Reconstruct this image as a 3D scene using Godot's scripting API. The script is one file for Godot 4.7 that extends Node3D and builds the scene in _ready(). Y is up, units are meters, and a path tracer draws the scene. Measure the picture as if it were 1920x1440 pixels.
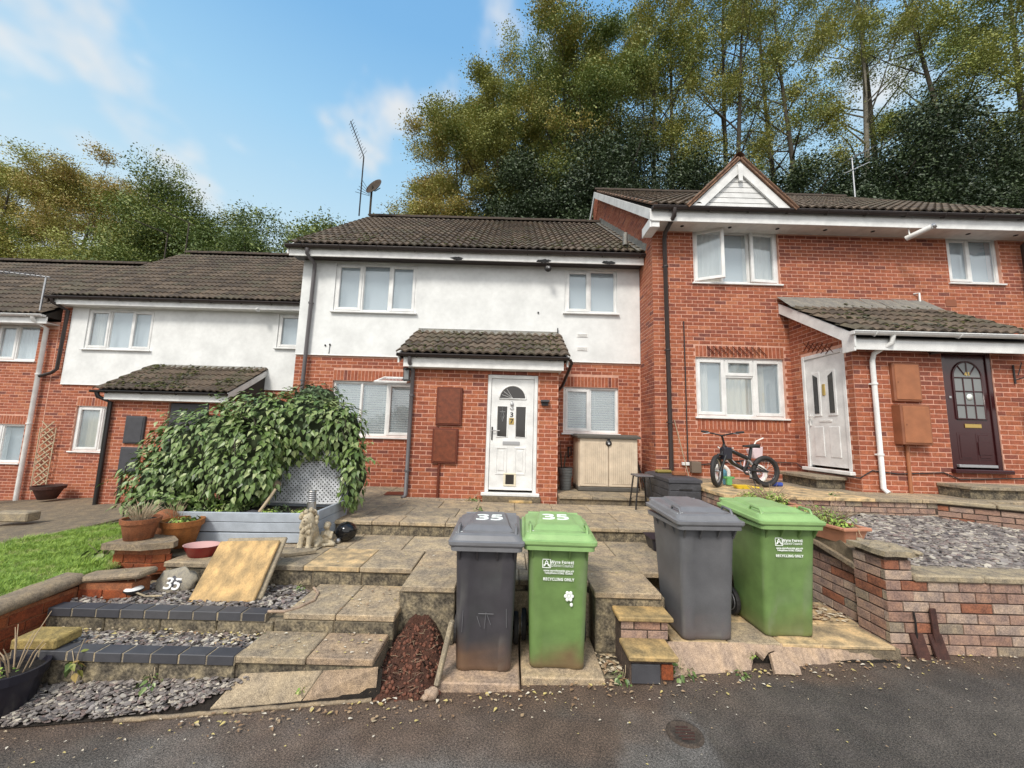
extends Node3D
# A row of brick houses on a sloping street, with stepped front gardens, wheelie bins and a wood behind.

var rng := RandomNumberGenerator.new()
var T := {}
var M := {}
var names := {}
const EYE := Vector3(0, 1.95, 0)

# ---------------------------------------------------------------- helpers: nodes
func rf(a: float, b: float) -> float:
	return rng.randf_range(a, b)

func numbered(called: String) -> String:
	var n: int = names.get(called, 0)
	names[called] = n + 1
	return called if n == 0 else "%s_%03d" % [called, n]

func meta(o: Node, label: String, category := "", group := "", kind := "") -> Node:
	if label: o.set_meta("label", label)
	if category: o.set_meta("category", category)
	if group: o.set_meta("group", group)
	if kind: o.set_meta("kind", kind)
	return o

func thing(called: String, label: String, category: String, at := Vector3.ZERO, turn := 0.0, group := "") -> Node3D:
	var o := Node3D.new()
	o.name = numbered(called)
	add_child(o)
	o.position = at
	o.rotation_degrees.y = turn
	meta(o, label, category, group)
	return o

func gp(n: Node) -> Vector3:
	var p := Vector3.ZERO
	while n is Node3D and n != self:
		p += n.position
		n = n.get_parent()
	return p

func mesh_node(called: String, mesh: Mesh, m: Material, parent: Node, xf := Transform3D.IDENTITY) -> MeshInstance3D:
	var o := MeshInstance3D.new()
	o.mesh = mesh
	o.material_override = m
	o.transform = xf
	o.name = numbered(called) if parent == self else called
	parent.add_child(o, true)
	return o

# a part whose mesh is given in the parent's own axes
func put(called: String, st: SurfaceTool, m: Material, parent: Node, xf := Transform3D.IDENTITY) -> MeshInstance3D:
	st.generate_normals()
	return mesh_node(called, st.commit(), m, parent, xf)

# a part whose mesh is given in world coordinates, under an unturned parent
func putw(called: String, st: SurfaceTool, m: Material, parent: Node) -> MeshInstance3D:
	return put(called, st, m, parent, Transform3D(Basis(), -gp(parent)))

func struct(called: String, st: SurfaceTool, m: Material, label := "", kind := "structure") -> MeshInstance3D:
	var o := put(called, st, m, self)
	meta(o, label, "", "", kind)
	return o

# alike pieces: the ones with the highest score become parts of their own, the rest one part of stuff
func pieces(parent: Node, called: String, mesh: Mesh, entries: Array, family: String, rest: String, limit := 300) -> void:
	entries.sort_custom(func(a, b): return a[2] > b[2])
	var off := gp(parent)
	var cols: Array = M[family + "_cols"]
	var mats: Array = M[family + "_mats"]
	for i in mini(limit, entries.size()):
		var e: Array = entries[i]
		var x: Transform3D = e[0]
		x.origin -= off
		mesh_node(called, mesh, mats[e[1]], parent, x)
	if entries.size() > limit:
		many(parent, rest, mesh, entries.slice(limit), cols, M[family], off)

func many(parent: Node, called: String, mesh: Mesh, entries: Array, cols: Array, m: Material, off := Vector3.ZERO) -> MultiMeshInstance3D:
	var mm := MultiMesh.new()
	mm.transform_format = MultiMesh.TRANSFORM_3D
	mm.use_colors = true
	mm.mesh = mesh
	mm.instance_count = entries.size()
	for i in entries.size():
		var x: Transform3D = entries[i][0]
		x.origin -= off
		mm.set_instance_transform(i, x)
		mm.set_instance_color(i, cols[entries[i][1]])
	var o := MultiMeshInstance3D.new()
	o.multimesh = mm
	o.material_override = m
	o.name = numbered(called) if parent == self else called
	parent.add_child(o, true)
	o.set_meta("kind", "stuff")
	return o

# ---------------------------------------------------------------- helpers: shapes
func ms() -> SurfaceTool:
	var st := SurfaceTool.new()
	st.begin(Mesh.PRIMITIVE_TRIANGLES)
	st.set_smooth_group(-1)
	return st

var stain = null      # while set, gives each new vertex its colour
func tri(st: SurfaceTool, a: Vector3, b: Vector3, c: Vector3) -> void:   # counter-clockwise seen from outside
	for v in [a, c, b]:
		if stain != null: st.set_color(stain.call(v))
		st.add_vertex(v)

func quad(st: SurfaceTool, a: Vector3, b: Vector3, c: Vector3, d: Vector3) -> void:
	tri(st, a, b, c); tri(st, a, c, d)

func poly(st: SurfaceTool, p: Array, out: Vector3) -> void:
	var n: Vector3 = (p[1] - p[0]).cross(p[2] - p[0])
	if n.dot(out) < 0.0:
		p = p.duplicate(); p.reverse()
	for i in range(1, p.size() - 1):
		tri(st, p[0], p[i], p[i + 1])

func box(st: SurfaceTool, lo: Vector3, hi: Vector3, ch := 0.0, xf := Transform3D.IDENTITY) -> void:
	st.set_smooth_group(-1)
	var c := (lo + hi) / 2.0
	var h := (hi - lo).abs() / 2.0
	ch = minf(ch, minf(h.x, minf(h.y, h.z)) * 0.9)
	var k := h - Vector3.ONE * ch
	var at := func(s: Vector3, axis: int) -> Vector3:
		var v := s * k
		v[axis] = s[axis] * h[axis]
		return xf * (c + v)
	for a in 3:
		var b := (a + 1) % 3
		var d := (a + 2) % 3
		for s in [-1.0, 1.0]:
			var o := Vector3.ZERO
			o[a] = s
			var ps := []
			for q in [[-1, -1], [1, -1], [1, 1], [-1, 1]]:
				var v := o
				v[b] = q[0]; v[d] = q[1]
				ps.append(at.call(v, a))
			poly(st, ps, xf.basis * o)
			if ch > 0.0:
				for s2 in [-1.0, 1.0]:
					var e := o
					e[b] = s2
					var e0 := e; e0[d] = -1
					var e1 := e; e1[d] = 1
					poly(st, [at.call(e0, a), at.call(e1, a), at.call(e1, b), at.call(e0, b)], xf.basis * e)
	if ch > 0.0:
		for i in 8:
			var s := Vector3(1 if i & 1 else -1, 1 if i & 2 else -1, 1 if i & 4 else -1)
			poly(st, [at.call(s, 0), at.call(s, 1), at.call(s, 2)], xf.basis * s)

func cbox(st: SurfaceTool, c: Vector3, s: Vector3, ch := 0.0, xf := Transform3D.IDENTITY) -> void:
	box(st, c - s / 2.0, c + s / 2.0, ch, xf)

func tube(st: SurfaceTool, pts: Array, r, sides := 8, caps := true) -> void:
	st.set_smooth_group(0)
	var rings := []
	var n := pts.size()
	var side := Vector3.ZERO
	for i in n:
		var t: Vector3 = (pts[mini(i + 1, n - 1)] - pts[maxi(i - 1, 0)]).normalized()
		if side == Vector3.ZERO:
			side = t.cross(Vector3.UP if absf(t.y) < 0.9 else Vector3.RIGHT).normalized()
		side = (side - t * side.dot(t)).normalized()
		var up := t.cross(side)
		var rad: float = r if r is float else r[i]
		var ring := []
		for k in sides:
			var a := TAU * k / sides
			ring.append(pts[i] + (side * cos(a) + up * sin(a)) * rad)
		rings.append(ring)
	for i in n - 1:
		for k in sides:
			var k2 := (k + 1) % sides
			quad(st, rings[i][k], rings[i][k2], rings[i + 1][k2], rings[i + 1][k])
	if caps:
		st.set_smooth_group(-1)
		poly(st, rings[0], pts[0] - pts[1])
		poly(st, rings[n - 1], pts[n - 1] - pts[n - 2])

func lathe(st: SurfaceTool, prof: Array, segs := 20, xf := Transform3D.IDENTITY, smooth := true) -> void:
	for i in prof.size() - 1:
		st.set_smooth_group((i + 1) if smooth and false else (0 if smooth else -1))
		var a: Vector2 = prof[i]
		var b: Vector2 = prof[i + 1]
		for k in segs:
			var t0 := TAU * k / segs
			var t1 := TAU * (k + 1) / segs
			var p0 := xf * Vector3(a.x * cos(t0), a.y, a.x * sin(t0))
			var p1 := xf * Vector3(a.x * cos(t1), a.y, a.x * sin(t1))
			var q0 := xf * Vector3(b.x * cos(t0), b.y, b.x * sin(t0))
			var q1 := xf * Vector3(b.x * cos(t1), b.y, b.x * sin(t1))
			if a.x > 1e-5: tri(st, p0, q1, p1)
			if b.x > 1e-5: tri(st, p0, q0, q1)

# a flat outline (counter-clockwise in x, y) pushed back along -z by depth
func prism(st: SurfaceTool, outline: PackedVector2Array, depth: float, xf := Transform3D.IDENTITY) -> void:
	st.set_smooth_group(-1)
	if Geometry2D.is_polygon_clockwise(outline):
		outline.reverse()
	var idx := Geometry2D.triangulate_polygon(outline)
	for i in range(0, idx.size(), 3):
		var f := []
		for j in 3:
			f.append(xf * Vector3(outline[idx[i + j]].x, outline[idx[i + j]].y, 0))
		poly(st, f, xf.basis.z)
		var g := []
		for j in 3:
			g.append(xf * Vector3(outline[idx[i + j]].x, outline[idx[i + j]].y, -depth))
		poly(st, g, -xf.basis.z)
	for i in outline.size():
		var a := outline[i]
		var b := outline[(i + 1) % outline.size()]
		quad(st, xf * Vector3(a.x, a.y, -depth), xf * Vector3(b.x, b.y, -depth), xf * Vector3(b.x, b.y, 0), xf * Vector3(a.x, a.y, 0))

# sections: arrays of points, joined one to the next
func loft(st: SurfaceTool, secs: Array, cap0 := true, cap1 := true, group := 0) -> void:
	for i in secs.size() - 1:
		st.set_smooth_group(group)
		var n: int = secs[i].size()
		for k in n:
			var k2 := (k + 1) % n
			quad(st, secs[i][k], secs[i][k2], secs[i + 1][k2], secs[i + 1][k])
	st.set_smooth_group(-1)
	if cap0:
		var r: Array = secs[0].duplicate(); r.reverse()
		fan(st, r)
	if cap1:
		fan(st, secs[-1])

func fan(st: SurfaceTool, p: Array) -> void:
	var c := Vector3.ZERO
	for v in p: c += v
	c /= p.size()
	for i in p.size():
		tri(st, c, p[i], p[(i + 1) % p.size()])

# rounded rectangle in x, z at height y; goes round so that lofting upwards faces out
func rrect(y: float, x0: float, x1: float, z0: float, z1: float, r: float, n := 4) -> Array:
	var out := []
	for c in [[x1 - r, z1 - r, 0.0], [x1 - r, z0 + r, 0.25], [x0 + r, z0 + r, 0.5], [x0 + r, z1 - r, 0.75]]:
		for i in n + 1:
			var a: float = PI / 2 - TAU * (c[2] + 0.25 * i / n)
			out.append(Vector3(c[0] + r * cos(a), y, c[1] + r * sin(a)))
	return out

func blob(st: SurfaceTool, c: Vector3, r: Vector3, rough := 0.0, seed_ := 0, nu := 14, nv := 9, basis := Basis()) -> void:
	st.set_smooth_group(0)
	var nz := FastNoiseLite.new()
	nz.seed = seed_
	nz.frequency = 1.4
	var g := []
	for j in nv + 1:
		var row := []
		for i in nu:
			var a := TAU * i / nu
			var b := PI * (float(j) / nv - 0.5)
			var d := Vector3(cos(b) * cos(a), sin(b), cos(b) * sin(a))
			row.append(c + basis * (d * r * (1.0 + rough * nz.get_noise_3dv(d))))
		g.append(row)
	for j in nv:
		for i in nu:
			var i2 := (i + 1) % nu
			if j > 0: tri(st, g[j][i], g[j + 1][i2], g[j][i2])
			if j < nv - 1: tri(st, g[j][i], g[j + 1][i], g[j + 1][i2])

func along(p: Vector3, u: Vector3, v: Vector3, n: Vector3) -> Transform3D:
	return Transform3D(Basis(u, v, n), p)

# ---------------------------------------------------------------- helpers: materials
func make_tex(called: String, size: int, layers: Array, mean: float, seed_: int, tint := Color.WHITE) -> void:
	var data := []
	for l in layers:
		var nz := FastNoiseLite.new()
		nz.seed = seed_ + data.size() * 17
		nz.noise_type = l[3] if l.size() > 3 else FastNoiseLite.TYPE_SIMPLEX_SMOOTH
		nz.frequency = l[0]
		nz.fractal_octaves = l[1]
		data.append(nz.get_seamless_image(size, size).get_data())
	var out := PackedByteArray()
	out.resize(size * size * 3)
	var w := []
	for l in layers: w.append(l[2] / 127.5)
	var first: PackedByteArray = data[0]
	for i in size * size:
		var v := mean
		for k in data.size():
			v += (data[k][i] - 127.5) * w[k]
		v = clampf(v, 0.03, 1.0) * 255.0
		var t := first[i] / 255.0
		out[i * 3] = int(v * lerpf(1.0, tint.r, t))
		out[i * 3 + 1] = int(v * lerpf(1.0, tint.g, t))
		out[i * 3 + 2] = int(v * lerpf(1.0, tint.b, t))
	var im := Image.create_from_data(size, size, false, Image.FORMAT_RGB8, out)
	T[called] = ImageTexture.create_from_image(im)

func mat(c: Color, rough := 0.8, tex := "", scale := 1.0, bump := 0.0, metal := 0.0) -> StandardMaterial3D:
	var m := StandardMaterial3D.new()
	m.albedo_color = c.linear_to_srgb()
	m.roughness = rough
	m.metallic = metal
	if tex:
		m.albedo_texture = T[tex]
		m.uv1_triplanar = true
		m.uv1_world_triplanar = true
		m.uv1_scale = Vector3.ONE * scale
		if bump > 0.0:
			m.heightmap_enabled = true
			m.heightmap_texture = T[tex]
			m.heightmap_scale = bump
	return m

func family(called: String, cols: Array, rough: float, tex := "", scale := 1.0, bump := 0.0, back := 0.0) -> void:
	var mats := []
	for c in cols:
		var m := mat(c, rough, tex, scale, bump)
		if back > 0.0:
			m.backlight_enabled = true
			m.backlight = Color(back, back, back)
		mats.append(m)
	M[called + "_cols"] = cols
	M[called + "_mats"] = mats
	var s := mat(Color.WHITE, rough, tex, scale, bump)
	s.vertex_color_use_as_albedo = true
	if back > 0.0:
		s.backlight_enabled = true
		s.backlight = Color(back, back, back)
	M[called] = s

func c3(r: float, g: float, b: float) -> Color:
	return Color(r, g, b)

func materials() -> void:
	make_tex("brick", 512, [[0.012, 3, 0.10], [0.09, 3, 0.16], [0.35, 1, 0.12]], 0.78, 3)
	make_tex("stone", 512, [[0.009, 4, 0.13], [0.05, 3, 0.13], [0.3, 1, 0.26]], 0.70, 11, Color(1.0, 0.97, 0.88))
	make_tex("stained", 512, [[0.012, 4, 0.26], [0.05, 3, 0.20], [0.3, 1, 0.22]], 0.60, 15, Color(1.0, 0.98, 0.88))
	make_tex("asphalt", 512, [[0.010, 3, 0.08], [0.14, 2, 0.20], [0.38, 1, 0.30]], 0.64, 21)
	make_tex("render", 512, [[0.006, 5, 0.040], [0.03, 3, 0.020], [0.4, 1, 0.03]], 0.94, 31)
	make_tex("tile", 512, [[0.011, 4, 0.15], [0.06, 4, 0.18], [0.3, 1, 0.12]], 0.68, 41, Color(1.0, 0.98, 0.90))
	make_tex("plain", 256, [[0.012, 4, 0.06], [0.2, 2, 0.05]], 0.92, 51)
	make_tex("soil", 512, [[0.02, 4, 0.16], [0.12, 3, 0.25], [0.35, 1, 0.2]], 0.62, 61)
	make_tex("rust", 512, [[0.009, 5, 0.26], [0.08, 3, 0.10], [0.3, 1, 0.08]], 0.76, 71, Color(1.0, 0.93, 0.82))
	make_tex("wood", 256, [[0.02, 4, 0.12], [0.15, 2, 0.1]], 0.82, 81)
	family("brick", [c3(.56, .165, .078), c3(.49, .142, .072), c3(.60, .19, .092), c3(.45, .125, .066), c3(.38, .112, .070), c3(.30, .098, .072), c3(.68, .24, .12), c3(.57, .17, .09)], 0.9, "brick", 1.6, 0.15)
	family("old_brick", [c3(.70, .49, .425), c3(.64, .42, .36), c3(.78, .60, .53), c3(.58, .36, .30), c3(.54, .22, .14), c3(.56, .46, .38)], 0.92, "stone", 1.7, 0.35)
	family("orange_brick", [c3(.50, .125, .040), c3(.46, .105, .035), c3(.54, .15, .05)], 0.85, "stone", 1.2, 0.2)
	family("blue_brick", [c3(.072, .072, .082), c3(.085, .083, .090), c3(.060, .060, .070)], 0.6, "plain", 2.0, 0.1)
	family("tile", [c3(.215, .162, .126), c3(.26, .195, .152), c3(.17, .130, .104), c3(.30, .228, .178), c3(.22, .185, .138)], 0.9, "tile", 1.3, 0.3)
	family("slab", [c3(.72, .59, .445), c3(.65, .53, .395), c3(.78, .62, .455), c3(.53, .45, .355), c3(.80, .66, .50), c3(.84, .66, .42), c3(.68, .51, .38)], 0.9, "stone", 0.9, 0.25)
	M.slab_mats[5] = mat(c3(.82, .65, .42), .85, "rust", 1.0, .25)
	family("block", [c3(.46, .39, .30), c3(.40, .34, .265), c3(.52, .44, .34)], 0.95, "stained", 1.3, 0.5)
	family("slate", [c3(.25, .218, .202), c3(.185, .16, .152), c3(.34, .30, .275), c3(.26, .195, .178), c3(.45, .41, .36), c3(.10, .088, .085), c3(.58, .52, .43)], 0.55, "plain", 4.0, 0.1)
	family("ivy", [c3(.12, .185, .046), c3(.155, .225, .068), c3(.088, .145, .038), c3(.22, .285, .105), c3(.055, .095, .028), c3(.27, .32, .13)], 0.42, "", 1.0, 0.0, 0.28)
	family("grass", [c3(.25, .38, .055), c3(.33, .46, .08), c3(.18, .30, .05), c3(.42, .45, .16)], 0.6, "", 1.0, 0.0, 0.35)
	family("leaf", [c3(.255, .27, .062), c3(.18, .23, .052), c3(.32, .295, .066), c3(.38, .31, .080), c3(.105, .155, .036), c3(.07, .11, .030), c3(.34, .36, .09), c3(.38, .27, .085)], 0.55, "", 1.0, 0.0, 0.45)
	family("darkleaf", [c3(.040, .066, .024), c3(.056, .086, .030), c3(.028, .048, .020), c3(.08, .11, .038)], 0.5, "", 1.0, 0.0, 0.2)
	family("litter", [c3(.45, .36, .24), c3(.36, .25, .15), c3(.58, .50, .38), c3(.26, .16, .09), c3(.52, .42, .16), c3(.62, .56, .46)], 0.8, "", 1.0, 0.0, 0.2)
	family("moss", [c3(.13, .14, .022), c3(.09, .10, .025), c3(.17, .16, .03), c3(.30, .29, .22)], 0.95, "soil", 3.0, 0.4)
	family("straw", [c3(.42, .31, .20), c3(.50, .40, .27), c3(.30, .21, .14)], 0.8, "", 1.0, 0.0, 0.2)
	M.mortar = mat(c3(.74, .41, .305), 0.95, "plain", 2.0, 0.2)
	M.old_mortar = mat(c3(.22, .15, .115), 0.95, "soil", 2.0, 0.4)
	M.render = mat(c3(.83, .84, .835), 0.85, "render", 0.45, 0.12)
	M.white = mat(c3(.88, .88, .87), 0.38, "plain", 1.1)
	M.white_old = mat(c3(.90, .89, .87), 0.5, "plain", 1.6)
	M.cream = mat(c3(.70, .64, .50), 0.5)
	M.black = mat(c3(.020, .018, .018), 0.4)
	M.brown_black = mat(c3(.040, .029, .027), 0.42)
	M.grey_pipe = mat(c3(.12, .11, .115), 0.45)
	M.dark = mat(c3(.03, .03, .032), 0.9)
	M.inside = mat(c3(.20, .19, .18), 0.9)
	M.soffit = mat(c3(.84, .83, .80), 0.6, "plain", 1.2)
	M.lead = mat(c3(.42, .42, .42), 0.55, "stone", 1.3, 0.15)
	M.roof_deck = mat(c3(.05, .045, .04), 0.95)
	M.ridge = mat(c3(.12, .085, .065), 0.9, "tile", 1.3, 0.3)
	M.ridge_red = mat(c3(.48, .28, .20), 0.9, "tile", 1.3, 0.3)
	M.brown_box = mat(c3(.245, .060, .022), 0.5, "wood", 2.0)
	M.brown_box_dark = mat(c3(.12, .024, .010), 0.5)
	M.tan_box = mat(c3(.40, .150, .065), 0.6, "plain", 1.5)
	M.tan_box_side = mat(c3(.29, .105, .05), 0.6, "plain", 1.5)
	M.grey_box = mat(c3(.062, .062, .072), 0.55, "plain", 2.0)
	M.maroon = mat(c3(.042, .010, .011), 0.22)
	M.brass = mat(c3(.60, .42, .14), 0.3, "", 1.0, 0.0, 0.9)
	M.steel = mat(c3(.55, .53, .50), 0.3, "", 1.0, 0.0, 0.9)
	M.alu = mat(c3(.45, .45, .46), 0.45, "", 1.0, 0.0, 0.7)
	M.net = mat(c3(.50, .55, .57), 0.9)
	M.roller = mat(c3(.42, .47, .51), 0.9)
	M.curtain = mat(c3(.60, .58, .52), 0.9)
	M.curtain_beige = mat(c3(.50, .44, .30), 0.9)
	M.slat = mat(c3(.88, .86, .78), 0.5)
	M.pane = StandardMaterial3D.new()
	M.pane.transparency = BaseMaterial3D.TRANSPARENCY_ALPHA
	M.pane.albedo_color = Color(0.85, 0.92, 0.96, 0.06)
	M.pane.metallic = 0.16
	M.pane.roughness = 0.03
	M.pane.metallic_specular = 0.9
	M.frosted = mat(c3(.20, .21, .21), 0.35)
	M.dark_pane = mat(c3(.045, .042, .04), 0.08)
	M.asphalt = mat(Color.WHITE, 0.88, "asphalt", 0.75, 0.8)
	M.asphalt.vertex_color_use_as_albedo = true
	M.concrete = mat(c3(.38, .31, .23), 0.95, "stone", 0.8, 0.4)
	M.coping = mat(c3(.54, .43, .32), 0.92, "stone", 1.4, 0.4)
	M.coping_pale = mat(c3(.66, .56, .43), 0.92, "stone", 1.6, 0.5)
	M.pink = mat(c3(.80, .60, .48), 0.95, "stone", 1.2, 0.6)
	M.ochre = mat(c3(.84, .60, .31), 0.85, "rust", 1.3, 0.2)
	M.ochre_slab = mat(c3(.68, .51, .26), 0.85, "rust", 1.0, 0.25)
	M.yellow_stone = mat(c3(.66, .50, .20), 0.9, "stone", 1.8, 0.3)
	M.soil = mat(c3(.19, .078, .048), 1.0, "soil", 1.6, 1.2)
	M.dark_soil = mat(c3(.045, .033, .024), 1.0, "soil", 1.6, 1.0)
	M.earth = mat(c3(.085, .075, .04), 1.0, "soil", 0.5, 1.0)
	M.turf = mat(c3(.17, .25, .05), 1.0, "soil", 1.0, 1.0)
	M.bark = mat(c3(.085, .070, .052), 0.95, "wood", 1.0, 0.8)
	M.pale_bark = mat(c3(.30, .27, .22), 0.95, "wood", 1.0, 0.5)
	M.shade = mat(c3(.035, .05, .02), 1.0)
	M.planter = mat(c3(.43, .475, .535), 0.75, "plain", 1.6, 0.1)
	M.trellis = mat(c3(.84, .86, .89), 0.8, "wood", 1.2)
	M.bin_grey = mat(Color.WHITE, 0.42, "plain", 2.2, 0.03)
	M.bin_grey2 = mat(Color.WHITE, 0.5, "plain", 1.6, 0.03)
	M.bin_lid_grey = mat(c3(.20, .20, .212), 0.4, "plain", 2.0, 0.03)
	M.bin_green = mat(Color.WHITE, 0.42, "plain", 2.2, 0.03)
	M.bin_lid_green = mat(c3(.31, .50, .19), 0.4, "plain", 2.0, 0.03)
	for k in ["bin_green", "bin_grey", "bin_grey2"]: M[k].vertex_color_use_as_albedo = true
	M.dirt = mat(c3(.17, .125, .095), 0.95, "soil", 1.0)
	M.rubber = mat(c3(.022, .020, .020), 0.7)
	M.print = mat(c3(.80, .84, .80), 0.6)
	M.terracotta = mat(c3(.56, .21, .10), 0.85, "stone", 2.0, 0.2)
	M.terracotta_orange = mat(c3(.66, .25, .07), 0.8, "stone", 2.0, 0.2)
	M.pink_plastic = mat(c3(.56, .25, .15), 0.55, "plain", 2.0)
	M.red_glaze = mat(c3(.26, .018, .018), 0.3)
	M.red_inside = mat(c3(.52, .30, .28), 0.5)
	M.black_pot = mat(c3(.018, .017, .026), 0.35)
	M.stone_statue = mat(c3(.98, .86, .68), 0.9, "stone", 6.0, 0.4)
	M.gloss_black = mat(c3(.008, .008, .009), 0.06)
	M.beige = mat(c3(.70, .58, .44), 0.6, "plain", 1.5)
	M.box_lid = mat(c3(.11, .10, .085), 0.6, "plain", 1.5)
	M.deck_box = mat(c3(.080, .080, .090), 0.6, "wood", 1.5, 0.1)
	M.ribbed = mat(c3(.12, .125, .125), 0.6, "plain", 2.0)
	M.sponge = mat(c3(.66, .50, .13), 0.95, "soil", 6.0, 0.3)
	M.bike_black = mat(c3(.015, .015, .017), 0.3)
	M.tyre_white = mat(c3(.72, .70, .66), 0.6)
	M.pale_pink = mat(c3(.72, .58, .62), 0.5)
	M.toy_yellow = mat(c3(.78, .55, .03), 0.4)
	M.toy_green = mat(c3(.14, .40, .14), 0.4)
	M.toy_blue = mat(c3(.03, .07, .35), 0.4)
	M.toy_cyan = mat(c3(.20, .50, .66), 0.4)
	M.rust_tile = mat(c3(.125, .050, .042), 0.8, "stone", 2.0, 0.1)
	M.timber = mat(c3(.30, .23, .15), 0.9, "wood", 2.0, 0.3)
	M.cane = mat(c3(.42, .33, .22), 0.8)

# ---------------------------------------------------------------- helpers: building
var brick_mesh: Mesh
var tile_mesh: Mesh
var drift := FastNoiseLite.new()
var pitch := .075
var blen := .225
const MIX := [0, 0, 0, 0, 1, 1, 2, 2, 2, 3, 3, 4, 5, 6, 7, 7, 7]
const MIX_OLD := [0, 0, 1, 1, 2, 2, 2, 0, 3, 3, 1, 5, 4]

func make_shared() -> void:
	drift.seed = 5
	drift.frequency = .55
	drift.fractal_octaves = 4
	var st := ms()
	box(st, Vector3(-.1065, -.0315, -.03), Vector3(.1065, .0315, .002), 0.002)
	st.generate_normals()
	brick_mesh = st.commit()
	st = ms()
	var nx := 12
	var prof := func(i: int) -> float:
		var f := float(i) / nx
		return 0.038 * pow(0.5 - 0.5 * cos(TAU * f * 2.0), 0.8)
	for i in nx:
		var xa := (float(i) / nx - .5) * .34
		var xb := (float(i + 1) / nx - .5) * .34
		var ya: float = prof.call(i)
		var yb: float = prof.call(i + 1)
		st.set_smooth_group(0)
		quad(st, Vector3(xa, ya + .040, 0), Vector3(xb, yb + .040, 0), Vector3(xb, yb + .004, -.40), Vector3(xa, ya + .004, -.40))
		st.set_smooth_group(-1)
		quad(st, Vector3(xa, ya + .010, 0), Vector3(xb, yb + .010, 0), Vector3(xb, yb + .040, 0), Vector3(xa, ya + .040, 0))
	st.generate_normals()
	tile_mesh = st.commit()

func wall_core(st: SurfaceTool, o: Vector3, u: Vector3, n: Vector3, length: float, y0: float, y1: float, holes: Array, thick: float) -> void:
	var us := [0.0, length]
	var ys := [y0, y1]
	for h in holes:
		for a in [h.position.x, h.end.x]:
			if a > 0.001 and a < length - 0.001 and not us.has(a): us.append(a)
		for a in [h.position.y, h.end.y]:
			if a > y0 + 0.001 and a < y1 - 0.001 and not ys.has(a): ys.append(a)
	us.sort(); ys.sort()
	var xf := Transform3D(Basis(u, Vector3.UP, n), Vector3(o.x, 0, o.z))
	for j in ys.size() - 1:
		var from := -1.0
		for i in us.size():
			var open := true
			if i < us.size() - 1:
				var c := Vector2((us[i] + us[i + 1]) / 2.0, (ys[j] + ys[j + 1]) / 2.0)
				open = false
				for h in holes:
					if h.has_point(c): open = true
			if not open and from < 0.0:
				from = us[i]
			elif open and from >= 0.0:
				box(st, Vector3(from, ys[j], -thick), Vector3(us[i], ys[j + 1], 0), 0.0, xf)
				from = -1.0

func brick_run(out: Array, o: Vector3, u: Vector3, n: Vector3, length: float, y0: float, y1: float, holes := [], soldiers := [], top = null, mix := MIX, bias := 0.0) -> void:
	var all := holes.duplicate()
	for s in soldiers: all.append(s)
	var rows := int(floor((y1 - y0) / pitch + 0.2))
	for k in rows:
		var y := y0 + (k + .5) * pitch
		var x := -.5 * blen * (k % 2)
		while x < length:
			var segs := [[maxf(x, 0.0), minf(x + blen - .01, length)]]
			for h in all:
				if y > h.position.y - 0.02 and y < h.end.y + 0.02:
					var nx := []
					for s in segs:
						if h.end.x <= s[0] or h.position.x >= s[1]:
							nx.append(s)
						else:
							if h.position.x > s[0]: nx.append([s[0], h.position.x - 0.004])
							if h.end.x < s[1]: nx.append([h.end.x + 0.004, s[1]])
					segs = nx
			for s in segs:
				var l: float = s[1] - s[0]
				if l < 0.03: continue
				var c: float = (s[0] + s[1]) / 2.0
				if top != null and y + 0.03 > top.call(c): continue
				var p := Vector3(o.x, 0, o.z) + u * c + Vector3.UP * (y + rf(-.0015, .0015)) + n * rf(0.0, 0.003)
				var q := drift.get_noise_3dv(p) + rf(-.14, .14)
				var tone: int = mix[rng.randi() % mix.size()]
				if mix == MIX and absf(q) > .16 and rf(0, 1) < .75: tone = [2, 6, 0, 7][rng.randi() % 4] if q > 0.0 else [1, 3, 4, 3][rng.randi() % 4]
				out.append([Transform3D(Basis(u * (l / .215), Vector3.UP * ((pitch - .01) / .065), n), p), tone, -p.distance_to(EYE) + bias])
			x += blen
	for s in soldiers:
		var cnt := int(round(s.size.x / 0.075))
		for i in cnt:
			var c: float = s.position.x + (i + .5) * s.size.x / cnt
			var p: Vector3 = Vector3(o.x, 0, o.z) + u * c + Vector3.UP * (s.position.y + s.size.y / 2.0) + n * rf(0.0, 0.004)
			out.append([Transform3D(Basis(Vector3.UP, -u, n), p), mix[rng.randi() % mix.size()], -p.distance_to(EYE) + bias])

func roof_run(out: Array, o: Vector3, u: Vector3, v: Vector3, w: float, l: float, gauge: float, keep = null, bias := 0.0) -> void:
	var n := u.cross(v)
	var cols := int(round(w / .32))
	var cw := w / cols
	var rows := int(floor(l / gauge + 0.05))
	for j in rows:
		for i in cols:
			var a := (i + .5) * cw
			var b := j * gauge
			if keep != null and not keep.call(a, b): continue
			var p := o + u * a + v * b + n * rf(0.0, .005)
			var bb := Basis(u * (cw / .32), n, -v) * Basis(Vector3.UP, rf(-.012, .012))
			out.append([Transform3D(bb, p), rng.randi() % 5, -p.distance_to(EYE) + bias])

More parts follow.
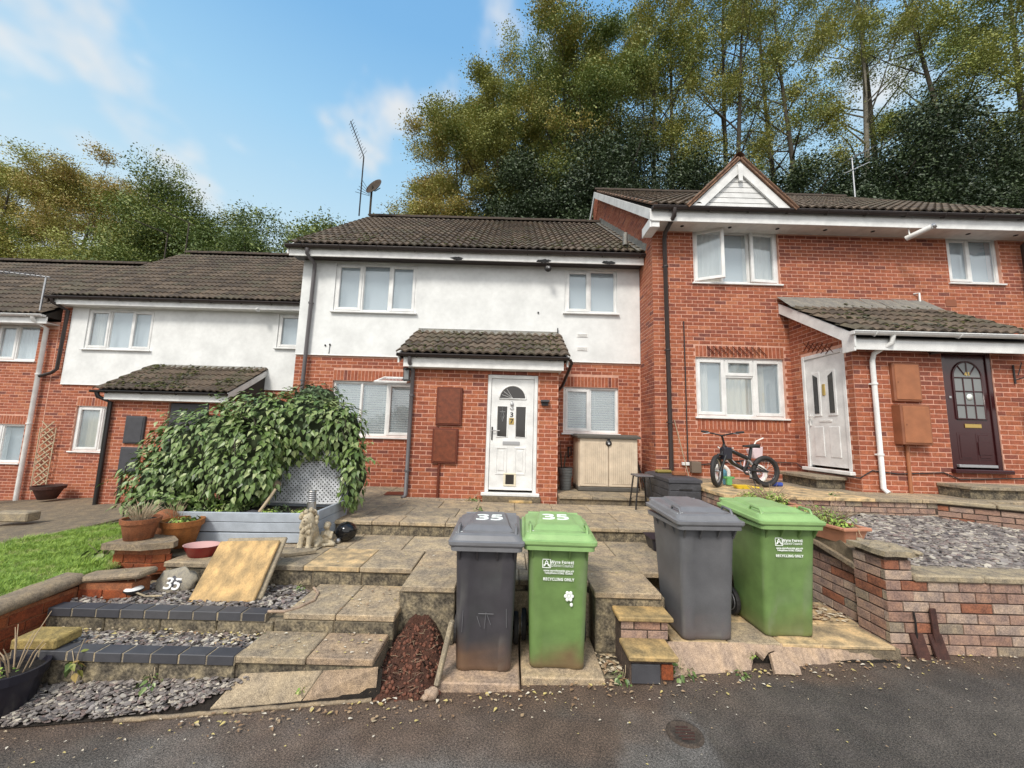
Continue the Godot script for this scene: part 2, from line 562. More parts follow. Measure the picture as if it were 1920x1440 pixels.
func ridge_run(parent: Node, a: Vector3, b: Vector3, m: Material, r := 0.12) -> void:
	var d := b - a
	var cnt := int(round(d.length() / .45))
	var st := ms()
	var l := d.length() / cnt
	st.set_smooth_group(0)
	for k in 8:
		var t0 := PI * k / 8.0
		var t1 := PI * (k + 1) / 8.0
		for q in [[r, 0.0, r * 1.06, l * 1.03]]:
			quad(st, Vector3(q[1], q[0] * sin(t0), q[0] * cos(t0)), Vector3(q[3], q[2] * sin(t0), q[2] * cos(t0)), Vector3(q[3], q[2] * sin(t1), q[2] * cos(t1)), Vector3(q[1], q[0] * sin(t1), q[0] * cos(t1)))
	st.generate_normals()
	var mesh := st.commit()
	var x := d.normalized()
	var z := x.cross(Vector3.UP).normalized()
	for i in cnt:
		mesh_node("ridge_tile", mesh, m, parent, Transform3D(Basis(x, z.cross(x), z), a + d * (float(i) / cnt) + Vector3(0, rf(-.004, .006), 0) - gp(parent)))

func pipe(parent: Node, called: String, pts: Array, r: float, m: Material, clips := []) -> MeshInstance3D:
	var st := ms()
	tube(st, pts, r, 10)
	for c in clips:
		tube(st, [c - Vector3(0, .015, 0), c + Vector3(0, .015, 0)], r * 1.3, 10)
		cbox(st, c + Vector3(0, 0, -.03), Vector3(.11, .02, .02))
	return putw(called, st, m, parent)

# a half-round gutter along x, closed ends, with brackets
func gutter(parent: Node, x0: float, x1: float, y: float, z: float, m: Material, r := .058, step := .8) -> void:
	var st := ms()
	st.set_smooth_group(0)
	for k in 8:
		var t0 := PI + PI * k / 8.0
		var t1 := PI + PI * (k + 1) / 8.0
		var a := Vector2(cos(t0), sin(t0)) * r
		var b := Vector2(cos(t1), sin(t1)) * r
		quad(st, Vector3(x0, y + a.y, z + a.x), Vector3(x0, y + b.y, z + b.x), Vector3(x1, y + b.y, z + b.x), Vector3(x1, y + a.y, z + a.x))
		quad(st, Vector3(x1, y + a.y, z + a.x * .9), Vector3(x1, y + b.y, z + b.x * .9), Vector3(x0, y + b.y, z + b.x * .9), Vector3(x0, y + a.y, z + a.x * .9))
	box(st, Vector3(x0, y - .012, z + r - .004), Vector3(x1, y + .004, z + r + .006), .002)
	for x in [x0, x1]:
		cbox(st, Vector3(x, y - r * .45, z), Vector3(.01, r * .95, r * 1.8))
	var x := x0 + .35
	while x < x1:
		tube(st, [Vector3(x, y, z + r + .004), Vector3(x, y - r * .8, z + r * .72), Vector3(x, y - r - .012, z), Vector3(x, y - r * .6, z - r)], .011, 5)
		x += step
	putw("gutter", st, m, parent)

# window in a wall that faces +z; lights: [width share, "f" fixed or "c" casement or "o" open casement or "t" small top light over fixed]
func window(h: Node3D, x0: float, x1: float, y0: float, y1: float, z: float, lights: Array, back: String, label := "") -> Node3D:
	var st := ms()
	var zf := z - .045
	var f := .05
	box(st, Vector3(x0, y0, zf - .06), Vector3(x0 + f, y1, zf), .006)
	box(st, Vector3(x1 - f, y0, zf - .06), Vector3(x1, y1, zf), .006)
	box(st, Vector3(x0 + f, y0, zf - .06), Vector3(x1 - f, y0 + f, zf - .001), .006)
	box(st, Vector3(x0 + f, y1 - f, zf - .06), Vector3(x1 - f, y1, zf - .001), .006)
	var w := putw("window", st, M.white, h)
	if label: w.set_meta("label", label)
	var sum := 0.0
	for l in lights: sum += l[0]
	var xa := x0 + f
	var inner := x1 - x0 - 2 * f
	var sill := ms()
	box(sill, Vector3(x0 - .04, y0 - .035, z - .10), Vector3(x1 + .04, y0 - .001, z + .045), .006)
	putw("sill", sill, M.white, w)
	for i in lights.size():
		var xb: float = xa + inner * lights[i][0] / sum
		if i > 0:
			var mu := ms()
			box(mu, Vector3(xa - .022, y0 + f, zf - .06), Vector3(xa + .022, y1 - f, zf - .002), .004)
			putw("mullion", mu, M.white, w)
		var a := xa + (.022 if i > 0 else 0.0)
		var b := xb - (.022 if i < lights.size() - 1 else 0.0)
		var ya := y0 + f
		var yb := y1 - f
		var kind: String = lights[i][1]
		if kind == "t":
			var yt := yb - (yb - ya) * .30
			var tr := ms()
			box(tr, Vector3(a, yt - .022, zf - .06), Vector3(b, yt + .022, zf - .003), .004)
			putw("transom", tr, M.white, w)
			casement(w, a, b, yt + .022, yb, zf, 0.0)
			casement(w, a, b, ya, yt - .022, zf, -1.0)
		elif kind == "f":
			casement(w, a, b, ya, yb, zf, -1.0)
		else:
			casement(w, a, b, ya, yb, zf, 26.0 if kind == "o" else 6.0 if kind == "q" else 0.0, kind == "q")
		backing(w, a, b, ya, yb, zf, lights[i][2] if lights[i].size() > 2 else back)
		xa = xb
	return w

func casement(w: Node3D, a: float, b: float, ya: float, yb: float, zf: float, open: float, hinge_right := false) -> void:
	var xf := Transform3D()
	if open > 0.0:
		var hx := b if hinge_right else a
		xf = Transform3D(Basis(Vector3.UP, deg_to_rad(-open if not hinge_right else open)), Vector3(hx, 0, zf)) * Transform3D(Basis(), Vector3(-hx, 0, -zf))
	if open >= 0.0:
		var st := ms()
		var c := .052
		var z0 := zf - .035
		var z1 := zf + .014
		box(st, Vector3(a - .01, ya - .01, z0), Vector3(a + c, yb + .01, z1), .007, xf)
		box(st, Vector3(b - c, ya - .01, z0), Vector3(b + .01, yb + .01, z1), .007, xf)
		box(st, Vector3(a + c, ya - .01, z0), Vector3(b - c, ya + c, z1 - .001), .007, xf)
		box(st, Vector3(a + c, yb - c, z0), Vector3(b - c, yb + .01, z1 - .001), .007, xf)
		putw("casement", st, M.white, w)
		a += c; b -= c; ya += c; yb -= c
	else:
		var st := ms()
		var g := .012
		box(st, Vector3(a, ya, zf - .04), Vector3(a + g, yb, zf - .022), 0.003)
		box(st, Vector3(b - g, ya, zf - .04), Vector3(b, yb, zf - .022), 0.003)
		box(st, Vector3(a + g, ya, zf - .04), Vector3(b - g, ya + g, zf - .023), 0.003)
		box(st, Vector3(a + g, yb - g, zf - .04), Vector3(b - g, yb, zf - .023), 0.003)
		putw("glazing_bead", st, M.dark if false else M.white_old, w)
	var p := ms()
	box(p, Vector3(a - .004, ya - .004, zf - .034), Vector3(b + .004, yb + .004, zf - .028), 0.0, xf)
	putw("pane", p, M.pane, w)

func backing(w: Node3D, a: float, b: float, ya: float, yb: float, zf: float, kind: String) -> void:
	if kind == "venetian":
		var y := ya + .01
		var st := ms()
		cbox(st, Vector3.ZERO, Vector3(b - a - .03, .003, .046), 0.0, Transform3D(Basis(Vector3.RIGHT, deg_to_rad(-50.0)), Vector3.ZERO))
		st.generate_normals()
		var mesh := st.commit()
		while y < yb - .01:
			mesh_node("blind_slat", mesh, M.slat, w, Transform3D(Basis(Vector3.BACK, rf(-.004, .004)), Vector3((a + b) / 2, y, zf - .11) - gp(w)))
			y += .050
		var cd := ms()
		for q in [.18, .82]:
			cbox(cd, Vector3(lerpf(a, b, q), (ya + yb) / 2, zf - .088), Vector3(.004, yb - ya, .002))
		putw("blind_cord", cd, M.slat, w)
	elif kind == "curtain" or kind == "net" or kind == "beige":
		var st := ms()
		st.set_smooth_group(0)
		var cnt := 26
		for i in cnt:
			var u0 := lerpf(a - .05, b + .05, float(i) / cnt)
			var u1 := lerpf(a - .05, b + .05, float(i + 1) / cnt)
			var d0 := .022 * sin(i * 1.25) + .008 * sin(i * 2.9)
			var d1 := .022 * sin((i + 1) * 1.25) + .008 * sin((i + 1) * 2.9)
			quad(st, Vector3(u0, ya - .05, zf - .16 + d0), Vector3(u1, ya - .05, zf - .16 + d1), Vector3(u1, yb + .05, zf - .16 + d1), Vector3(u0, yb + .05, zf - .16 + d0))
		putw("curtain", st, M.curtain if kind == "curtain" else M.curtain_beige if kind == "beige" else M.net, w)
	elif kind == "half":
		backing(w, a, lerpf(a, b, .42), ya, yb, zf, "curtain")
		backing(w, a, b, ya, yb, zf - .06, "roller")
	else:
		var st := ms()
		box(st, Vector3(a - .05, ya - .06, zf - .19), Vector3(b + .05, yb + .05, zf - .185))
		putw("roller_blind", st, M.roller, w)

func bx(parent: Node, called: String, lo: Vector3, hi: Vector3, m: Material, ch := .004) -> MeshInstance3D:
	var st := ms()
	box(st, lo, hi, ch)
	return putw(called, st, m, parent)

func text(parent: Node, called: String, s: String, h: float, xf: Transform3D, m: Material, font := "Droid Sans", bold := true) -> MeshInstance3D:
	var t := TextMesh.new()
	t.text = s
	var f := SystemFont.new()
	f.font_names = PackedStringArray([font])
	f.font_weight = 700 if bold else 400
	t.font = f
	t.font_size = 32
	t.pixel_size = h / 23.0
	t.depth = 0.003
	t.curve_step = 2.0
	return mesh_node(called, t, m, parent, xf)

func meter_box(h: Node3D, x0: float, x1: float, y0: float, y1: float, z: float, m: Material, rim: Material, d := .05) -> void:
	var st := ms()
	box(st, Vector3(x0, y0, z - .02), Vector3(x1, y1, z + d), .012)
	var b := putw("meter_box", st, rim, h)
	bx(b, "door", Vector3(x0 + .03, y0 + .03, z + d - .01), Vector3(x1 - .03, y1 - .03, z + d + .012), m, .008)
	bx(b, "lock", Vector3(x0 + .05, (y0 + y1) / 2 - .012, z + d + .01), Vector3(x0 + .07, (y0 + y1) / 2 + .012, z + d + .018), rim, .003)

# ---------------------------------------------------------------- the world
func sky_image() -> Image:
	var w := 1024
	var h := 512
	var im := Image.create(w, h, false, Image.FORMAT_RGBF)
	var nz := FastNoiseLite.new()
	nz.seed = 77
	nz.frequency = 1.5
	nz.fractal_octaves = 6
	nz.fractal_gain = 0.56
	var stops := [[0.0, Vector3(.45, .468, .472)], [0.30, Vector3(.37, .432, .466)], [0.45, Vector3(.262, .375, .455)], [0.60, Vector3(.180, .32, .45)], [0.74, Vector3(.112, .245, .41)], [1.0, Vector3(.072, .185, .36)]]
	for j in h:
		var el := (0.5 - (j + .5) / h) * PI
		for i in w:
			var th := ((i + .5) / w - .25) * TAU
			var d := Vector3(cos(el) * cos(th), sin(el), cos(el) * sin(th))
			var t := clampf(d.y, 0.0, 1.0)
			var c := Vector3(.45, .468, .472)
			for k in stops.size() - 1:
				if t >= stops[k][0] and t <= stops[k + 1][0]:
					var a: Vector3 = stops[k][1]
					c = a.lerp(stops[k + 1][1], (t - stops[k][0]) / (stops[k + 1][0] - stops[k][0]))
			var back := smoothstep(-0.25, 0.75, d.z)
			var q := Vector3(d.x, d.y * .5, d.z) * 2.2 / (0.35 + maxf(d.y, 0.0))
			var f := nz.get_noise_3d(q.x, q.y, q.z) * .5 + .5
			var lo := lerpf(0.545, 0.02, back)
			var cl := smoothstep(lo, lo + lerpf(.30, .34, back), f) * smoothstep(0.02, 0.2, d.y + .1)
			var shade := lerpf(.46, .80, clampf(back, 0.0, 1.0)) * lerpf(.92, 1.06, smoothstep(.3, .8, nz.get_noise_3d(q.x + 9.0, q.y, q.z) * .5 + .5))
			c = c.lerp(Vector3(1.0, .995, .985) * shade, cl * .86)
			if d.y < 0.0: c = c.lerp(Vector3(.20, .19, .17), smoothstep(0.0, -0.12, d.y))
			im.set_pixel(i, j, Color(c.x, c.y, c.z))
	return im

func _ready() -> void:
	rng.seed = 20240611
	var cam := Camera3D.new()
	cam.name = "camera"
	cam.fov = 90.0
	cam.near = 0.05
	cam.far = 600.0
	cam.position = EYE
	cam.rotation_degrees = Vector3(7.0, 0.0, 1.6)
	add_child(cam)
	cam.current = true
	var env := Environment.new()
	env.background_mode = Environment.BG_SKY
	var sky := Sky.new()
	var sm := PanoramaSkyMaterial.new()
	sm.panorama = ImageTexture.create_from_image(sky_image())
	sky.sky_material = sm
	env.sky = sky
	env.tonemap_mode = Environment.TONE_MAPPER_LINEAR
	env.tonemap_exposure = 2.0
	env.sdfgi_enabled = true
	env.ssao_enabled = true
	env.ssil_enabled = true
	var we := WorldEnvironment.new()
	we.name = "world_environment"
	we.environment = env
	add_child(we)
	var sun := DirectionalLight3D.new()
	sun.name = "sun"
	sun.light_energy = 0.5
	sun.light_angular_distance = 14.0
	sun.light_color = Color(1.0, 0.975, 0.93)
	sun.shadow_enabled = true
	add_child(sun)
	sun.look_at_from_position(Vector3(-10, 24, 19), Vector3.ZERO)
	materials()
	make_shared()
	land()
	centre_house()
	right_house()
	left_houses()
	front_garden()
	right_garden()
	left_garden()
	bins()
	small_things()
	woods()

# ---------------------------------------------------------------- houses
func roof_body(h: Node3D, x0: float, x1: float, ez: float, ey: float, rz: float, ry: float) -> void:
	var st := ms()
	var bz := 2.0 * rz - ez
	var p := [Vector3(0, ey - .03, ez), Vector3(0, ry - .03, rz), Vector3(0, ey - .03, bz)]
	var a := []
	var b := []
	for v in p:
		a.append(Vector3(x0, v.y, v.z)); b.append(Vector3(x1, v.y, v.z))
	poly(st, a, Vector3.LEFT); poly(st, b, Vector3.RIGHT)
	poly(st, [a[0], b[0], b[1], a[1]], Vector3(0, 1, 1))
	poly(st, [a[1], b[1], b[2], a[2]], Vector3(0, 1, -1))
	poly(st, [a[0], b[0], b[2], a[2]], Vector3.DOWN)
	putw("roof", st, M.roof_deck, h)

func shell(h: Node3D, x0: float, x1: float, z0: float, z1: float, y0: float, y1: float) -> void:
	var st := ms()
	box(st, Vector3(x0 + .01, y0, z0), Vector3(x0 + .12, y1, z1))
	box(st, Vector3(x1 - .12, y0, z0), Vector3(x1 - .01, y1, z1))
	box(st, Vector3(x0 + .12, y0, z0), Vector3(x1 - .12, y1, z0 + .15))
	for y in [y0 + .02, (y0 + y1) / 2, y1 - .12]:
		box(st, Vector3(x0 + .13, y, z0 + .16), Vector3(x1 - .13, y + .1, z1 - .01))
	putw("inner_wall", st, M.inside, h)

func bargeboard(h: Node3D, x0: float, x1: float, pts: Array, depth: float, m: Material) -> void:
	var st := ms()
	for i in pts.size() - 1:
		var a: Vector3 = pts[i]
		var b: Vector3 = pts[i + 1]
		var d := Vector3(0, -depth, 0)
		var q := []
		for x in [x0, x1]:
			q.append([Vector3(x, a.y, a.z), Vector3(x, b.y, b.z), Vector3(x, b.y, b.z) + d, Vector3(x, a.y, a.z) + d])
		poly(st, q[0], Vector3(x0 - x1, 0, 0)); poly(st, q[1], Vector3(x1 - x0, 0, 0))
		for k in 4:
			var k2 := (k + 1) % 4
			var mid: Vector3 = (q[0][k] + q[0][k2]) / 2 - (q[0][0] + q[0][2]) / 2
			poly(st, [q[0][k], q[0][k2], q[1][k2], q[1][k]], mid)
	putw("bargeboard", st, m, h)

func centre_house() -> void:
	var h := thing("terraced_house", "house with white rendered upper storey, brown tiled roof and white door numbered 37", "house", Vector3(-1, .73, -8.2), 0, "")
	var Z := -8.2
	var holes := [Rect2(.73, 4.45, 1.81, 1.12), Rect2(5.81, 4.56, 1.15, 1.01), Rect2(.85, 1.75, 1.80, 1.18), Rect2(5.81, 1.95, 1.18, .98)]
	var u := Vector3.RIGHT
	var n := Vector3.BACK
	var st := ms()
	wall_core(st, Vector3(-4.7, 0, Z), u, n, 7.47, .55, 5.72, holes, .22)
	var wall := putw("brick_wall", st, M.mortar, h)
	shell(h, -4.7, 2.77, -15.5, Z - .22, .55, 5.75)
	var br := []
	brick_run(br, Vector3(-4.7, 0, Z), u, n, 7.45, .73, 3.44, holes, [Rect2(.85, 2.935, 1.8, .225), Rect2(5.81, 2.935, 1.18, .225)])
	# the rendered panel above
	st = ms()
	wall_core(st, Vector3(-4.7, 0, Z + .035), u, n, 7.46, 3.48, 5.62, holes, .034)
	putw("rendered_panel", st, M.render, h)
	bx(h, "drip_bead", Vector3(-4.7, 3.462, Z), Vector3(2.76, 3.48, Z + .045), M.white_old, .004)
	window(h, -3.97, -2.16, 4.45, 5.57, Z + .055, [[.95, "c"], [1.05, "f"], [.95, "c"]], "roller")
	window(h, 1.11, 2.26, 4.56, 5.57, Z + .055, [[1.0, "c"], [1.1, "f"]], "roller")
	window(h, -3.85, -2.05, 1.75, 2.93, Z, [[1.0, "f"], [1.0, "f"], [1.0, "c"]], "venetian")
	window(h, 1.11, 2.29, 1.95, 2.93, Z, [[1.0, "c"], [1.05, "f"]], "venetian")
	# the top light that stands open over the lower window
	var xf := Transform3D(Basis(Vector3.RIGHT, deg_to_rad(-74.0)), Vector3(-2.42, 3.02, Z + .03))
	st = ms()
	box(st, Vector3(-.33, -.62, -.02), Vector3(.33, -.56, .02), .006, xf)
	box(st, Vector3(-.33, -.06, -.02), Vector3(.33, 0, .02), .006, xf)
	box(st, Vector3(-.33, -.56, -.019), Vector3(-.27, -.06, .019), .006, xf)
	box(st, Vector3(.27, -.56, -.019), Vector3(.33, -.06, .019), .006, xf)
	var ol := putw("open_top_light", st, M.white, h)
	st = ms()
	box(st, Vector3(-.28, -.57, -.004), Vector3(.28, -.05, .004), 0.0, xf)
	putw("pane", st, M.pane, ol)
	# eaves
	bx(h, "soffit", Vector3(-4.84, 5.60, Z), Vector3(2.75, 5.63, -7.87), M.brown_black, .003)
	bx(h, "fascia", Vector3(-4.86, 5.56, -7.875), Vector3(2.755, 5.74, -7.85), M.white_old, .004)
	for x in [-1.25, 2.0, .62]:
		st = ms()
		blob(st, Vector3(x, 5.59, -7.846), Vector3(.13, .035, .004), .9, int(x * 10))
		putw("peeled_paint", st, M.dark, h)
	gutter(h, -4.90, 2.76, 5.765, -7.785, M.brown_black)
	roof_body(h, -4.86, 2.76, -7.82, 5.80, -12.0, 8.85)
	var tiles := []
	var v := Vector3(0, 3.05, -4.2)
	roof_run(tiles, Vector3(-4.87, 5.80, -7.80), u, v.normalized(), 7.64, v.length(), .335)
	ridge_run(h, Vector3(-4.9, 8.86, -12.0), Vector3(2.75, 8.86, -12.0), M.ridge)
	bargeboard(h, -4.90, -4.865, [Vector3(0, 5.80, -7.84), Vector3(0, 8.86, -12.0), Vector3(0, 5.80, -16.1)], .20, M.white_old)
	# lead where the roof meets the taller house
	st = ms()
	var vn := v.normalized()
	var nn := u.cross(vn)
	for i in 16:
		var a := Vector3(2.60, 5.80, -7.80) + vn * (i * .335) + nn * .055
		quad(st, a, a + u * .17, a + u * .17 + vn * .33, a + vn * .33)
		quad(st, a + u * .165, a + u * .165 + nn * .14, a + u * .165 + vn * .33 + nn * .12, a + u * .165 + vn * .33)
	putw("lead_flashing", st, M.lead, h)
	st = ms()
	tube(st, [Vector3(2.42, 6.10, -8.05), Vector3(2.42, 6.38, -8.05)], .055, 10)
	putw("roof_vent", st, M.lead, h)
	pipe(h, "downpipe", [Vector3(-4.45, 5.72, -7.80), Vector3(-4.45, 5.60, -7.80), Vector3(-4.40, 5.47, -8.06), Vector3(-4.42, 5.30, -8.10), Vector3(-4.46, .8, -8.10)], .04, M.grey_pipe, [Vector3(-4.43, 4.6, -8.10), Vector3(-4.45, 2.9, -8.10)])
	for y in [4.06, 3.76]:
		var vb := bx(h, "air_vent", Vector3(1.38, y - .045, Z + .03), Vector3(1.62, y + .045, Z + .042), M.white_old, .003)
		for k in 4:
			bx(vb, "slat", Vector3(1.40, y - .035 + k * .02, Z + .04), Vector3(1.60, y - .025 + k * .02, Z + .05), M.white_old, .002)
	st = ms()
	tube(st, [Vector3(.70, 5.56, -7.95), Vector3(.70, 5.45, -7.90), Vector3(.70, 5.42, -7.83)], .02, 8)
	blob(st, Vector3(.70, 5.42, -7.84), Vector3(.075, .075, .05), 0.0, 1)
	var scam := putw("security_camera", st, M.black, h)
	st = ms()
	blob(st, Vector3(.715, 5.425, -7.80), Vector3(.022, .022, .02), 0.0, 1)
	putw("lens", st, M.alu, scam)
	st = ms()
	for p in [Vector3(-4.06, 3.68, Z + .05), Vector3(-3.96, 3.70, Z + .05), Vector3(.53, 4.54, Z + .05)]:
		blob(st, p, Vector3(.02, .022, .015), .3, 4, 8, 6)
	tube(st, [Vector3(-3.96, 3.70, Z + .05), Vector3(-3.97, 3.50, Z + .045)], .006, 4)
	putw("cable_stub", st, M.dark, h)
	# the porch
	var pz := -7.05
	st = ms()
	var ph := [Rect2(1.405, .80, .93, 2.19)]
	wall_core(st, Vector3(-1.85, 0, pz), u, n, 2.71, .60, 3.12, ph, .10)
	box(st, Vector3(-1.845, .6, Z), Vector3(-1.75, 3.12, pz - .1))
	box(st, Vector3(.76, .6, Z), Vector3(.855, 3.12, pz - .1))
	var pw := putw("porch_wall", st, M.mortar, h)
	brick_run(br, Vector3(-1.85, 0, pz), u, n, 2.71, .655, 3.10, ph, [], null, MIX, 2.0)
	brick_run(br, Vector3(-1.845, 0, Z), Vector3.BACK, Vector3.LEFT, 1.13, .655, 3.5, [], [], func(c): return 3.1 + .7 * (1.15 - c), MIX, -4.0)
	brick_run(br, Vector3(.855, 0, pz), Vector3.FORWARD, Vector3.RIGHT, 1.13, .655, 3.5, [], [], func(c): return 3.1 + .7 * c, MIX, -4.0)
	bx(h, "porch_ceiling", Vector3(-1.9, 3.05, Z), Vector3(.9, 3.09, -6.9), M.soffit, .003)
	bx(h, "porch_fascia", Vector3(-1.98, 3.06, -6.89), Vector3(.93, 3.24, -6.865), M.white_old, .004)
	gutter(h, -2.08, 1.02, 3.285, -6.80, M.brown_black, .05)
	st = ms()
	poly(st, [Vector3(-2.05, 3.28, -6.86), Vector3(.98, 3.28, -6.86), Vector3(.98, 4.02, Z), Vector3(-2.05, 4.02, Z)], Vector3(0, 1, 1))
	for x in [-2.05, .98]:
		poly(st, [Vector3(x, 3.28, -6.86), Vector3(x, 4.02, Z), Vector3(x, 3.24, Z), Vector3(x, 3.24, -6.86)], Vector3(x, 0, 0))
	putw("porch_roof", st, M.roof_deck, h)
	var pv := Vector3(0, .76, -1.38)
	roof_run(tiles, Vector3(-2.10, 3.30, -6.82), u, pv.normalized(), 3.13, pv.length(), .315, null, 3.0)
	bargeboard(h, -2.085, -2.055, [Vector3(0, 3.29, -6.86), Vector3(0, 4.03, Z)], .16, M.white_old)
	bargeboard(h, .985, 1.015, [Vector3(0, 3.29, -6.86), Vector3(0, 4.03, Z)], .16, M.white_old)
	st = ms()
	poly(st, [Vector3(-2.08, 3.965, -7.98), Vector3(1.0, 3.965, -7.98), Vector3(.97, 4.10, Z + .06), Vector3(-2.05, 4.10, Z + .06)], Vector3(0, 1, 1))
	box(st, Vector3(-2.06, 4.09, Z + .03), Vector3(.96, 4.115, Z + .065), .003)
	putw("lead_flashing", st, M.lead, h)
	pipe(h, "porch_downpipe", [Vector3(-1.86, 3.25, -6.82), Vector3(-1.86, 3.13, -6.84), Vector3(-1.83, 3.02, -7.0), Vector3(-1.83, .78, -7.0), Vector3(-1.87, .73, -6.94)], .036, M.grey_pipe, [Vector3(-1.83, 2.55, -7.0), Vector3(-1.83, 1.2, -7.0)])
	pipe(h, "overflow_pipe", [Vector3(1.03, 3.25, -6.80), Vector3(1.07, 3.20, -6.84), Vector3(1.0, 2.86, -7.6), Vector3(.95, 2.80, Z + .04)], .03, M.brown_black)
	pipe(h, "aerial_rod", [Vector3(.96, 3.90, Z + .07), Vector3(.96, 4.20, Z + .07)], .012, M.dark)
	meter_box(h, -1.37, -.90, 2.02, 2.72, pz, M.brown_box, M.brown_box_dark)
	meter_box(h, -1.41, -.95, 1.34, 1.97, pz, M.brown_box, M.brown_box_dark)
	pipe(h, "cable_duct", [Vector3(-1.27, 1.34, pz + .03), Vector3(-1.27, .70, pz + .03)], .022, M.brown_box_dark)
	# the lantern and the small lamp
	var lf := bx(h, "lantern", Vector3(-2.02, 3.04, pz - .10), Vector3(-1.84, 3.07, pz + .05), M.black, .008)
	st = ms()
	lathe(st, [Vector2(.075, 3.04), Vector2(.085, 3.02), Vector2(.07, 3.01)], 4, Transform3D(Basis(), Vector3(-1.94, 0, pz + .04)), false)
	for a in 4:
		var q := Vector3(-1.94 + (.05 if a & 1 else -.05), 0, pz + .04 + (.05 if a & 2 else -.05))
		tube(st, [q + Vector3(0, 3.02, 0), q + Vector3(0, 2.83, 0)], .006, 5)
	cbox(st, Vector3(-1.94, 2.825, pz + .04), Vector3(.13, .02, .13))
	putw("cage", st, M.black, lf)
	bx(lf, "glass", Vector3(-1.985, 2.835, pz - .005), Vector3(-1.895, 3.02, pz + .085), M.frosted, .004)
	var lamp := bx(h, "wall_lamp", Vector3(.535, 2.49, pz), Vector3(.69, 2.53, pz + .13), M.grey_box, .006)
	bx(lamp, "lamp_back", Vector3(.55, 2.43, pz), Vector3(.675, 2.49, pz + .03), M.grey_box, .004)
	# the front door
	var dz := pz - .03
	st = ms()
	box(st, Vector3(-.44, .86, dz - .06), Vector3(-.375, 2.98, dz + .03), .006)
	box(st, Vector3(.415, .86, dz - .06), Vector3(.48, 2.98, dz + .03), .006)
	box(st, Vector3(-.375, 2.91, dz - .06), Vector3(.415, 2.98, dz + .029), .006)
	var d := putw("front_door", st, M.white, h)
	bx(d, "door_leaf", Vector3(-.37, .90, dz - .04), Vector3(.41, 2.905, dz + .012), M.white, .004)
	bx(d, "threshold", Vector3(-.50, .80, dz - .06), Vector3(.54, .86, dz + .09), M.white, .01)
	bx(d, "weatherboard", Vector3(-.37, .90, dz), Vector3(.41, .925, dz + .03), M.white_old, .005)
	var g := dz + .012
	# the half-round light and the two tall panes, each in a raised moulding
	st = ms()
	var arc := PackedVector2Array()
	for k in 17:
		var a := PI * k / 16.0
		arc.append(Vector2(.02 + .235 * cos(a), 2.545 + .235 * sin(a)))
	prism(st, arc, .012, Transform3D(Basis(), Vector3(0, 0, g + .008)))
	putw("fanlight", st, M.dark_pane, d)
	st = ms()
	var ap := []
	for k in 17:
		var a := PI * k / 16.0
		ap.append(Vector3(.02 + .245 * cos(a), 2.54 + .245 * sin(a), g + .004))
	ap.append(ap[0])
	tube(st, ap, .014, 6)
	for k in 3:
		tube(st, [Vector3(.02, 2.55, g + .01), Vector3(.02 - .21 * cos(.3 + k * .35), 2.55 + .21 * sin(.3 + k * .35), g + .01)], .003, 4)
	putw("moulding", st, M.white, d)
	for s in [[-.255, -.065], [.085, .275]]:
		bx(d, "tall_pane", Vector3(s[0], 1.84, g - .004), Vector3(s[1], 2.40, g + .003), M.dark_pane, .002)
		st = ms()
		tube(st, [Vector3(s[0], 1.84, g), Vector3(s[1], 1.84, g), Vector3(s[1], 2.40, g), Vector3(s[0], 2.40, g), Vector3(s[0], 1.84, g)], .012, 6)
		putw("moulding", st, M.white, d)
		st = ms()
		for q in [[1.17, 1.20, s[0], s[1]], [1.63, 1.66, s[0], s[1]]]:
			box(st, Vector3(q[2] - .01, q[0], g - .002), Vector3(q[3] + .01, q[1], g + .010), .006)
		box(st, Vector3(s[0] - .01, 1.20, g - .002), Vector3(s[0] + .02, 1.63, g + .010), .006)
		box(st, Vector3(s[1] - .02, 1.20, g - .002), Vector3(s[1] + .01, 1.63, g + .010), .006)
		box(st, Vector3(s[0] + .045, 1.24, g - .002), Vector3(s[1] - .045, 1.60, g + .008), .006)
		putw("lower_panel", st, M.white, d)
	st = ms()
	var cx := -.16
	for q in [[0.0, .08], [.05, 0.0]]:
		tube(st, [Vector3(cx - q[0], 2.30 - q[1], g + .006), Vector3(cx + q[0], 2.30 + q[1], g + .006)], .003, 4)
	tube(st, [Vector3(cx, 2.36, g + .006), Vector3(cx, 2.12, g + .006)], .003, 4)
	tube(st, [Vector3(cx - .03, 2.22, g + .006), Vector3(cx, 2.12, g + .006), Vector3(cx + .03, 2.22, g + .006), Vector3(cx, 2.34, g + .006), Vector3(cx - .03, 2.22, g + .006)], .003, 4)
	putw("leaded_pattern", st, M.alu, d)
	bx(d, "letter_plate", Vector3(-.14, 1.70, g), Vector3(.17, 1.765, g + .014), M.alu, .006)
	st = ms()
	blob(st, Vector3(.01, 2.44, g + .015), Vector3(.032, .045, .02), 0.0, 1, 10, 6)
	tube(st, [Vector3(.01, 2.50, g + .008), Vector3(.01, 2.38, g + .02)], .008, 5)
	tube(st, [Vector3(-.025, 2.37, g + .012), Vector3(.01, 2.34, g + .02), Vector3(.045, 2.37, g + .012)], .008, 5)
	putw("knocker", st, M.alu, d)
	bx(d, "number_plate", Vector3(-.035, 2.07, g), Vector3(.055, 2.19, g + .006), M.brass, .004)
	text(d, "number_three", "3", .085, Transform3D(Basis(), Vector3(.01, 2.25, g + .006) - gp(d)), M.dark)
	text(d, "number_seven", "7", .085, Transform3D(Basis(), Vector3(.01, 2.13, g + .009) - gp(d)), M.dark)
	bx(d, "handle_plate", Vector3(-.352, 1.78, g), Vector3(-.325, 2.02, g + .012), M.black, .005)
	st = ms()
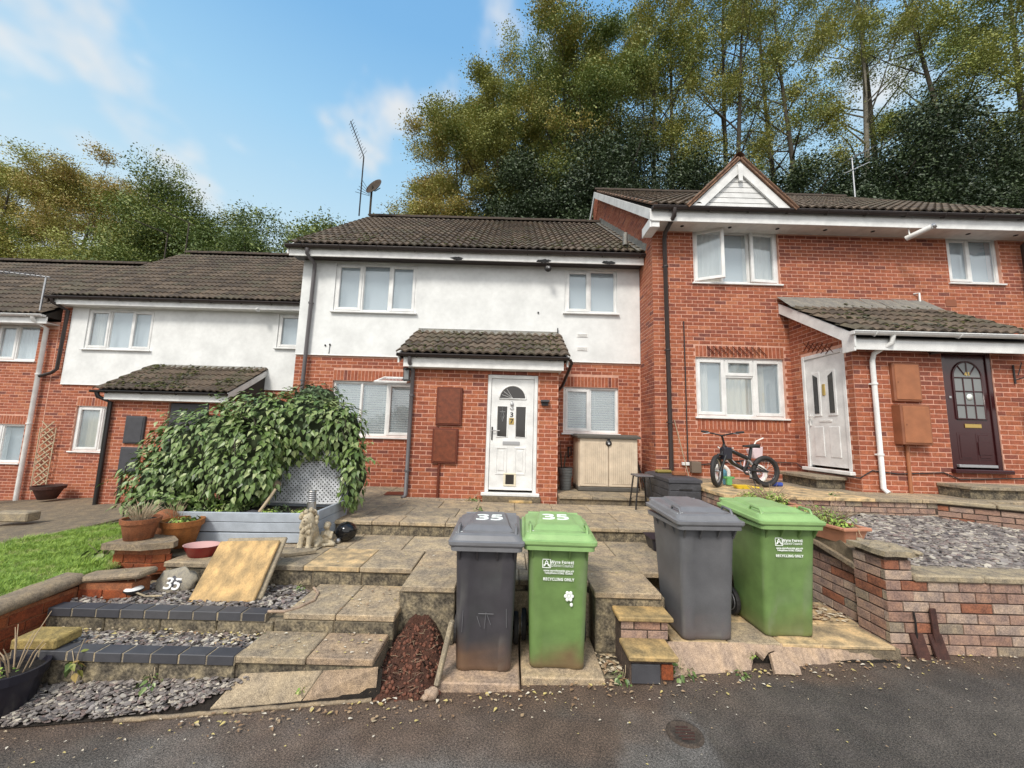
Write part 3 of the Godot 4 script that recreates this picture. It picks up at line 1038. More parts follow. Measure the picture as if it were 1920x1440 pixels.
	tube(st, [Vector3(-.338, 1.95, g + .01), Vector3(-.338, 1.95, g + .045), Vector3(-.20, 1.955, g + .045)], .009, 7)
	putw("handle", st, M.alu, d)
	st = ms()
	box(st, Vector3(-.11, .97, g), Vector3(.12, 1.0, g + .016), .008)
	box(st, Vector3(-.11, 1.17, g), Vector3(.12, 1.20, g + .016), .008)
	box(st, Vector3(-.11, 1.0, g), Vector3(-.07, 1.17, g + .015), .008)
	box(st, Vector3(.08, 1.0, g), Vector3(.12, 1.17, g + .015), .008)
	var cf := putw("cat_flap", st, M.cream, d)
	bx(cf, "flap", Vector3(-.07, 1.0, g), Vector3(.08, 1.17, g + .006), M.dark_pane, .002)
	bx(h, "front_step", Vector3(-.47, .70, pz), Vector3(.56, .795, pz + .075), M.concrete, .006)
	pieces(wall, "brick", brick_mesh, br, "brick", "brickwork")
	pieces(h, "roof_tile", tile_mesh, tiles, "tile", "roof_tiling")
	moss(h, Vector3(-2.05, 3.32, -6.84), u, pv.normalized(), 3.0, 1.5, 240, 41)
	moss(h, Vector3(-4.8, 5.83, -7.80), u, v.normalized(), 7.4, 1.3, 260, 42)

# clumps of moss and lichen on a roof slope
func moss(h: Node3D, o: Vector3, u: Vector3, v: Vector3, w: float, l: float, n: int, seed_: int) -> void:
	var st := ms()
	blob(st, Vector3.ZERO, Vector3(1, .45, 1), .8, seed_, 8, 5)
	st.generate_normals()
	var mesh := st.commit()
	var nz := FastNoiseLite.new()
	nz.seed = seed_
	nz.frequency = .8
	var e := []
	var nn := u.cross(v)
	var tries := 0
	while e.size() < n and tries < n * 12:
		tries += 1
		var a := rf(0, w)
		var b := l * pow(rf(0, 1), 1.4)
		if nz.get_noise_2d(a, b) < rf(-.25, .45): continue
		var s := rf(.008, .032)
		var p := o + u * a + v * b + nn * rf(.035, .062)
		e.append([Transform3D(Basis(u, nn, -v) * Basis(Vector3.UP, rf(0, TAU)) * Basis.from_scale(Vector3(s * rf(.8, 1.8), s * .8, s)), p), [0, 0, 1, 1, 2, 3][rng.randi() % 6]])
	many(h, "moss", mesh, e, M.moss_cols, M.moss, gp(h))

func right_house() -> void:
	var h := thing("brick_house", "red brick house with small white gablet, tiled porch and maroon and white doors", "house", Vector3(6, 1.3, -7.4))
	var Z := -7.4
	var X0 := 2.77
	var X1 := 10.95
	var u := Vector3.RIGHT
	var n := Vector3.BACK
	var holes := [Rect2(3.60 - X0, 5.02, 1.74, 1.13), Rect2(8.77 - X0, 5.16, 1.06, .99), Rect2(3.58 - X0, 2.33, 1.74, 1.17)]
	var st := ms()
	wall_core(st, Vector3(X0, 0, Z), u, n, X1 - X0, .9, 6.2, holes, .22)
	var top := func(z: float) -> float: return 6.24 + (-7.0 - z) * .728
	# the gable wall on the left
	st.set_smooth_group(-1)
	var a := [Vector3(X0, .9, Z - .22), Vector3(X0, top.call(Z - .22) - .04, Z - .22), Vector3(X0, top.call(-12.0) - .04, -12.0), Vector3(X0, 6.0, -17.0), Vector3(X0, .9, -17.0)]
	var b := []
	for p in a: b.append(p + Vector3(.2, 0, 0))
	poly(st, a, Vector3.LEFT); poly(st, b, Vector3.RIGHT)
	for i in 5:
		var i2 := (i + 1) % 5
		poly(st, [a[i], a[i2], b[i2], b[i]], (a[i] + a[i2]) / 2 - Vector3(X0, 4, -12))
	box(st, Vector3(X0, 6.0, Z - .22), Vector3(X0 + .2, 6.35, Z - .001))
	var wall := putw("brick_wall", st, M.mortar, h)
	shell(h, X0 + .2, X1, -16.5, Z - .22, .9, 6.2)
	var br := []
	brick_run(br, Vector3(X0, 0, Z), u, n, X1 - X0, 1.20, 6.12, holes, [Rect2(3.58 - X0, 3.505, 1.74, .225), Rect2(3.58 - X0, 2.10, 1.74, .15)])
	var side := []
	brick_run(side, Vector3(X0, 0, -13.0), Vector3.BACK, Vector3.LEFT, 5.6, .75, 10.2, [], [], func(c): return top.call(-13.0 + c) - .12, MIX, -1.5)
	for e in side:
		var p: Vector3 = e[0].origin
		if p.z > -8.3 or p.y > 5.85 + (-7.8 - p.z) * .726 - .2: br.append(e)
	window(h, 3.60, 5.34, 5.02, 6.15, Z, [[1.0, "o", "curtain"], [1.0, "f", "roller"], [1.0, "q", "curtain"]], "roller")
	window(h, 8.77, 9.83, 5.16, 6.15, Z, [[1.0, "c"], [1.15, "f"]], "roller")
	window(h, 3.58, 5.32, 2.33, 3.50, Z, [[1.0, "c", "half"], [1.05, "t", "beige"], [1.0, "c", "half"]], "net")
	# eaves
	bx(h, "soffit", Vector3(2.60, 6.10, Z - .02), Vector3(X1, 6.125, -6.99), M.soffit, .003)
	bx(h, "fascia", Vector3(2.58, 6.06, -6.99), Vector3(X1, 6.29, -6.965), M.white, .004)
	var sx := 3.3
	while sx < 10.5:
		var sv := ms()
		lathe(sv, [Vector2(.035, 6.094), Vector2(.035, 6.10), Vector2(0, 6.093)], 12, Transform3D(Basis(), Vector3(sx, 0, -7.2)))
		putw("soffit_vent", sv, M.dark, h)
		sx += .95
	gutter(h, 2.60, X1, 6.315, -6.90, M.brown_black, .058, .75)
	roof_body(h, 2.79, X1, -6.93, 6.32, -12.0, 9.99)
	var tiles := []
	var v := Vector3(0, 3.65, -5.08)
	var O := Vector3(2.60, 6.34, -6.90)
	var gx := 4.30
	roof_run(tiles, O, u, v.normalized(), X1 - 2.6, v.length(), .335, func(x, y): return y * .584 + 6.34 > 7.33 - 1.08 * absf(x + 2.6 - gx) - .05)
	ridge_run(h, Vector3(2.58, 10.01, -12), Vector3(X1, 10.01, -12), M.ridge)
	bargeboard(h, 2.57, 2.605, [Vector3(0, 6.29, -6.95), Vector3(0, 9.99, -12.0), Vector3(0, 6.3, -17.1)], .22, M.white)
	bx(h, "bargeboard_foot", Vector3(2.572, 5.93, -7.42), Vector3(2.603, 6.12, -6.97), M.white, .004)
	bx(h, "verge_soffit", Vector3(2.60, 5.95, -7.42), Vector3(2.77, 6.09, -6.99), M.white, .004)
	st = ms()
	for i in 18:
		var p := Vector3(2.66, 6.37, -6.90) + v.normalized() * (i * .335)
		cbox(st, Vector3.ZERO, Vector3(.10, .05, .34), .015, Transform3D(Basis(u, u.cross(v.normalized()), -v.normalized()), p + v.normalized() * .15))
	putw("verge_mortar", st, M.ridge_red, h)
	# the gablet
	var gz := -6.93
	st = ms()
	prism(st, PackedVector2Array([Vector2(gx - .84, 6.34), Vector2(gx + .84, 6.34), Vector2(gx, 7.18)]), .06, Transform3D(Basis(), Vector3(0, 0, gz - .03)))
	var gab := putw("gablet", st, M.white, h)
	for k in 8:
		var y0 := 6.34 + k * .108
		var w0 := (7.13 - y0) / .80 * .76
		if w0 < .03: break
		var w1 := (7.13 - y0 - .102) / .80 * .76
		if w1 < 0.0: w1 = 0.0
		st = ms()
		prism(st, PackedVector2Array([Vector2(gx - w0, y0), Vector2(gx + w0, y0), Vector2(gx + w1 + .001, y0 + .093), Vector2(gx - w1 - .001, y0 + .093)]), .02, Transform3D(Basis(Vector3.RIGHT, .05), Vector3(0, 0, gz + .012)) * Transform3D(Basis(), Vector3(0, 0, 0)) if false else Transform3D(Basis(), Vector3(0, 0, gz + .010)))
		putw("cladding_board", st, M.white, gab)
	for s in [-1.0, 1.0]:
		st = ms()
		prism(st, PackedVector2Array([Vector2(gx + s * .95, 6.33), Vector2(gx, 7.29), Vector2(gx, 7.05), Vector2(gx + s * .72, 6.33)]), .04, Transform3D(Basis(), Vector3(0, 0, gz + .06)))
		putw("bargeboard", st, M.white, gab)
		var un := Vector3(0, 0, -s)
		var vv := Vector3(-s * .705, .709, 0).normalized()
		var nn := un.cross(vv)
		if nn.y < 0: nn = -nn
		st = ms()
		var e0 := Vector3(gx + s * 1.02, 6.28, gz + .10)
		cbox(st, Vector3(0, .02, 0), Vector3(.02, .02, .02))
		var pl := [e0, e0 + vv * 1.46, e0 + vv * 1.46 + Vector3(0, 0, -1.75), e0 + Vector3(0, 0, -.12)]
		var pu := []
		for p in pl: pu.append(p + nn * .05)
		poly(st, pl, -nn); poly(st, pu, nn)
		for i in 4:
			poly(st, [pl[i], pl[(i + 1) % 4], pu[(i + 1) % 4], pu[i]], (pl[i] + pl[(i + 1) % 4]) / 2 - (pl[0] + pl[2]) / 2)
		for k in 7:
			var q := e0 + vv * (k * .205) + nn * .055 + Vector3(0, 0, -.03)
			cbox(st, Vector3(0, 0, 0), Vector3(.215, .035, .11), .012, Transform3D(Basis(vv, nn, vv.cross(nn)), q + vv * .1))
		putw("gablet_roof", st, M.ridge_red, gab)
		var go := Vector3(gx + s * 1.02, 6.34, gz - 1.8 if s < 0 else gz)
		roof_run(tiles, go, Vector3(0, 0, -s), vv, 1.75, 1.40, .335, func(x, y): return true)
	ridge_run(gab, Vector3(gx, 7.36, gz + .10), Vector3(gx, 7.36, gz - 1.75), M.ridge_red, .09)
	st = ms()
	prism(st, PackedVector2Array([Vector2(gx - .035, 6.86), Vector2(gx + .035, 6.86), Vector2(gx + .05, 7.20), Vector2(gx - .05, 7.20)]), .03, Transform3D(Basis(), Vector3(0, 0, gz + .085)))
	putw("finial", st, M.white, gab)
	# pipes and small fittings on the front
	pipe(h, "downpipe", [Vector3(3.02, 6.28, -6.89), Vector3(3.02, 6.14, -6.90), Vector3(2.98, 5.98, -7.24), Vector3(2.99, 5.88, -7.32), Vector3(3.03, 1.25, -7.32)], .042, M.brown_black, [Vector3(3.0, 5.3, -7.32), Vector3(3.01, 3.6, -7.32), Vector3(3.02, 2.2, -7.32)])
	pipe(h, "downpipe", [Vector3(10.12, 6.28, -6.89), Vector3(10.12, 6.10, -6.92), Vector3(10.22, 5.95, -7.30), Vector3(10.22, 3.6, -7.31)], .045, M.brown_black)
	var fl := pipe(h, "boiler_flue", [Vector3(7.585, 5.88, -7.05), Vector3(7.67, 5.918, -6.9), Vector3(7.76, 5.955, -6.74)], .05, M.white_old)
	st = ms()
	tube(st, [Vector3(7.765, 5.957, -6.73), Vector3(7.79, 5.97, -6.69)], .045, 10)
	tube(st, [Vector3(7.775, 5.962, -6.715), Vector3(7.779, 5.964, -6.708)], .06, 10)
	putw("flue_end", st, M.alu, fl)
	pipe(h, "flue_bracket", [Vector3(7.62, 6.11, -7.03), Vector3(7.62, 5.90, -7.0)], .012, M.white_old)
	pipe(h, "overflow_pipe", [Vector3(8.0, 4.90, Z), Vector3(8.05, 4.90, Z + .06), Vector3(8.05, 4.66, Z + .06)], .018, M.white)
	pipe(h, "cable", [Vector3(3.36, 4.20, Z + .02), Vector3(3.365, 3.2, Z + .022), Vector3(3.37, 1.40, Z + .02)], .011, M.dark)
	bx(h, "cable_box", Vector3(3.40, 1.27, Z), Vector3(3.58, 1.48, Z + .12), mat(c3(.16, .12, .09), .8), .01)
	bx(h, "cable_plate", Vector3(3.25, 1.40, Z), Vector3(3.39, 1.46, Z + .05), M.white_old, .006)
	bx(h, "air_brick", Vector3(8.62, 4.66, Z), Vector3(8.84, 4.80, Z + .012), mat(c3(.25, .09, .05), .9), .004)
	st = ms()
	for i in 9:
		var x := 3.80 + i * .125
		tube(st, [Vector3(x, 3.72, Z + .03), Vector3(x + .16, 3.55, Z + .03)], .009, 5)
		if i < 8: tube(st, [Vector3(x + .16, 3.72, Z + .045), Vector3(x, 3.55, Z + .045)], .006, 5)
	putw("brown_trellis", st, M.brown_box_dark, h)
	# the porch
	var pz := -6.05
	var px := 5.45
	var pb := 8.22
	st = ms()
	var ph := [Rect2(6.88 - px, 1.50, .80, 1.98)]
	wall_core(st, Vector3(px, 0, pz), u, n, pb - px, 1.0, 3.52, ph, .12)
	wall_core(st, Vector3(px, 0, Z), Vector3.BACK, Vector3.LEFT, Z * -1.0 + pz - .12, 1.0, 3.52, [Rect2(.27, 1.46, .93, 2.02)], .12)
	poly(st, [Vector3(px, 3.52, Z), Vector3(px, 3.52, pz), Vector3(px, 4.52, Z)], Vector3.LEFT)
	poly(st, [Vector3(pb, 1.0, Z), Vector3(pb, 1.0, pz - .12), Vector3(pb, 3.52, pz - .12), Vector3(pb, 4.52, Z)], Vector3.RIGHT)
	var pw := putw("porch_wall", st, M.mortar, h)
	brick_run(br, Vector3(px, 0, pz), u, n, pb - px, 1.13, 3.46, ph, [], null, MIX, 2.0)
	brick_run(br, Vector3(px, 0, Z), Vector3.BACK, Vector3.LEFT, 1.345, 1.13, 4.5, [Rect2(.27, 1.40, .93, 2.08)], [], func(c): return 4.44 - .62 * c, MIX, 1.5)
	# what hides the porch's inside
	bx(h, "porch_ceiling", Vector3(px + .02, 3.44, Z), Vector3(pb, 3.47, -5.86), M.soffit, .003)
	bx(h, "porch_fascia", Vector3(5.32, 3.36, -5.86), Vector3(pb + .05, 3.55, -5.835), M.white, .004)
	gutter(h, 5.22, pb + .12, 3.63, -5.77, M.white, .055, 1.3)
	st = ms()
	poly(st, [Vector3(5.30, 3.58, -5.80), Vector3(8.10, 3.58, -5.80), Vector3(8.10, 4.58, Z), Vector3(5.30, 4.58, Z)], Vector3(0, 1, 1))
	poly(st, [Vector3(5.30, 3.53, -5.80), Vector3(8.10, 3.53, -5.80), Vector3(8.10, 4.53, Z), Vector3(5.30, 4.53, Z)], Vector3(0, -1, -1))
	putw("porch_roof", st, M.roof_deck, h)
	var pv := Vector3(0, 1.0, -1.62)
	roof_run(tiles, Vector3(5.26, 3.62, -5.76), u, pv.normalized(), 2.86, pv.length() - .1, .31, null, 3.0)
	bargeboard(h, 5.27, 5.30, [Vector3(0, 3.60, -5.79), Vector3(0, 4.62, Z)], .20, M.white)
	bx(h, "bargeboard_foot", Vector3(5.271, 3.33, -6.02), Vector3(5.30, 3.58, -5.80), M.white, .004)
	st = ms()
	for i in 9:
		var xa := 5.22 + i * .325
		var q := [Vector3(xa, 4.42, -6.98), Vector3(xa + .325, 4.42, -6.98), Vector3(xa + .325, 4.76, Z + .03), Vector3(xa, 4.76, Z + .03)]
		for j in 4: q[j] += Vector3(0, rf(-.012, .012), 0)
		poly(st, q, Vector3(0, 1, 1))
	putw("lead_flashing", st, M.lead, h)
	pipe(h, "porch_downpipe", [Vector3(5.86, 3.60, -5.77), Vector3(5.86, 3.47, -5.80), Vector3(5.72, 3.33, -5.96), Vector3(5.71, 3.22, -5.99), Vector3(5.71, 1.24, -5.99), Vector3(5.73, 1.18, -5.93)], .036, M.white, [Vector3(5.71, 2.85, -5.99), Vector3(5.71, 1.75, -5.99)])
	meter_box(h, 6.02, 6.46, 2.58, 3.20, pz, M.tan_box, M.tan_box_side, .06)
	meter_box(h, 6.00, 6.46, 1.91, 2.53, pz, M.tan_box, M.tan_box_side, .15)
	pipe(h, "cable_duct", [Vector3(6.16, 1.92, pz + .03), Vector3(6.16, 1.16, pz + .03)], .024, M.tan_box)
	st = ms()
	blob(st, Vector3(6.66, 3.40, pz + .09), Vector3(.07, .05, .07), .2, 2)
	tube(st, [Vector3(6.60, 3.36, pz + .1), Vector3(6.74, 3.38, pz + .16)], .03, 8)
	putw("security_light", st, M.brown_black, h)
	# maroon door
	var g := pz - .04
	st = ms()
	box(st, Vector3(6.88, 1.56, g - .06), Vector3(6.95, 3.46, g + .03), .006)
	box(st, Vector3(7.61, 1.56, g - .06), Vector3(7.68, 3.46, g + .03), .006)
	box(st, Vector3(6.95, 3.38, g - .06), Vector3(7.61, 3.46, g + .029), .006)
	var d := putw("front_door", st, M.maroon, h)
	bx(d, "door_leaf", Vector3(6.955, 1.58, g - .04), Vector3(7.605, 3.375, g + .008), M.maroon, .004)
	bx(d, "threshold", Vector3(6.84, 1.50, g - .05), Vector3(7.74, 1.56, g + .12), M.maroon, .01)
	bx(d, "weatherboard", Vector3(6.98, 1.585, g), Vector3(7.58, 1.63, g + .05), M.alu, .006)
	var f := g + .009
	st = ms()
	var arc := PackedVector2Array([Vector2(7.06, 2.34), Vector2(7.52, 2.34)])
	for k in 15:
		var t := PI * k / 14.0
		arc.append(Vector2(7.29 + .23 * cos(t), 3.0 + .26 * sin(t)))
	prism(st, arc, .006, Transform3D(Basis(), Vector3(0, 0, f + .006)))
	putw("arched_pane", st, M.frosted, d)
	st = ms()
	var loop := []
	for p in arc: loop.append(Vector3(p.x, p.y, f + .006))
	loop.append(loop[0])
	tube(st, loop, .016, 6)
	for x in [7.213, 7.367]: tube(st, [Vector3(x, 2.34, f + .008), Vector3(x, 3.0, f + .008)], .011, 6)
	for y in [2.56, 2.78, 3.0]: tube(st, [Vector3(7.06, y, f + .008), Vector3(7.52, y, f + .008)], .011, 6)
	for t in [.28, .5, .72]: tube(st, [Vector3(7.29 + .07 * cos(PI * t), 3.0 + .07 * sin(PI * t), f + .008), Vector3(7.29 + .23 * cos(PI * t), 3.0 + .26 * sin(PI * t), f + .008)], .011, 6)
	putw("glazing_bar", st, M.maroon, d)
	st = ms()
	lathe(st, [Vector2(0, .004), Vector2(.05, .003), Vector2(.05, 0)], 18, Transform3D(Basis(Vector3.RIGHT, PI / 2), Vector3(7.29, 2.69, f + .012)))
	putw("round_sticker", st, M.print, d)
	st = ms()
	for s in [[7.03, 7.255], [7.325, 7.55]]:
		box(st, Vector3(s[0], 1.70, f - .004), Vector3(s[1], 2.12, f + .004), .003)
		box(st, Vector3(s[0] + .03, 1.73, f), Vector3(s[1] - .03, 2.09, f + .012), .010)
	putw("lower_panel", st, M.maroon, d)
	bx(d, "letter_plate", Vector3(7.17, 2.20, f), Vector3(7.43, 2.265, f + .012), M.brass, .006)
	bx(d, "cat_flap", Vector3(7.34, 1.78, f + .006), Vector3(7.54, 1.98, f + .018), M.maroon, .01)
	bx(d, "lock", Vector3(6.965, 2.66, f), Vector3(7.0, 2.70, f + .02), M.alu, .006)
	text(d, "door_number", "41", .06, Transform3D(Basis(), Vector3(7.29, 3.06, f + .012) - gp(d)), M.brass)
	# white door in the side of the porch
	var xf := Transform3D(Basis(Vector3.BACK, Vector3.UP, Vector3.LEFT), Vector3(px + .03, 0, Z))
	st = ms()
	box(st, Vector3(.27, 1.46, -.05), Vector3(.335, 3.48, .035), .006, xf)
	box(st, Vector3(1.135, 1.46, -.05), Vector3(1.20, 3.48, .035), .006, xf)
	box(st, Vector3(.335, 3.41, -.05), Vector3(1.135, 3.48, .034), .006, xf)
	var sd := putw("side_door", st, M.white, h)
	st = ms()
	box(st, Vector3(.34, 1.50, -.04), Vector3(1.13, 3.405, .016), .004, xf)
	putw("door_leaf", st, M.white, sd)
	st = ms()
	box(st, Vector3(.22, 1.40, -.05), Vector3(1.25, 1.46, .11), .01, xf)
	putw("threshold", st, M.white, sd)
	for s in [[.47, .66], [.80, .99]]:
		st = ms()
		box(st, Vector3(s[0], 2.36, .012), Vector3(s[1], 3.15, .028), .010, xf)
		box(st, Vector3(s[0] - .01, 1.66, .012), Vector3(s[1] + .01, 2.18, .026), .010, xf)
		putw("moulding", st, M.white, sd)
		st = ms()
		prism(st, PackedVector2Array([Vector2(s[0] + .045, 2.41), Vector2(s[1] - .045, 2.41), Vector2(s[1] - .045, 3.05 if s[0] < .6 else 3.11), Vector2(s[0] + .045, 3.11 if s[0] < .6 else 3.05)]), .01, xf * Transform3D(Basis(), Vector3(0, 0, .034)))
		putw("tall_pane", st, M.dark_pane, sd)
	st = ms()
	box(st, Vector3(.70, 2.72, .014), Vector3(.76, 2.92, .03), .004, xf)
	putw("knocker", st, M.brass, sd)
	st = ms()
	box(st, Vector3(.60, 2.26, .014), Vector3(.86, 2.30, .026), .004, xf)
	putw("letter_plate", st, M.white_old, sd)
	st = ms()
	tube(st, [xf * Vector3(.40, 2.40, .03), xf * Vector3(.40, 2.20, .03)], .012, 6)
	tube(st, [xf * Vector3(.40, 2.36, .03), xf * Vector3(.40, 2.36, .06), xf * Vector3(.52, 2.36, .06)], .010, 6)
	putw("handle", st, M.white_old, sd)
	st = ms()
	for i in 6:
		tube(st, [xf * Vector3(.35 + i * .1, 3.75 - i * .03, .03), xf * Vector3(.50 + i * .1, 3.58 - i * .03, .03)], .009, 5)
		tube(st, [xf * Vector3(.50 + i * .1, 3.73 - i * .03, .04), xf * Vector3(.35 + i * .1, 3.58 - i * .03, .04)], .006, 5)
	putw("brown_trellis", st, M.brown_box_dark, h)
	pipe(h, "cable", [Vector3(3.6, 1.42, Z + .02), Vector3(4.4, 1.52, Z + .02), Vector3(5.42, 1.50, Z + .03), Vector3(5.42, 1.40, Z + .2), Vector3(5.42, 1.38, pz), Vector3(5.6, 1.50, pz + .02), Vector3(6.0, 1.46, pz + .02), Vector3(6.7, 1.50, pz + .02), Vector3(6.95, 1.40, pz + .02), Vector3(8.2, 1.46, pz + .02)], .009, M.dark)
	# hanging bracket, basket and trellis at the right end
	st = ms()
	tube(st, [Vector3(8.0, 3.22, pz + .02), Vector3(8.0, 2.92, pz + .02)], .012, 6)
	tube(st, [Vector3(8.0, 2.98, pz + .03), Vector3(8.2, 3.08, pz + .22), Vector3(8.28, 3.16, pz + .32)], .009, 6)
	for i in 4: tube(st, [Vector3(8.02 + i * .06, 3.05 + i * .03, pz + .05 + i * .06), Vector3(8.1 + i * .05, 3.26, pz + .05 + i * .06)], .006, 5)
	putw("basket_bracket", st, M.dark, h)
	pieces(wall, "brick", brick_mesh, br, "brick", "brickwork")
	pieces(h, "roof_tile", tile_mesh, tiles, "tile", "roof_tiling")
	moss(h, Vector3(5.3, 3.66, -5.78), u, pv.normalized(), 2.7, 1.6, 120, 51)
	var bp := thing("hanging_plant_ball", "round green topiary ball hanging by the maroon door", "plant", Vector3(8.03, 2.66, -5.72))
	st = ms()
	tube(st, [Vector3(0, .42, -.02), Vector3(0, .14, 0)], .004, 4)
	blob(st, Vector3.ZERO, Vector3(.12, .12, .12), .2, 1)
	put("core", st, M.dark, bp)
	var e := []
	for i in 420:
		var dd := Vector3(rng.randfn(), rng.randfn(), rng.randfn()).normalized()
		e.append([Transform3D(Basis(Vector3.UP, rf(0, TAU)).rotated(Vector3.RIGHT, rf(-1, 1)).scaled(Vector3.ONE * rf(.03, .05)), dd * rf(.11, .16)), rng.randi() % 4])
	many(bp, "leaves", leaf_mesh(), e, M.darkleaf_cols, M.darkleaf)

func left_houses() -> void:
	var Z := -10.2
	var u := Vector3.RIGHT
	var n := Vector3.BACK
	var h := thing("terraced_house", "lower house with white rendered upper storey beside the big climbing plant", "house", Vector3(-8, .02, Z))
	var X0 := -12.3
	var holes := [Rect2(-11.55 - X0, 3.83, 1.80, 1.10), Rect2(-6.38 - X0, 4.0, .9, .94), Rect2(-11.50 - X0, 1.12, 1.75, 1.18)]
	var st := ms()
	wall_core(st, Vector3(X0, 0, Z), u, n, 7.58, -.5, 5.08, holes, .22)
	var wall := putw("brick_wall", st, M.mortar, h)
	shell(h, X0, -4.72, -17.0, Z - .22, -.5, 5.08)
	var br := []
	brick_run(br, Vector3(X0, 0, Z), u, n, 7.5, -.15, 4.95, holes + [Rect2(.28, 2.87, 7.4, 2.3)], [Rect2(-11.50 - X0, 2.305, 1.75, .225)])
	st = ms()
	var ho := []
	for q in holes: ho.append(Rect2(q.position - Vector2(.3, 0), q.size))
	wall_core(st, Vector3(X0 + .3, 0, Z + .035), u, n, 7.25, 2.87, 4.98, ho, .034)
	putw("rendered_panel", st, M.render, h)
	bx(h, "drip_bead", Vector3(X0 + .3, 2.852, Z), Vector3(-4.75, 2.87, Z + .045), M.white_old, .004)
	window(h, -11.55, -9.75, 3.83, 4.93, Z + .055, [[.95, "c", "half"], [1.05, "f"], [.95, "c"]], "roller")
	window(h, -6.38, -5.48, 4.0, 4.94, Z + .055, [[1.0, "c"]], "roller")
	window(h, -11.50, -9.75, 1.12, 2.30, Z, [[1.2, "c", "beige"], [1.0, "f", "beige"], [1.0, "f", "beige"]], "beige")
	bx(h, "soffit", Vector3(X0, 4.97, Z), Vector3(-4.75, 5.0, -9.90), M.soffit, .003)
	bx(h, "fascia", Vector3(X0 + .1, 4.96, -9.90), Vector3(-4.75, 5.13, -9.875), M.white, .004)
	gutter(h, X0 - .05, -4.76, 5.15, -9.81, M.brown_black)
	roof_body(h, X0 - .05, -4.74, -9.86, 5.17, -13.8, 8.22)
	var tiles := []
	var v := Vector3(0, 3.05, -3.95)
	roof_run(tiles, Vector3(X0 - .08, 5.18, -9.83), u, v.normalized(), 7.6, v.length(), .335)
	ridge_run(h, Vector3(X0 - .05, 8.24, -13.8), Vector3(-4.8, 8.24, -13.8), M.ridge)
	bargeboard(h, X0 - .09, X0 - .055, [Vector3(0, 5.17, -9.86), Vector3(0, 8.22, -13.8), Vector3(0, 5.17, -17.7)], .18, M.ridge)
	pipe(h, "downpipe", [Vector3(-12.2, 5.13, -9.82), Vector3(-12.2, 5.0, -9.84), Vector3(-12.05, 4.85, -10.1), Vector3(-12.08, 3.25, -10.1), Vector3(-12.2, 3.15, -10.1), Vector3(-12.5, 3.05, -10.1)], .042, M.brown_black)
	st = ms()
	tube(st, [Vector3(-6.9, 5.03, -10.0), Vector3(-6.72, 4.92, -9.80)], .05, 9)
	var scam := putw("security_camera", st, M.white, h)
	st = ms()
	tube(st, [Vector3(-6.93, 5.05, -10.02), Vector3(-6.88, 5.02, -9.98)], .058, 9)
	putw("lens", st, M.black, scam)
	for y in [3.34, 3.06]:
		bx(h, "air_vent", Vector3(-5.35, y - .05, Z + .03), Vector3(-5.1, y + .05, Z + .045), M.white_old, .003)
	# the porch
	var pz := -9.05
	st = ms()
	var ph := [Rect2(1.40, .15, .95, 2.25)]
	wall_core(st, Vector3(-9.45, 0, pz), u, n, 2.75, -.4, 2.46, ph, .12)
	box(st, Vector3(-9.45, -.4, Z), Vector3(-9.35, 2.46, pz - .12))
	box(st, Vector3(-6.8, -.4, Z), Vector3(-6.7, 2.46, pz - .12))
	putw("porch_wall", st, M.mortar, h)
	brick_run(br, Vector3(-9.45, 0, pz), u, n, 2.75, -.15, 2.44, ph, [], null, MIX, 2.0)
	brick_run(br, Vector3(-6.7, 0, pz), Vector3.FORWARD, Vector3.RIGHT, 1.13, 1.2, 3.2, [], [], func(c): return 2.45 + .68 * c)
	bx(h, "porch_ceiling", Vector3(-9.5, 2.44, Z), Vector3(-6.65, 2.47, -8.9), M.soffit, .003)
	bx(h, "porch_fascia", Vector3(-9.42, 2.42, -8.90), Vector3(-6.6, 2.58, -8.875), M.white, .004)
	gutter(h, -9.66, -6.55, 2.62, -8.81, M.black, .05)
	st = ms()
	poly(st, [Vector3(-9.6, 2.62, -8.86), Vector3(-6.58, 2.62, -8.86), Vector3(-6.58, 3.38, Z), Vector3(-9.6, 3.38, Z)], Vector3(0, 1, 1))
	for x in [-9.6, -6.58]: poly(st, [Vector3(x, 2.62, -8.86), Vector3(x, 3.38, Z), Vector3(x, 2.58, Z), Vector3(x, 2.58, -8.86)], Vector3(x + 8, 0, 0))
	putw("porch_roof", st, M.roof_deck, h)
	var pv := Vector3(0, .78, -1.36)
	roof_run(tiles, Vector3(-9.64, 2.64, -8.83), u, pv.normalized(), 3.1, pv.length(), .315, null, 3.0)
	bargeboard(h, -6.575, -6.545, [Vector3(0, 2.64, -8.86), Vector3(0, 3.40, Z)], .16, M.white)
	st = ms()
	poly(st, [Vector3(-9.62, 3.33, -9.98), Vector3(-6.54, 3.33, -9.98), Vector3(-6.57, 3.46, Z + .06), Vector3(-9.58, 3.46, Z + .06)], Vector3(0, 1, 1))
	putw("lead_flashing", st, M.lead, h)
	pipe(h, "porch_downpipe", [Vector3(-9.55, 2.60, -8.82), Vector3(-9.52, 2.48, -8.84), Vector3(-9.36, 2.36, -8.98), Vector3(-9.36, .0, -8.99)], .045, M.black)
	meter_box(h, -8.97, -8.52, 1.42, 2.06, pz, M.grey_box, M.grey_box)
	meter_box(h, -8.99, -8.54, .74, 1.34, pz, M.grey_box, M.grey_box)
	pipe(h, "cable_duct", [Vector3(-8.9, .76, pz + .03), Vector3(-8.9, -.05, pz + .03)], .03, M.brown_black)
	bx(h, "front_door", Vector3(-8.03, .15, pz - .08), Vector3(-7.12, 2.38, pz - .03), M.grey_box, .01)
	pieces(wall, "brick", brick_mesh, br, "brick", "brickwork")
	pieces(h, "roof_tile", tile_mesh, tiles, "tile", "roof_tiling")
	moss(h, Vector3(-9.5, 2.68, -8.85), u, pv.normalized(), 2.9, 1.5, 420, 61)
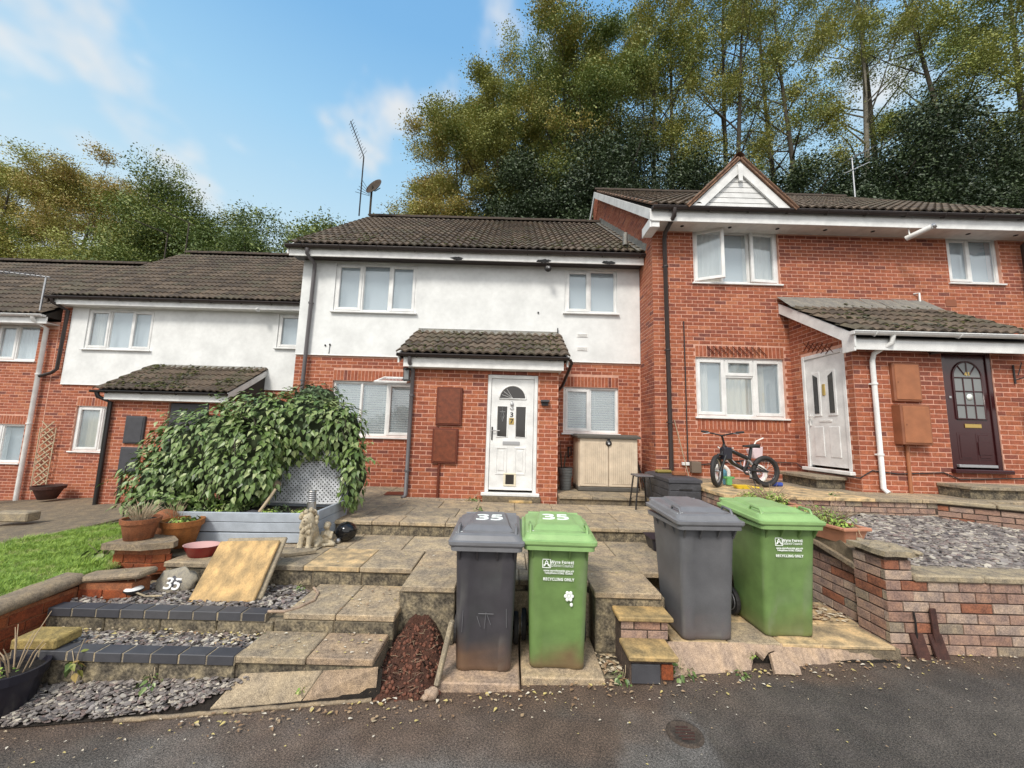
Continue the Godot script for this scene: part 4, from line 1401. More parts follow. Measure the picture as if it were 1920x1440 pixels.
	# the next house down the street
	var f := thing("terraced_house", "brick house at the far left with white gutter and cream downpipe", "house", Vector3(-15, -.7, Z))
	X0 = -19.5
	holes = [Rect2(-14.0 - X0, 3.46, 1.17, 1.0), Rect2(-13.9 - X0, .77, 1.13, 1.0)]
	st = ms()
	wall_core(st, Vector3(X0, 0, Z), u, n, 7.19, -1.2, 4.55, holes, .22)
	wall = putw("brick_wall", st, M.mortar, f)
	shell(f, X0, -12.32, -17.0, Z - .22, -1.2, 4.55)
	br = []
	brick_run(br, Vector3(X0, 0, Z), u, n, 7.17, -.75, 4.4, holes, [Rect2(-13.9 - X0, 1.775, 1.13, .225)])
	window(f, -14.0, -12.83, 3.46, 4.46, Z, [[1.0, "c"], [1.1, "f"]], "net")
	window(f, -13.9, -12.77, .77, 1.77, Z, [[1.0, "c", "net"], [1.2, "f", "dark"]], "net")
	bx(f, "soffit", Vector3(X0, 4.44, Z), Vector3(-12.33, 4.47, -9.90), M.white, .003)
	bx(f, "fascia", Vector3(X0, 4.42, -9.90), Vector3(-12.3, 4.60, -9.875), M.white, .004)
	gutter(f, X0, -12.32, 4.64, -9.81, M.white)
	roof_body(f, X0, -12.4, -9.86, 4.65, -13.8, 7.72)
	tiles = []
	v = Vector3(0, 3.07, -3.95)
	roof_run(tiles, Vector3(X0, 4.66, -9.83), u, v.normalized(), 7.1, v.length(), .335)
	ridge_run(f, Vector3(X0, 7.74, -13.8), Vector3(-12.4, 7.74, -13.8), M.ridge)
	pipe(f, "downpipe", [Vector3(-12.62, 4.62, -9.82), Vector3(-12.6, 4.50, -9.84), Vector3(-12.54, 4.35, -10.1), Vector3(-12.54, -.15, -10.1)], .05, M.white_old, [Vector3(-12.54, 3.1, -10.1), Vector3(-12.54, 1.8, -10.1)])
	pieces(wall, "brick", brick_mesh, br, "brick", "brickwork")
	pieces(f, "roof_tile", tile_mesh, tiles, "tile", "roof_tiling")

# ---------------------------------------------------------------- the land
func road_y(x: float) -> float:
	return .03 * clampf(x, -14.0, 14.0) + .02

func edge_z(x: float) -> float:
	return -3.14 - .115 * clampf(x, -6.0, 6.0)

func hill_y(x: float, z: float) -> float:
	var y := .03 * clampf(x, -30, 30) - .45
	var b := clampf(-16.0 - z, 0.0, 90.0)
	y += 14.0 * (1.0 - exp(-b / 14.0)) * lerpf(.30, 1.05, smoothstep(-16.0, 6.0, x))
	return y - smoothstep(-9.0, -25.0, x) * .8

func sheet(st: SurfaceTool, xs: Array, zs: Array, y: Callable, col = null) -> void:
	st.set_smooth_group(0)
	for j in zs.size() - 1:
		for i in xs.size() - 1:
			var p := []
			for q in [[0, 0], [1, 0], [1, 1], [0, 1]]:
				var x: float = xs[i + q[0]]
				var z: float = zs[j + q[1]]
				p.append(y.call(x, z))
			for k in [0, 1, 2, 0, 2, 3]:      # clockwise from above: zs run towards the viewer
				if col != null: st.set_color(col.call(p[k]))
				st.add_vertex(p[k])

func steps(a: float, b: float, d: float) -> Array:
	var n := int(ceil((b - a) / d))
	var out := []
	for i in n + 1: out.append(lerpf(a, b, float(i) / n))
	return out

func strip_y(x: float) -> float:
	return maxf(.235 + .065 * x, road_y(x) + .03)

func land() -> void:
	var st := ms()
	sheet(st, steps(-160, 160, 5.0), steps(-140, 60, 4.0), func(x, z): return Vector3(x, hill_y(x, z), z))
	struct("ground", st, M.earth)
	var nz := FastNoiseLite.new()
	nz.seed = 7
	nz.frequency = 1.1
	nz.fractal_octaves = 5
	var col := func(p: Vector3) -> Color:
		var d := p.z - edge_z(p.x)
		var n := nz.get_noise_2d(p.x, p.z)
		var c := Color(.215, .182, .155)
		c = c.lerp(Color(.165, .14, .12), smoothstep(-.2, .3, nz.get_noise_2d(p.x * .6 + 30.0, p.z * .6)))
		# worn pale patches
		var a := smoothstep(.42, .30, Vector2((p.x + 1.15) / 1.5, (p.z + 2.48) / .75).length() * .42 + n * .16)
		c = c.lerp(Color(.37, .34, .31), a * .9)
		var b := smoothstep(.03, -.02, absf(p.x - 1.0 - n * .2) - .16 - .2 * (p.z + 3.0)) * smoothstep(-3.0, -2.9, p.z + n * .1)
		c = c.lerp(Color(.34, .315, .29), b * .8)
		# earth washed off the garden
		var e := smoothstep(.85, .10, d + n * .45) * smoothstep(-2.6, -1.4, p.x) * smoothstep(2.4, .6, p.x)
		e = maxf(e, smoothstep(.32, .02, d + n * .22) * .8)
		e = maxf(e, .8 * smoothstep(.75, .35, Vector2((p.x - .25) / 1.1, (p.z + 2.75) / .42).length() + n * .4))
		c = c.lerp(Color(.275, .178, .122), e * .9)
		return c
	st = ms()
	sheet(st, [-60.0, -30.0, -14.0, -9.0] + steps(-6, 6, .06) + [9.0, 14.0, 30.0, 60.0], steps(0, 1, .017) + [1.4, 2.0, 3.2],
		func(x, z): return Vector3(x, road_y(x) + nz.get_noise_2d(x, z * 2.5) * .008, lerpf(edge_z(x) - .12, -.8, z)), col)
	struct("road", st, M.asphalt)
	# a little round cover in the asphalt
	var dc := thing("drain_cover", "small round rusty cover set in the asphalt before the bins", "cover", Vector3(1.17, road_y(1.17) + .004, -2.71))
	st = ms()
	lathe(st, [Vector2(.115, -.004), Vector2(.11, .006), Vector2(.085, .008), Vector2(.082, .002), Vector2(0, .003)], 20)
	put("rim", st, M.dirt, dc)
	st = ms()
	for i in 5: cbox(st, Vector3(0, .004, -.05 + i * .025), Vector3(.12 - absf(i - 2) * .02, .004, .008))
	put("bar", st, M.rust_tile, dc)

# paving slabs laid in rows: each a piece of its own
func paving(parent: Node, rows: Array, y: float, th := .05, pick := [0, 0, 1, 1, 2, 3, 4]) -> void:
	for r in rows:       # [z back, z front, [x joints]]
		var xs: Array = r[2]
		for i in xs.size() - 1:
			var st := ms()
			var g := .0035
			var dy := rf(-.004, .004)
			box(st, Vector3(xs[i] + g, y - th + dy, r[0] + g), Vector3(xs[i + 1] - g, y + dy, r[1] - g + rf(-.004, .004)), .007)
			var k: int = r[3][i] if r.size() > 3 and r[3].size() > i and r[3][i] >= 0 else pick[rng.randi() % pick.size()]
			putw("paving_slab", st, M.slab_mats[k], parent)

func blocks(parent: Node, x0: float, x1: float, y0: float, y1: float, z: float, l := .44, called := "concrete_block") -> void:
	var n := maxi(1, int(round((x1 - x0) / l)))
	for i in n:
		var st := ms()
		box(st, Vector3(lerpf(x0, x1, float(i) / n) + .004, y0, z - .10 + rf(-.004, .004)), Vector3(lerpf(x0, x1, float(i + 1) / n) - .004, y1 + rf(-.004, 0), z + rf(-.006, .004)), .008)
		putw(called, st, M.block_mats[rng.randi() % 3], parent)

var chip_mesh: Mesh
func chips(called: String, label: String, poly2: PackedVector2Array, y: Callable, n: int, size: float, bias := 1.0) -> void:
	if chip_mesh == null:
		var st := ms()
		var o := PackedVector2Array([Vector2(-.5, -.12), Vector2(-.22, -.33), Vector2(.2, -.28), Vector2(.52, -.02), Vector2(.3, .26), Vector2(-.3, .30)])
		prism(st, o, .14, Transform3D(Basis(Vector3.RIGHT, -PI / 2), Vector3.ZERO))
		st.generate_normals()
		chip_mesh = st.commit()
	var lo := poly2[0]
	var hi := poly2[0]
	for p in poly2:
		lo = lo.min(p); hi = hi.max(p)
	var e := []
	while e.size() < n:
		var q := Vector2(rf(lo.x, hi.x), rf(lo.y, hi.y))
		if not Geometry2D.is_point_in_polygon(q, poly2): continue
		var s := size * rf(.5, 1.45)
		var b := Basis(Vector3.UP, rf(0, TAU)).rotated(Vector3.RIGHT, rng.randfn() * .22).rotated(Vector3.BACK, rng.randfn() * .22).scaled(Vector3(s, s * .8, s * rf(.6, 1.1)))
		e.append([Transform3D(b, Vector3(q.x, y.call(q.x, q.y) + rf(.0, .022) * bias, q.y)), [0, 0, 1, 1, 2, 2, 3, 4, 5, 6][rng.randi() % 10]])
	var o := many(self, called, chip_mesh, e, M.slate_cols, M.slate)
	meta(o, label, "", "", "stuff")

func front_garden() -> void:
	var st := ms()
	box(st, Vector3(-4.8, -.4, -8.19), Vector3(2.96, .676, -5.235))
	var t3 := struct("upper_terrace", st, M.concrete)
	paving(t3, [
		[-5.58, -5.20, [-2.30, -1.78, -1.42, -.82, -.22, .38, .98, 1.45, 1.93, 2.40, 2.95], [4, 2]],
		[-6.18, -5.58, [-2.60, -2.0, -1.45, -.75, -.15, .45, .95, 1.55, 2.15, 2.95], [3, 3, 3]],
		[-6.80, -6.18, [-4.7, -4.1, -3.5, -2.9, -2.3, -1.7, -1.1, -.5, .1, .7, 1.3, 2.0, 2.95], [3, 3, 3, 3, 3, 3]],
		[-7.05, -6.80, [-4.7, -4.1, -3.5, -2.9, -2.3, -1.86, -1.2, -.5], [3, 3, 3, 3, 3]],
		[-8.19, -7.05, [-4.7, -4.1, -3.5, -2.9, -2.3, -1.86], [3, 3, 3, 3, 3]]], .73)
	blocks(t3, -2.25, 2.95, .52, .675, -5.225, .46)
	st = ms()
	box(st, Vector3(.87, .6, -8.19), Vector3(2.96, .80, -6.86))
	var t4 := struct("raised_paving", st, M.concrete)
	paving(t4, [[-7.4, -6.82, [.87, 1.45, 2.05, 2.96], [1, 3, 1]], [-8.19, -7.4, [.87, 1.6, 2.3, 2.96], [3, 3, 3]]], .86)
	# second level
	st = ms()
	box(st, Vector3(-4.3, -.4, -5.34), Vector3(-.95, .506, -4.36))
	box(st, Vector3(-3.42, -.4, -4.36), Vector3(-.95, .506, -4.06))
	box(st, Vector3(-.95, -.4, -5.34), Vector3(1.40, .506, -3.86))
	box(st, Vector3(-.95, -.4, -3.86), Vector3(-.46, .506, -3.62))
	box(st, Vector3(.80, -.4, -3.86), Vector3(1.40, .506, -3.62))
	box(st, Vector3(1.40, -.4, -5.34), Vector3(2.6, .506, -4.36))
	box(st, Vector3(2.6, -.4, -5.34), Vector3(3.37, .2, -4.36))
	var t2 := struct("middle_terrace", st, M.concrete)
	paving(t2, [
		[-5.22, -4.62, [-4.2, -3.6, -3.0, -2.4, -1.86, -1.22, -.58, .02, .62, 1.25, 1.85, 2.5]],
		[-4.62, -4.03, [-3.43, -2.95, -2.35, -2.03, -1.47, -.94], [1, 3, 3, 5, 0]],
		[-4.62, -4.10, [-.93, -.42, .2, .72, 1.38, 1.95, 2.6], [2]],
		[-4.10, -3.59, [-.93, -.45], [0]], [-4.10, -3.82, [-.45, .12, .78], [4, 2]], [-4.10, -3.59, [.78, 1.38], [2]]], .56)
	blocks(t2, -3.42, -.95, .36, .505, -4.05, .5)
	blocks(t2, -.95, -.45, .05, .505, -3.615, .5)
	blocks(t2, -.45, .79, .05, .505, -3.85, .5)
	blocks(t2, .79, 1.38, .05, .505, -3.615, .5)
	# third level: slabs at the right, slate at the left behind the blue brick edge
	st = ms()
	box(st, Vector3(-3.84, -.4, -4.16), Vector3(-.94, .335, -3.44))
	var t1 := struct("lower_terrace", st, M.concrete)
	paving(t1, [[-4.05, -3.42, [-1.86, -1.42, -.925], [0, 2]]], .39)
	blocks(t1, -3.80, -1.93, .20, .325, -3.415, .46)
	blocks(t1, -1.93, -.93, .19, .338, -3.43, .5)
	st = ms()
	var bead := []
	for p in [[-1.99, -3.43], [-1.86, -3.44], [-1.78, -3.52], [-1.72, -3.66], [-1.76, -3.82], [-1.86, -3.93]]: bead.append(Vector3(p[0], .395, p[1]))
	tube(st, bead, .013, 6)
	putw("mortar_edge", st, M.pink, t1)
	st = ms()
	box(st, Vector3(-3.72, -.4, -3.46), Vector3(-.96, .195, -3.08))
	var t0 := struct("lowest_terrace", st, M.concrete)
	paving(t0, [[-3.42, -3.05, [-1.98, -1.46, -.96], [1, 6]]], .255)
	blocks(t0, -3.66, -1.98, -.12, .19, -3.06, .62)
	blocks(t0, -1.98, -.97, .0, .20, -3.075, .52)
	var y0s := [[.325, -3.41, -3.80, -1.99, 9], [.192, -3.05, -3.62, -1.975, 8]]
	for q in y0s:
		for i in q[4]:
			var xa: float = lerpf(q[2], q[3], float(i) / q[4])
			var xb: float = lerpf(q[2], q[3], float(i + 1) / q[4])
			st = ms()
			box(st, Vector3(xa + .006, q[0], q[1] - .105), Vector3(xb - .006, q[0] + .066 + rf(-.002, .002), q[1] + .008 + rf(-.003, .003)), .004)
			putw("blue_brick", st, M.blue_brick_mats[rng.randi() % 3], t1 if q[4] == 9 else t0)
		st = ms()
		box(st, Vector3(q[2], q[0], q[1] - .10), Vector3(q[3], q[0] + .060, q[1] + .003))
		putw("mortar", st, M.coping_pale, t1 if q[4] == 9 else t0)
	# the strip along the road
	st = ms()
	for i in 24:
		var xa := lerpf(-4.4, -.9, i / 24.0)
		var xb := lerpf(-4.4, -.9, (i + 1) / 24.0)
		quad(st, Vector3(xa, road_y(xa) + .008, edge_z(xa) - .01), Vector3(xb, road_y(xb) + .008, edge_z(xb) - .01), Vector3(xb, strip_y(xb), -3.09), Vector3(xa, strip_y(xa), -3.09))
	var strip := struct("verge", st, M.dark_soil)
	for s in [[-2.03, -1.44, 0], [-1.43, -.93, 6]]:
		st = ms()
		var f0 := Vector3(s[0], road_y(s[0]) + .025, edge_z(s[0]) - .02)
		var f1 := Vector3(s[1], road_y(s[1]) + .025, edge_z(s[1]) - .02)
		var b0 := Vector3(s[0] + .10, strip_y(s[0]) + .02, -3.075)
		var b1 := Vector3(s[1] + (.10 if s[1] < -1.2 else .0), strip_y(s[1]) + .02, -3.075)
		var dn := Vector3(0, -.05, 0)
		poly(st, [f0, f1, b1, b0], Vector3.UP)
		poly(st, [f0, f1, f1 + dn, f0 + dn], Vector3.BACK)
		poly(st, [f0, b0, b0 + dn, f0 + dn], Vector3.LEFT)
		poly(st, [f1, b1, b1 + dn, f1 + dn], Vector3.RIGHT)
		putw("paving_slab", st, M.slab_mats[s[2]], strip)
	st = ms()
	var kb := []
	for i in 30:
		var x := lerpf(-2.6, -.95, i / 29.0)
		kb.append(Vector3(x, road_y(x) + .008, edge_z(x) + .004 + rf(-.006, .006)))
	tube(st, kb, .015, 6)
	putw("mortar_edge", st, M.coping, strip)
	chips("slate_chippings", "slate chippings strewn along the road below the lowest step", PackedVector2Array([Vector2(-4.3, edge_z(-4.3)), Vector2(-2.2, edge_z(-2.2) - .02), Vector2(-1.85, -3.05), Vector2(-4.2, -3.05)]), func(x, z): return lerpf(strip_y(x) + .01, road_y(x) + .018, clampf((z + 3.07) / (edge_z(x) + 3.07), 0, 1)), 3400, .038)
	chips("slate_chippings", "purple slate chippings behind the lower row of blue bricks", PackedVector2Array([Vector2(-3.68, -3.17), Vector2(-1.99, -3.17), Vector2(-1.92, -3.40), Vector2(-3.75, -3.40)]), func(x, z): return .213, 1500, .038)
	chips("slate_chippings", "purple slate chippings around the leaning slabs and stone 35", PackedVector2Array([Vector2(-3.80, -3.53), Vector2(-1.87, -3.53), Vector2(-1.80, -3.66), Vector2(-1.90, -3.92), Vector2(-2.1, -4.02), Vector2(-3.4, -4.02), Vector2(-3.8, -3.7)]), func(x, z): return .362, 2000, .038)
	# bin standings
	for s in [["bin_slab", -.50, .12, .075, 2], ["bin_slab", .135, .78, .085, 0]]:
		st = ms()
		box(st, Vector3(s[1], -.02, -3.82), Vector3(s[2], s[3], edge_z((s[1] + s[2]) / 2) - .0), .01)
		var b := putw("bin_slab", st, M.pink if s[4] == 2 else M.slab_mats[2], self)
		meta(b, "stained slab under the dark grey bin" if s[4] == 2 else "stained slab under the green bin beside the small steps", "paving slab", "")
	# low steps with yellow tops between the bins
	st = ms()
	box(st, Vector3(.97, .0, -3.66), Vector3(1.36, .405, -3.44), .01)
	box(st, Vector3(.97, .0, -3.44), Vector3(1.30, .235, -3.20), .01)
	var ls := putw("garden_steps", st, M.old_mortar, self)
	meta(ls, "two low brick steps with yellowed slab tops between the bins", "steps")
	bx(ls, "step_slab", Vector3(.94, .405, -3.70), Vector3(1.40, .442, -3.40), M.ochre_slab, .008)
	bx(ls, "step_slab", Vector3(.95, .235, -3.43), Vector3(1.33, .272, -3.15), M.ochre_slab, .008)
	var br := []
	brick_run(br, Vector3(.97, 0, -3.437), Vector3.RIGHT, Vector3.BACK, .39, .255, .405, [], [], null, MIX_OLD)
	for e in br: mesh_node("brick", brick_mesh, M.old_brick_mats[e[1]], ls, e[0])
	bx(ls, "brick", Vector3(.98, .06, -3.21), Vector3(1.20, .20, -3.185), M.blue_brick_mats[0], .006)
	bx(ls, "brick", Vector3(1.21, .09, -3.21), Vector3(1.30, .20, -3.185), M.orange_brick_mats[0], .006)
	st = ms()
	box(st, Vector3(1.34, .1, -3.72), Vector3(1.43, .50, -3.66), .008, Transform3D())
	meta(putw("upright_slab", st, M.block_mats[2], self), "upright concrete slab end behind the wheel of the paler grey bin", "slab")
	st = ms()
	box(st, Vector3(-.44, .08, -3.845), Vector3(.78, .46, -3.815), .008)
	meta(putw("standing_board", st, M.slab_mats[4], self), "pale slab standing on edge behind the front pair of bins", "slab")
	bx(strip, "gully_slab", Vector3(.79, -.02, -3.6), Vector3(.955, .055, -3.27), M.block_mats[0], .006)
	soil_mound()

func soil_mound() -> void:
	var nz := FastNoiseLite.new()
	nz.seed = 77
	nz.frequency = 2.6
	nz.fractal_octaves = 5
	var st := ms()
	var y := func(x: float, z: float) -> Vector3:
		var t0 := clampf((z + 3.66) / .62, 0.0, 1.0)
		var a := (x + .735 + .10 * t0 * t0) / .27
		var t := clampf((z + 3.66) / .62, 0.0, 1.0)
		var ridge := lerpf(.37, .03, pow(t, .85)) - maxf(0.0, z + 3.05) * 1.2
		var wide := lerpf(.75, 1.45, t)
		var f := exp(-pow(absf(a) / wide, 3.2))
		return Vector3(x, lerpf(-.06, ridge, f) + nz.get_noise_2d(x * 2.2, z * 2.2) * .05 * f + rf(-.006, .006), z)
	sheet(st, steps(-1.25, -.30, .022), steps(-3.60, -2.86, .022), y)
	var o := put("soil_heap", st, M.soil, self)
	meta(o, "heap of red brown soil spilling down beside the dark grey bin", "soil heap")
	var e := []
	st = ms()
	tube(st, [Vector3(-.5, 0, 0), Vector3(-.15, .07, .05), Vector3(.2, .03, -.06), Vector3(.5, .0, .03)], [.014, .022, .018, .008], 4)
	st.generate_normals()
	var root := st.commit()
	for i in 130:
		var x := -.735 + rng.randfn() * .19
		var z := rf(-3.58, -2.95)
		var p: Vector3 = y.call(x, z)
		e.append([Transform3D(Basis(Vector3.UP, rf(0, TAU)).rotated(Vector3.RIGHT, rf(-.4, .4)).scaled(Vector3.ONE * rf(.02, .085)), p + Vector3(0, .006, 0)), rng.randi() % 3])
	meta(many(self, "root_litter", root, e, M.straw_cols, M.straw), "pale roots and twigs in the red soil heap", "", "", "stuff")
	e = []
	st = ms()
	blob(st, Vector3.ZERO, Vector3.ONE, .5, 3, 8, 5)
	st.generate_normals()
	var clod := st.commit()
	for i in 420:
		var x := -.735 + rng.randfn() * .2
		var z := rf(-3.55, -2.9)
		e.append([Transform3D(Basis(Vector3.UP, rf(0, TAU)).scaled(Vector3.ONE * rf(.004, .016)), y.call(x, z)), 0])
	meta(many(self, "soil_clods", clod, e, [Color(.15, .055, .032)], M.litter), "clods of red soil on the heap", "", "", "stuff")
	st = ms()
	box(st, Vector3(-.018, 0, -.06), Vector3(.018, .42, .06), .008, Transform3D(Basis(Vector3.BACK, -.19).rotated(Vector3.RIGHT, -.25), Vector3(-.50, .05, -3.14)))
	meta(putw("leaning_board", st, M.coping_pale, self), "narrow mossy slab leaning between the soil heap and the dark bin", "slab")
	var rk := [[Vector3(-.52, .04, -3.05), .05], [Vector3(-.56, .03, -3.02), .025]]
	for i in 2:
		st = ms()
		blob(st, Vector3.ZERO, Vector3(1, .8, .9) * rk[i][1], .5, 9 + i)
		var r := put("stone", st, M.pink, self, Transform3D(Basis(), rk[i][0]))
		meta(r, "pinkish stone at the foot of the soil heap, the larger" if i == 0 else "pinkish stone at the foot of the soil heap, the smaller", "stone")

# ---------------------------------------------------------------- the higher garden on the right
func right_garden() -> void:
	var st := ms()
	box(st, Vector3(1.42, -.1, -4.36), Vector3(3.36, .20, -3.50))
	var pl := struct("bin_platform", st, M.concrete)
	paving(pl, [[-4.35, -3.86, [1.42, 1.95, 2.5, 2.95, 3.36], [0, 5, 5, 5]], [-3.86, -3.49, [1.42, 1.9, 2.35, 2.7, 3.32], [5, 0, 5, 5]]], .225, .03)
	# the broken pink fillet down to the road
	st = ms()
	var top := []
	var bot := []
	for i in 40:
		var x := lerpf(1.33, 3.34, i / 39.0)
		var yb := road_y(x) - .01
		var cut := 0.0
		if x > 1.98 and x < 2.42: cut = .085 * smoothstep(.22, .10, absf(x - 2.2)) * (1.0 + .3 * sin(x * 40.0))
		top.append(Vector3(x, .222, -3.485 - (x - 1.33) * .02))
		bot.append(Vector3(x, lerpf(yb, .2, cut / .12), edge_z(x) + .025 - (x - 1.33) * .01 - cut * .9 + .012 * sin(x * 9.0) * sin(x * 23.0)))
	st.set_smooth_group(-1)
	for i in 39:
		quad(st, bot[i], bot[i + 1], top[i + 1], top[i])
		var d := Vector3(0, -.03, -.02)
		quad(st, bot[i] + d, bot[i + 1] + d, bot[i + 1], bot[i])
	putw("cement_fillet", st, M.pink, pl)
	st = ms()
	box(st, Vector3(1.34, -.02, -3.6), Vector3(3.3, .12, -3.46))
	putw("soil_behind", st, M.dark_soil, pl)
	st = ms()
	prism(st, PackedVector2Array([Vector2(-.09, -.07), Vector2(.12, -.07), Vector2(.13, -.02), Vector2(.02, .09), Vector2(-.06, .07)]), .035, Transform3D(Basis(Vector3.RIGHT, -.75), Vector3(2.24, .15, -3.34)))
	meta(putw("broken_piece", st, M.pink, self), "broken piece of pink cement lying by the hole in the edge", "rubble")
	# garden wall of old pinkish brick, its pillar and its side
	pitch = .0865
	blen = .275
	var w := thing("garden_wall", "low wall of weathered pink bricks with a pillar and pale coping", "wall", Vector3(3.9, .1, -3.55))
	st = ms()
	box(st, Vector3(3.56, -.1, -3.75), Vector3(6.6, .735, -3.555))
	box(st, Vector3(3.345, -.1, -3.85), Vector3(3.56, .955, -3.565))
	box(st, Vector3(3.40, -.1, -5.30), Vector3(3.56, .80, -3.85))
	putw("wall_core", st, M.old_mortar, w)
	var br := []
	brick_run(br, Vector3(3.56, 0, -3.548), Vector3.RIGHT, Vector3.BACK, 3.0, .05, .735, [], [], null, MIX_OLD)
	brick_run(br, Vector3(3.33, 0, -3.55), Vector3.RIGHT, Vector3.BACK, .235, .05, .95, [], [], null, MIX_OLD)
	brick_run(br, Vector3(3.335, 0, -3.865), Vector3.BACK, Vector3.LEFT, .315, .05, .95, [], [], null, MIX_OLD)
	brick_run(br, Vector3(3.385, 0, -5.30), Vector3.BACK, Vector3.LEFT, 1.44, .05, .80, [], [], func(c): return .86 - .06 * c, MIX_OLD)
	pieces(w, "brick", brick_mesh, br, "old_brick", "brickwork")
	var x := 3.57
	for l in [.62, .66, .60, .64, .5]:
		st = ms()
		box(st, Vector3(x, .738, -3.80), Vector3(x + l - .008, .80 + rf(-.003, .003), -3.52), .014)
		putw("coping_stone", st, M.coping_pale, w)
		x += l
	st = ms()
	prism(st, PackedVector2Array([Vector2(3.30, 3.50), Vector2(3.42, 3.515), Vector2(3.52, 3.49), Vector2(3.63, 3.53), Vector2(3.65, 3.66), Vector2(3.62, 3.78), Vector2(3.64, 3.88), Vector2(3.50, 3.90), Vector2(3.40, 3.87), Vector2(3.29, 3.88), Vector2(3.31, 3.74), Vector2(3.285, 3.62)]), .045, Transform3D(Basis(Vector3.RIGHT, Vector3.FORWARD, Vector3.UP), Vector3(0, .995, 0)))
	for i in 16: blob(st, Vector3(rf(3.33, 3.61), .985, -rf(3.53, 3.86)), Vector3(rf(.03, .07), rf(.012, .03), rf(.03, .06)), .7, i, 9, 6)
	putw("pillar_cap", st, M.coping_pale, w)
	var tl := Transform3D(Basis(Vector3.RIGHT, .20), Vector3(3.40, .80, -4.15))
	st = ms()
	box(st, Vector3(-.07, -.02, -.34), Vector3(.16, .035, .30), .008, tl)
	putw("coping_stone", st, M.coping, w)
	st = ms()
	prism(st, PackedVector2Array([Vector2(-.42, -.06), Vector2(.34, -.10), Vector2(.40, .03), Vector2(.05, .10), Vector2(-.12, .07), Vector2(-.40, .12)]), .14, Transform3D(Basis(Vector3.BACK, Vector3.UP, Vector3.LEFT).rotated(Vector3.RIGHT, .26), Vector3(3.36, .875, -4.12)))
	putw("loose_coping", st, M.timber, w)
	st = ms()
	box(st, Vector3(-.09, -.02, -.34), Vector3(.14, .04, .30), .008, Transform3D(Basis(Vector3.RIGHT, .05), Vector3(3.43, .87, -4.85)))
	putw("coping_stone", st, M.coping, w)
	# two brown roof tiles leaning on the wall
	for i in 2:
		var rt := thing("leaning_tile", ["brown tile leaning on the pink wall, the one with the black rod", "brown tile leaning on the pink wall with a tall bar above it"][i], "tile", Vector3(3.56 + i * .16, .12, -3.50))
		st = ms()
		box(st, Vector3(-.055, 0, -.012), Vector3(.055, .20, .012), .004, Transform3D(Basis(Vector3.RIGHT, -.22).rotated(Vector3.BACK, .08), Vector3.ZERO))
		put("tile", st, M.rust_tile, rt)
		st = ms()
		if i == 0: tube(st, [Vector3(-.02, .16, -.03), Vector3(-.03, .30, -.02), Vector3(-.035, .38, -.025)], .008, 6)
		else: box(st, Vector3(-.03, .0, -.03), Vector3(.022, .41, -.014), .003, Transform3D(Basis(Vector3.BACK, .07), Vector3.ZERO))
		put("bar", st, M.black if i == 0 else M.rust_tile, rt)
	pitch = .075
	blen = .225
	# slate bed
	st = ms()
	sheet(st, steps(3.50, 8.0, .3), steps(-5.55, -3.72, .3), func(xx, z): return Vector3(xx, lerpf(.77, .93, clampf((-3.72 - z) / 1.8, 0, 1)), z))
	struct("slate_bed", st, M.dark_soil)
	chips("slate_chippings", "grey slate chippings filling the raised bed behind the pink wall", PackedVector2Array([Vector2(3.50, -3.78), Vector2(7.6, -3.78), Vector2(6.5, -4.85), Vector2(5.8, -5.42), Vector2(3.50, -5.42)]), func(xx, z): return lerpf(.785, .945, clampf((-3.72 - z) / 1.8, 0, 1)), 9500, .070)
	# the terrace of the brick house
	st = ms()
	box(st, Vector3(2.99, -.2, -7.95), Vector3(11.2, 1.122, -5.47))
	box(st, Vector3(6.55, -.2, -5.47), Vector3(11.2, 1.05, -3.9))
	var t := struct("house_terrace", st, M.concrete)
	paving(t, [
		[-6.10, -5.42, [2.96, 3.42, 3.96, 4.5, 5.05, 5.7, 6.3, 6.95, 7.6, 8.3, 9.0, 10.2], [5, 5, 5, 5]],
		[-6.75, -6.10, [2.96, 3.5, 4.1, 4.75, 5.40], [5, 5, 5, 3]],
		[-7.40, -6.75, [2.96, 3.6, 4.2, 4.9, 5.42], [3, 1, 3, 3]]], 1.17)
	paving(t, [[-5.40, -4.75, [6.6, 7.3, 8.0, 8.8, 9.6], [4]], [-4.75, -4.1, [7.2, 7.9, 8.6, 9.4], [4]]], 1.10)
	var wb := []
	brick_run(wb, Vector3(2.98, 0, -5.46), Vector3.RIGHT, Vector3.BACK, 2.95, .82, 1.12, [], [], null, [0, 1, 3, 5, 2])
	brick_run(wb, Vector3(2.985, 0, -7.3), Vector3.BACK, Vector3.LEFT, 1.84, .74, 1.12, [], [], null, [0, 1, 3, 5, 2])
	st = ms()
	box(st, Vector3(2.99, .6, -5.6), Vector3(5.95, 1.12, -5.462))
	box(st, Vector3(2.988, .6, -7.3), Vector3(3.1, 1.12, -5.462))
	var tw := putw("terrace_wall", st, M.old_mortar, self)
	meta(tw, "low retaining wall of old bricks under the yellow slabs", "wall")
	pieces(tw, "brick", brick_mesh, wb, "old_brick", "brickwork")
	# the diagonal wall at the right of the slate
	var a := Vector3(5.93, 0, -5.46)
	var dir := Vector3(1.0, 0, .78).normalized()
	var nrm := dir.cross(Vector3.UP)
	if nrm.z < 0: nrm = -nrm
	st = ms()
	var uu := dir
	var xf := Transform3D(Basis(uu, Vector3.UP, uu.cross(Vector3.UP)), a)
	box(st, Vector3(0, .6, -.16), Vector3(1.05, 1.12, -.005), 0.0, xf)
	box(st, Vector3(1.05, .6, -.16), Vector3(2.6, 1.02, -.005), 0.0, xf)
	var dw := putw("diagonal_wall", st, M.old_mortar, self)
	meta(dw, "low diagonal brick wall with pale coping along the slate bed", "wall")
	wb = []
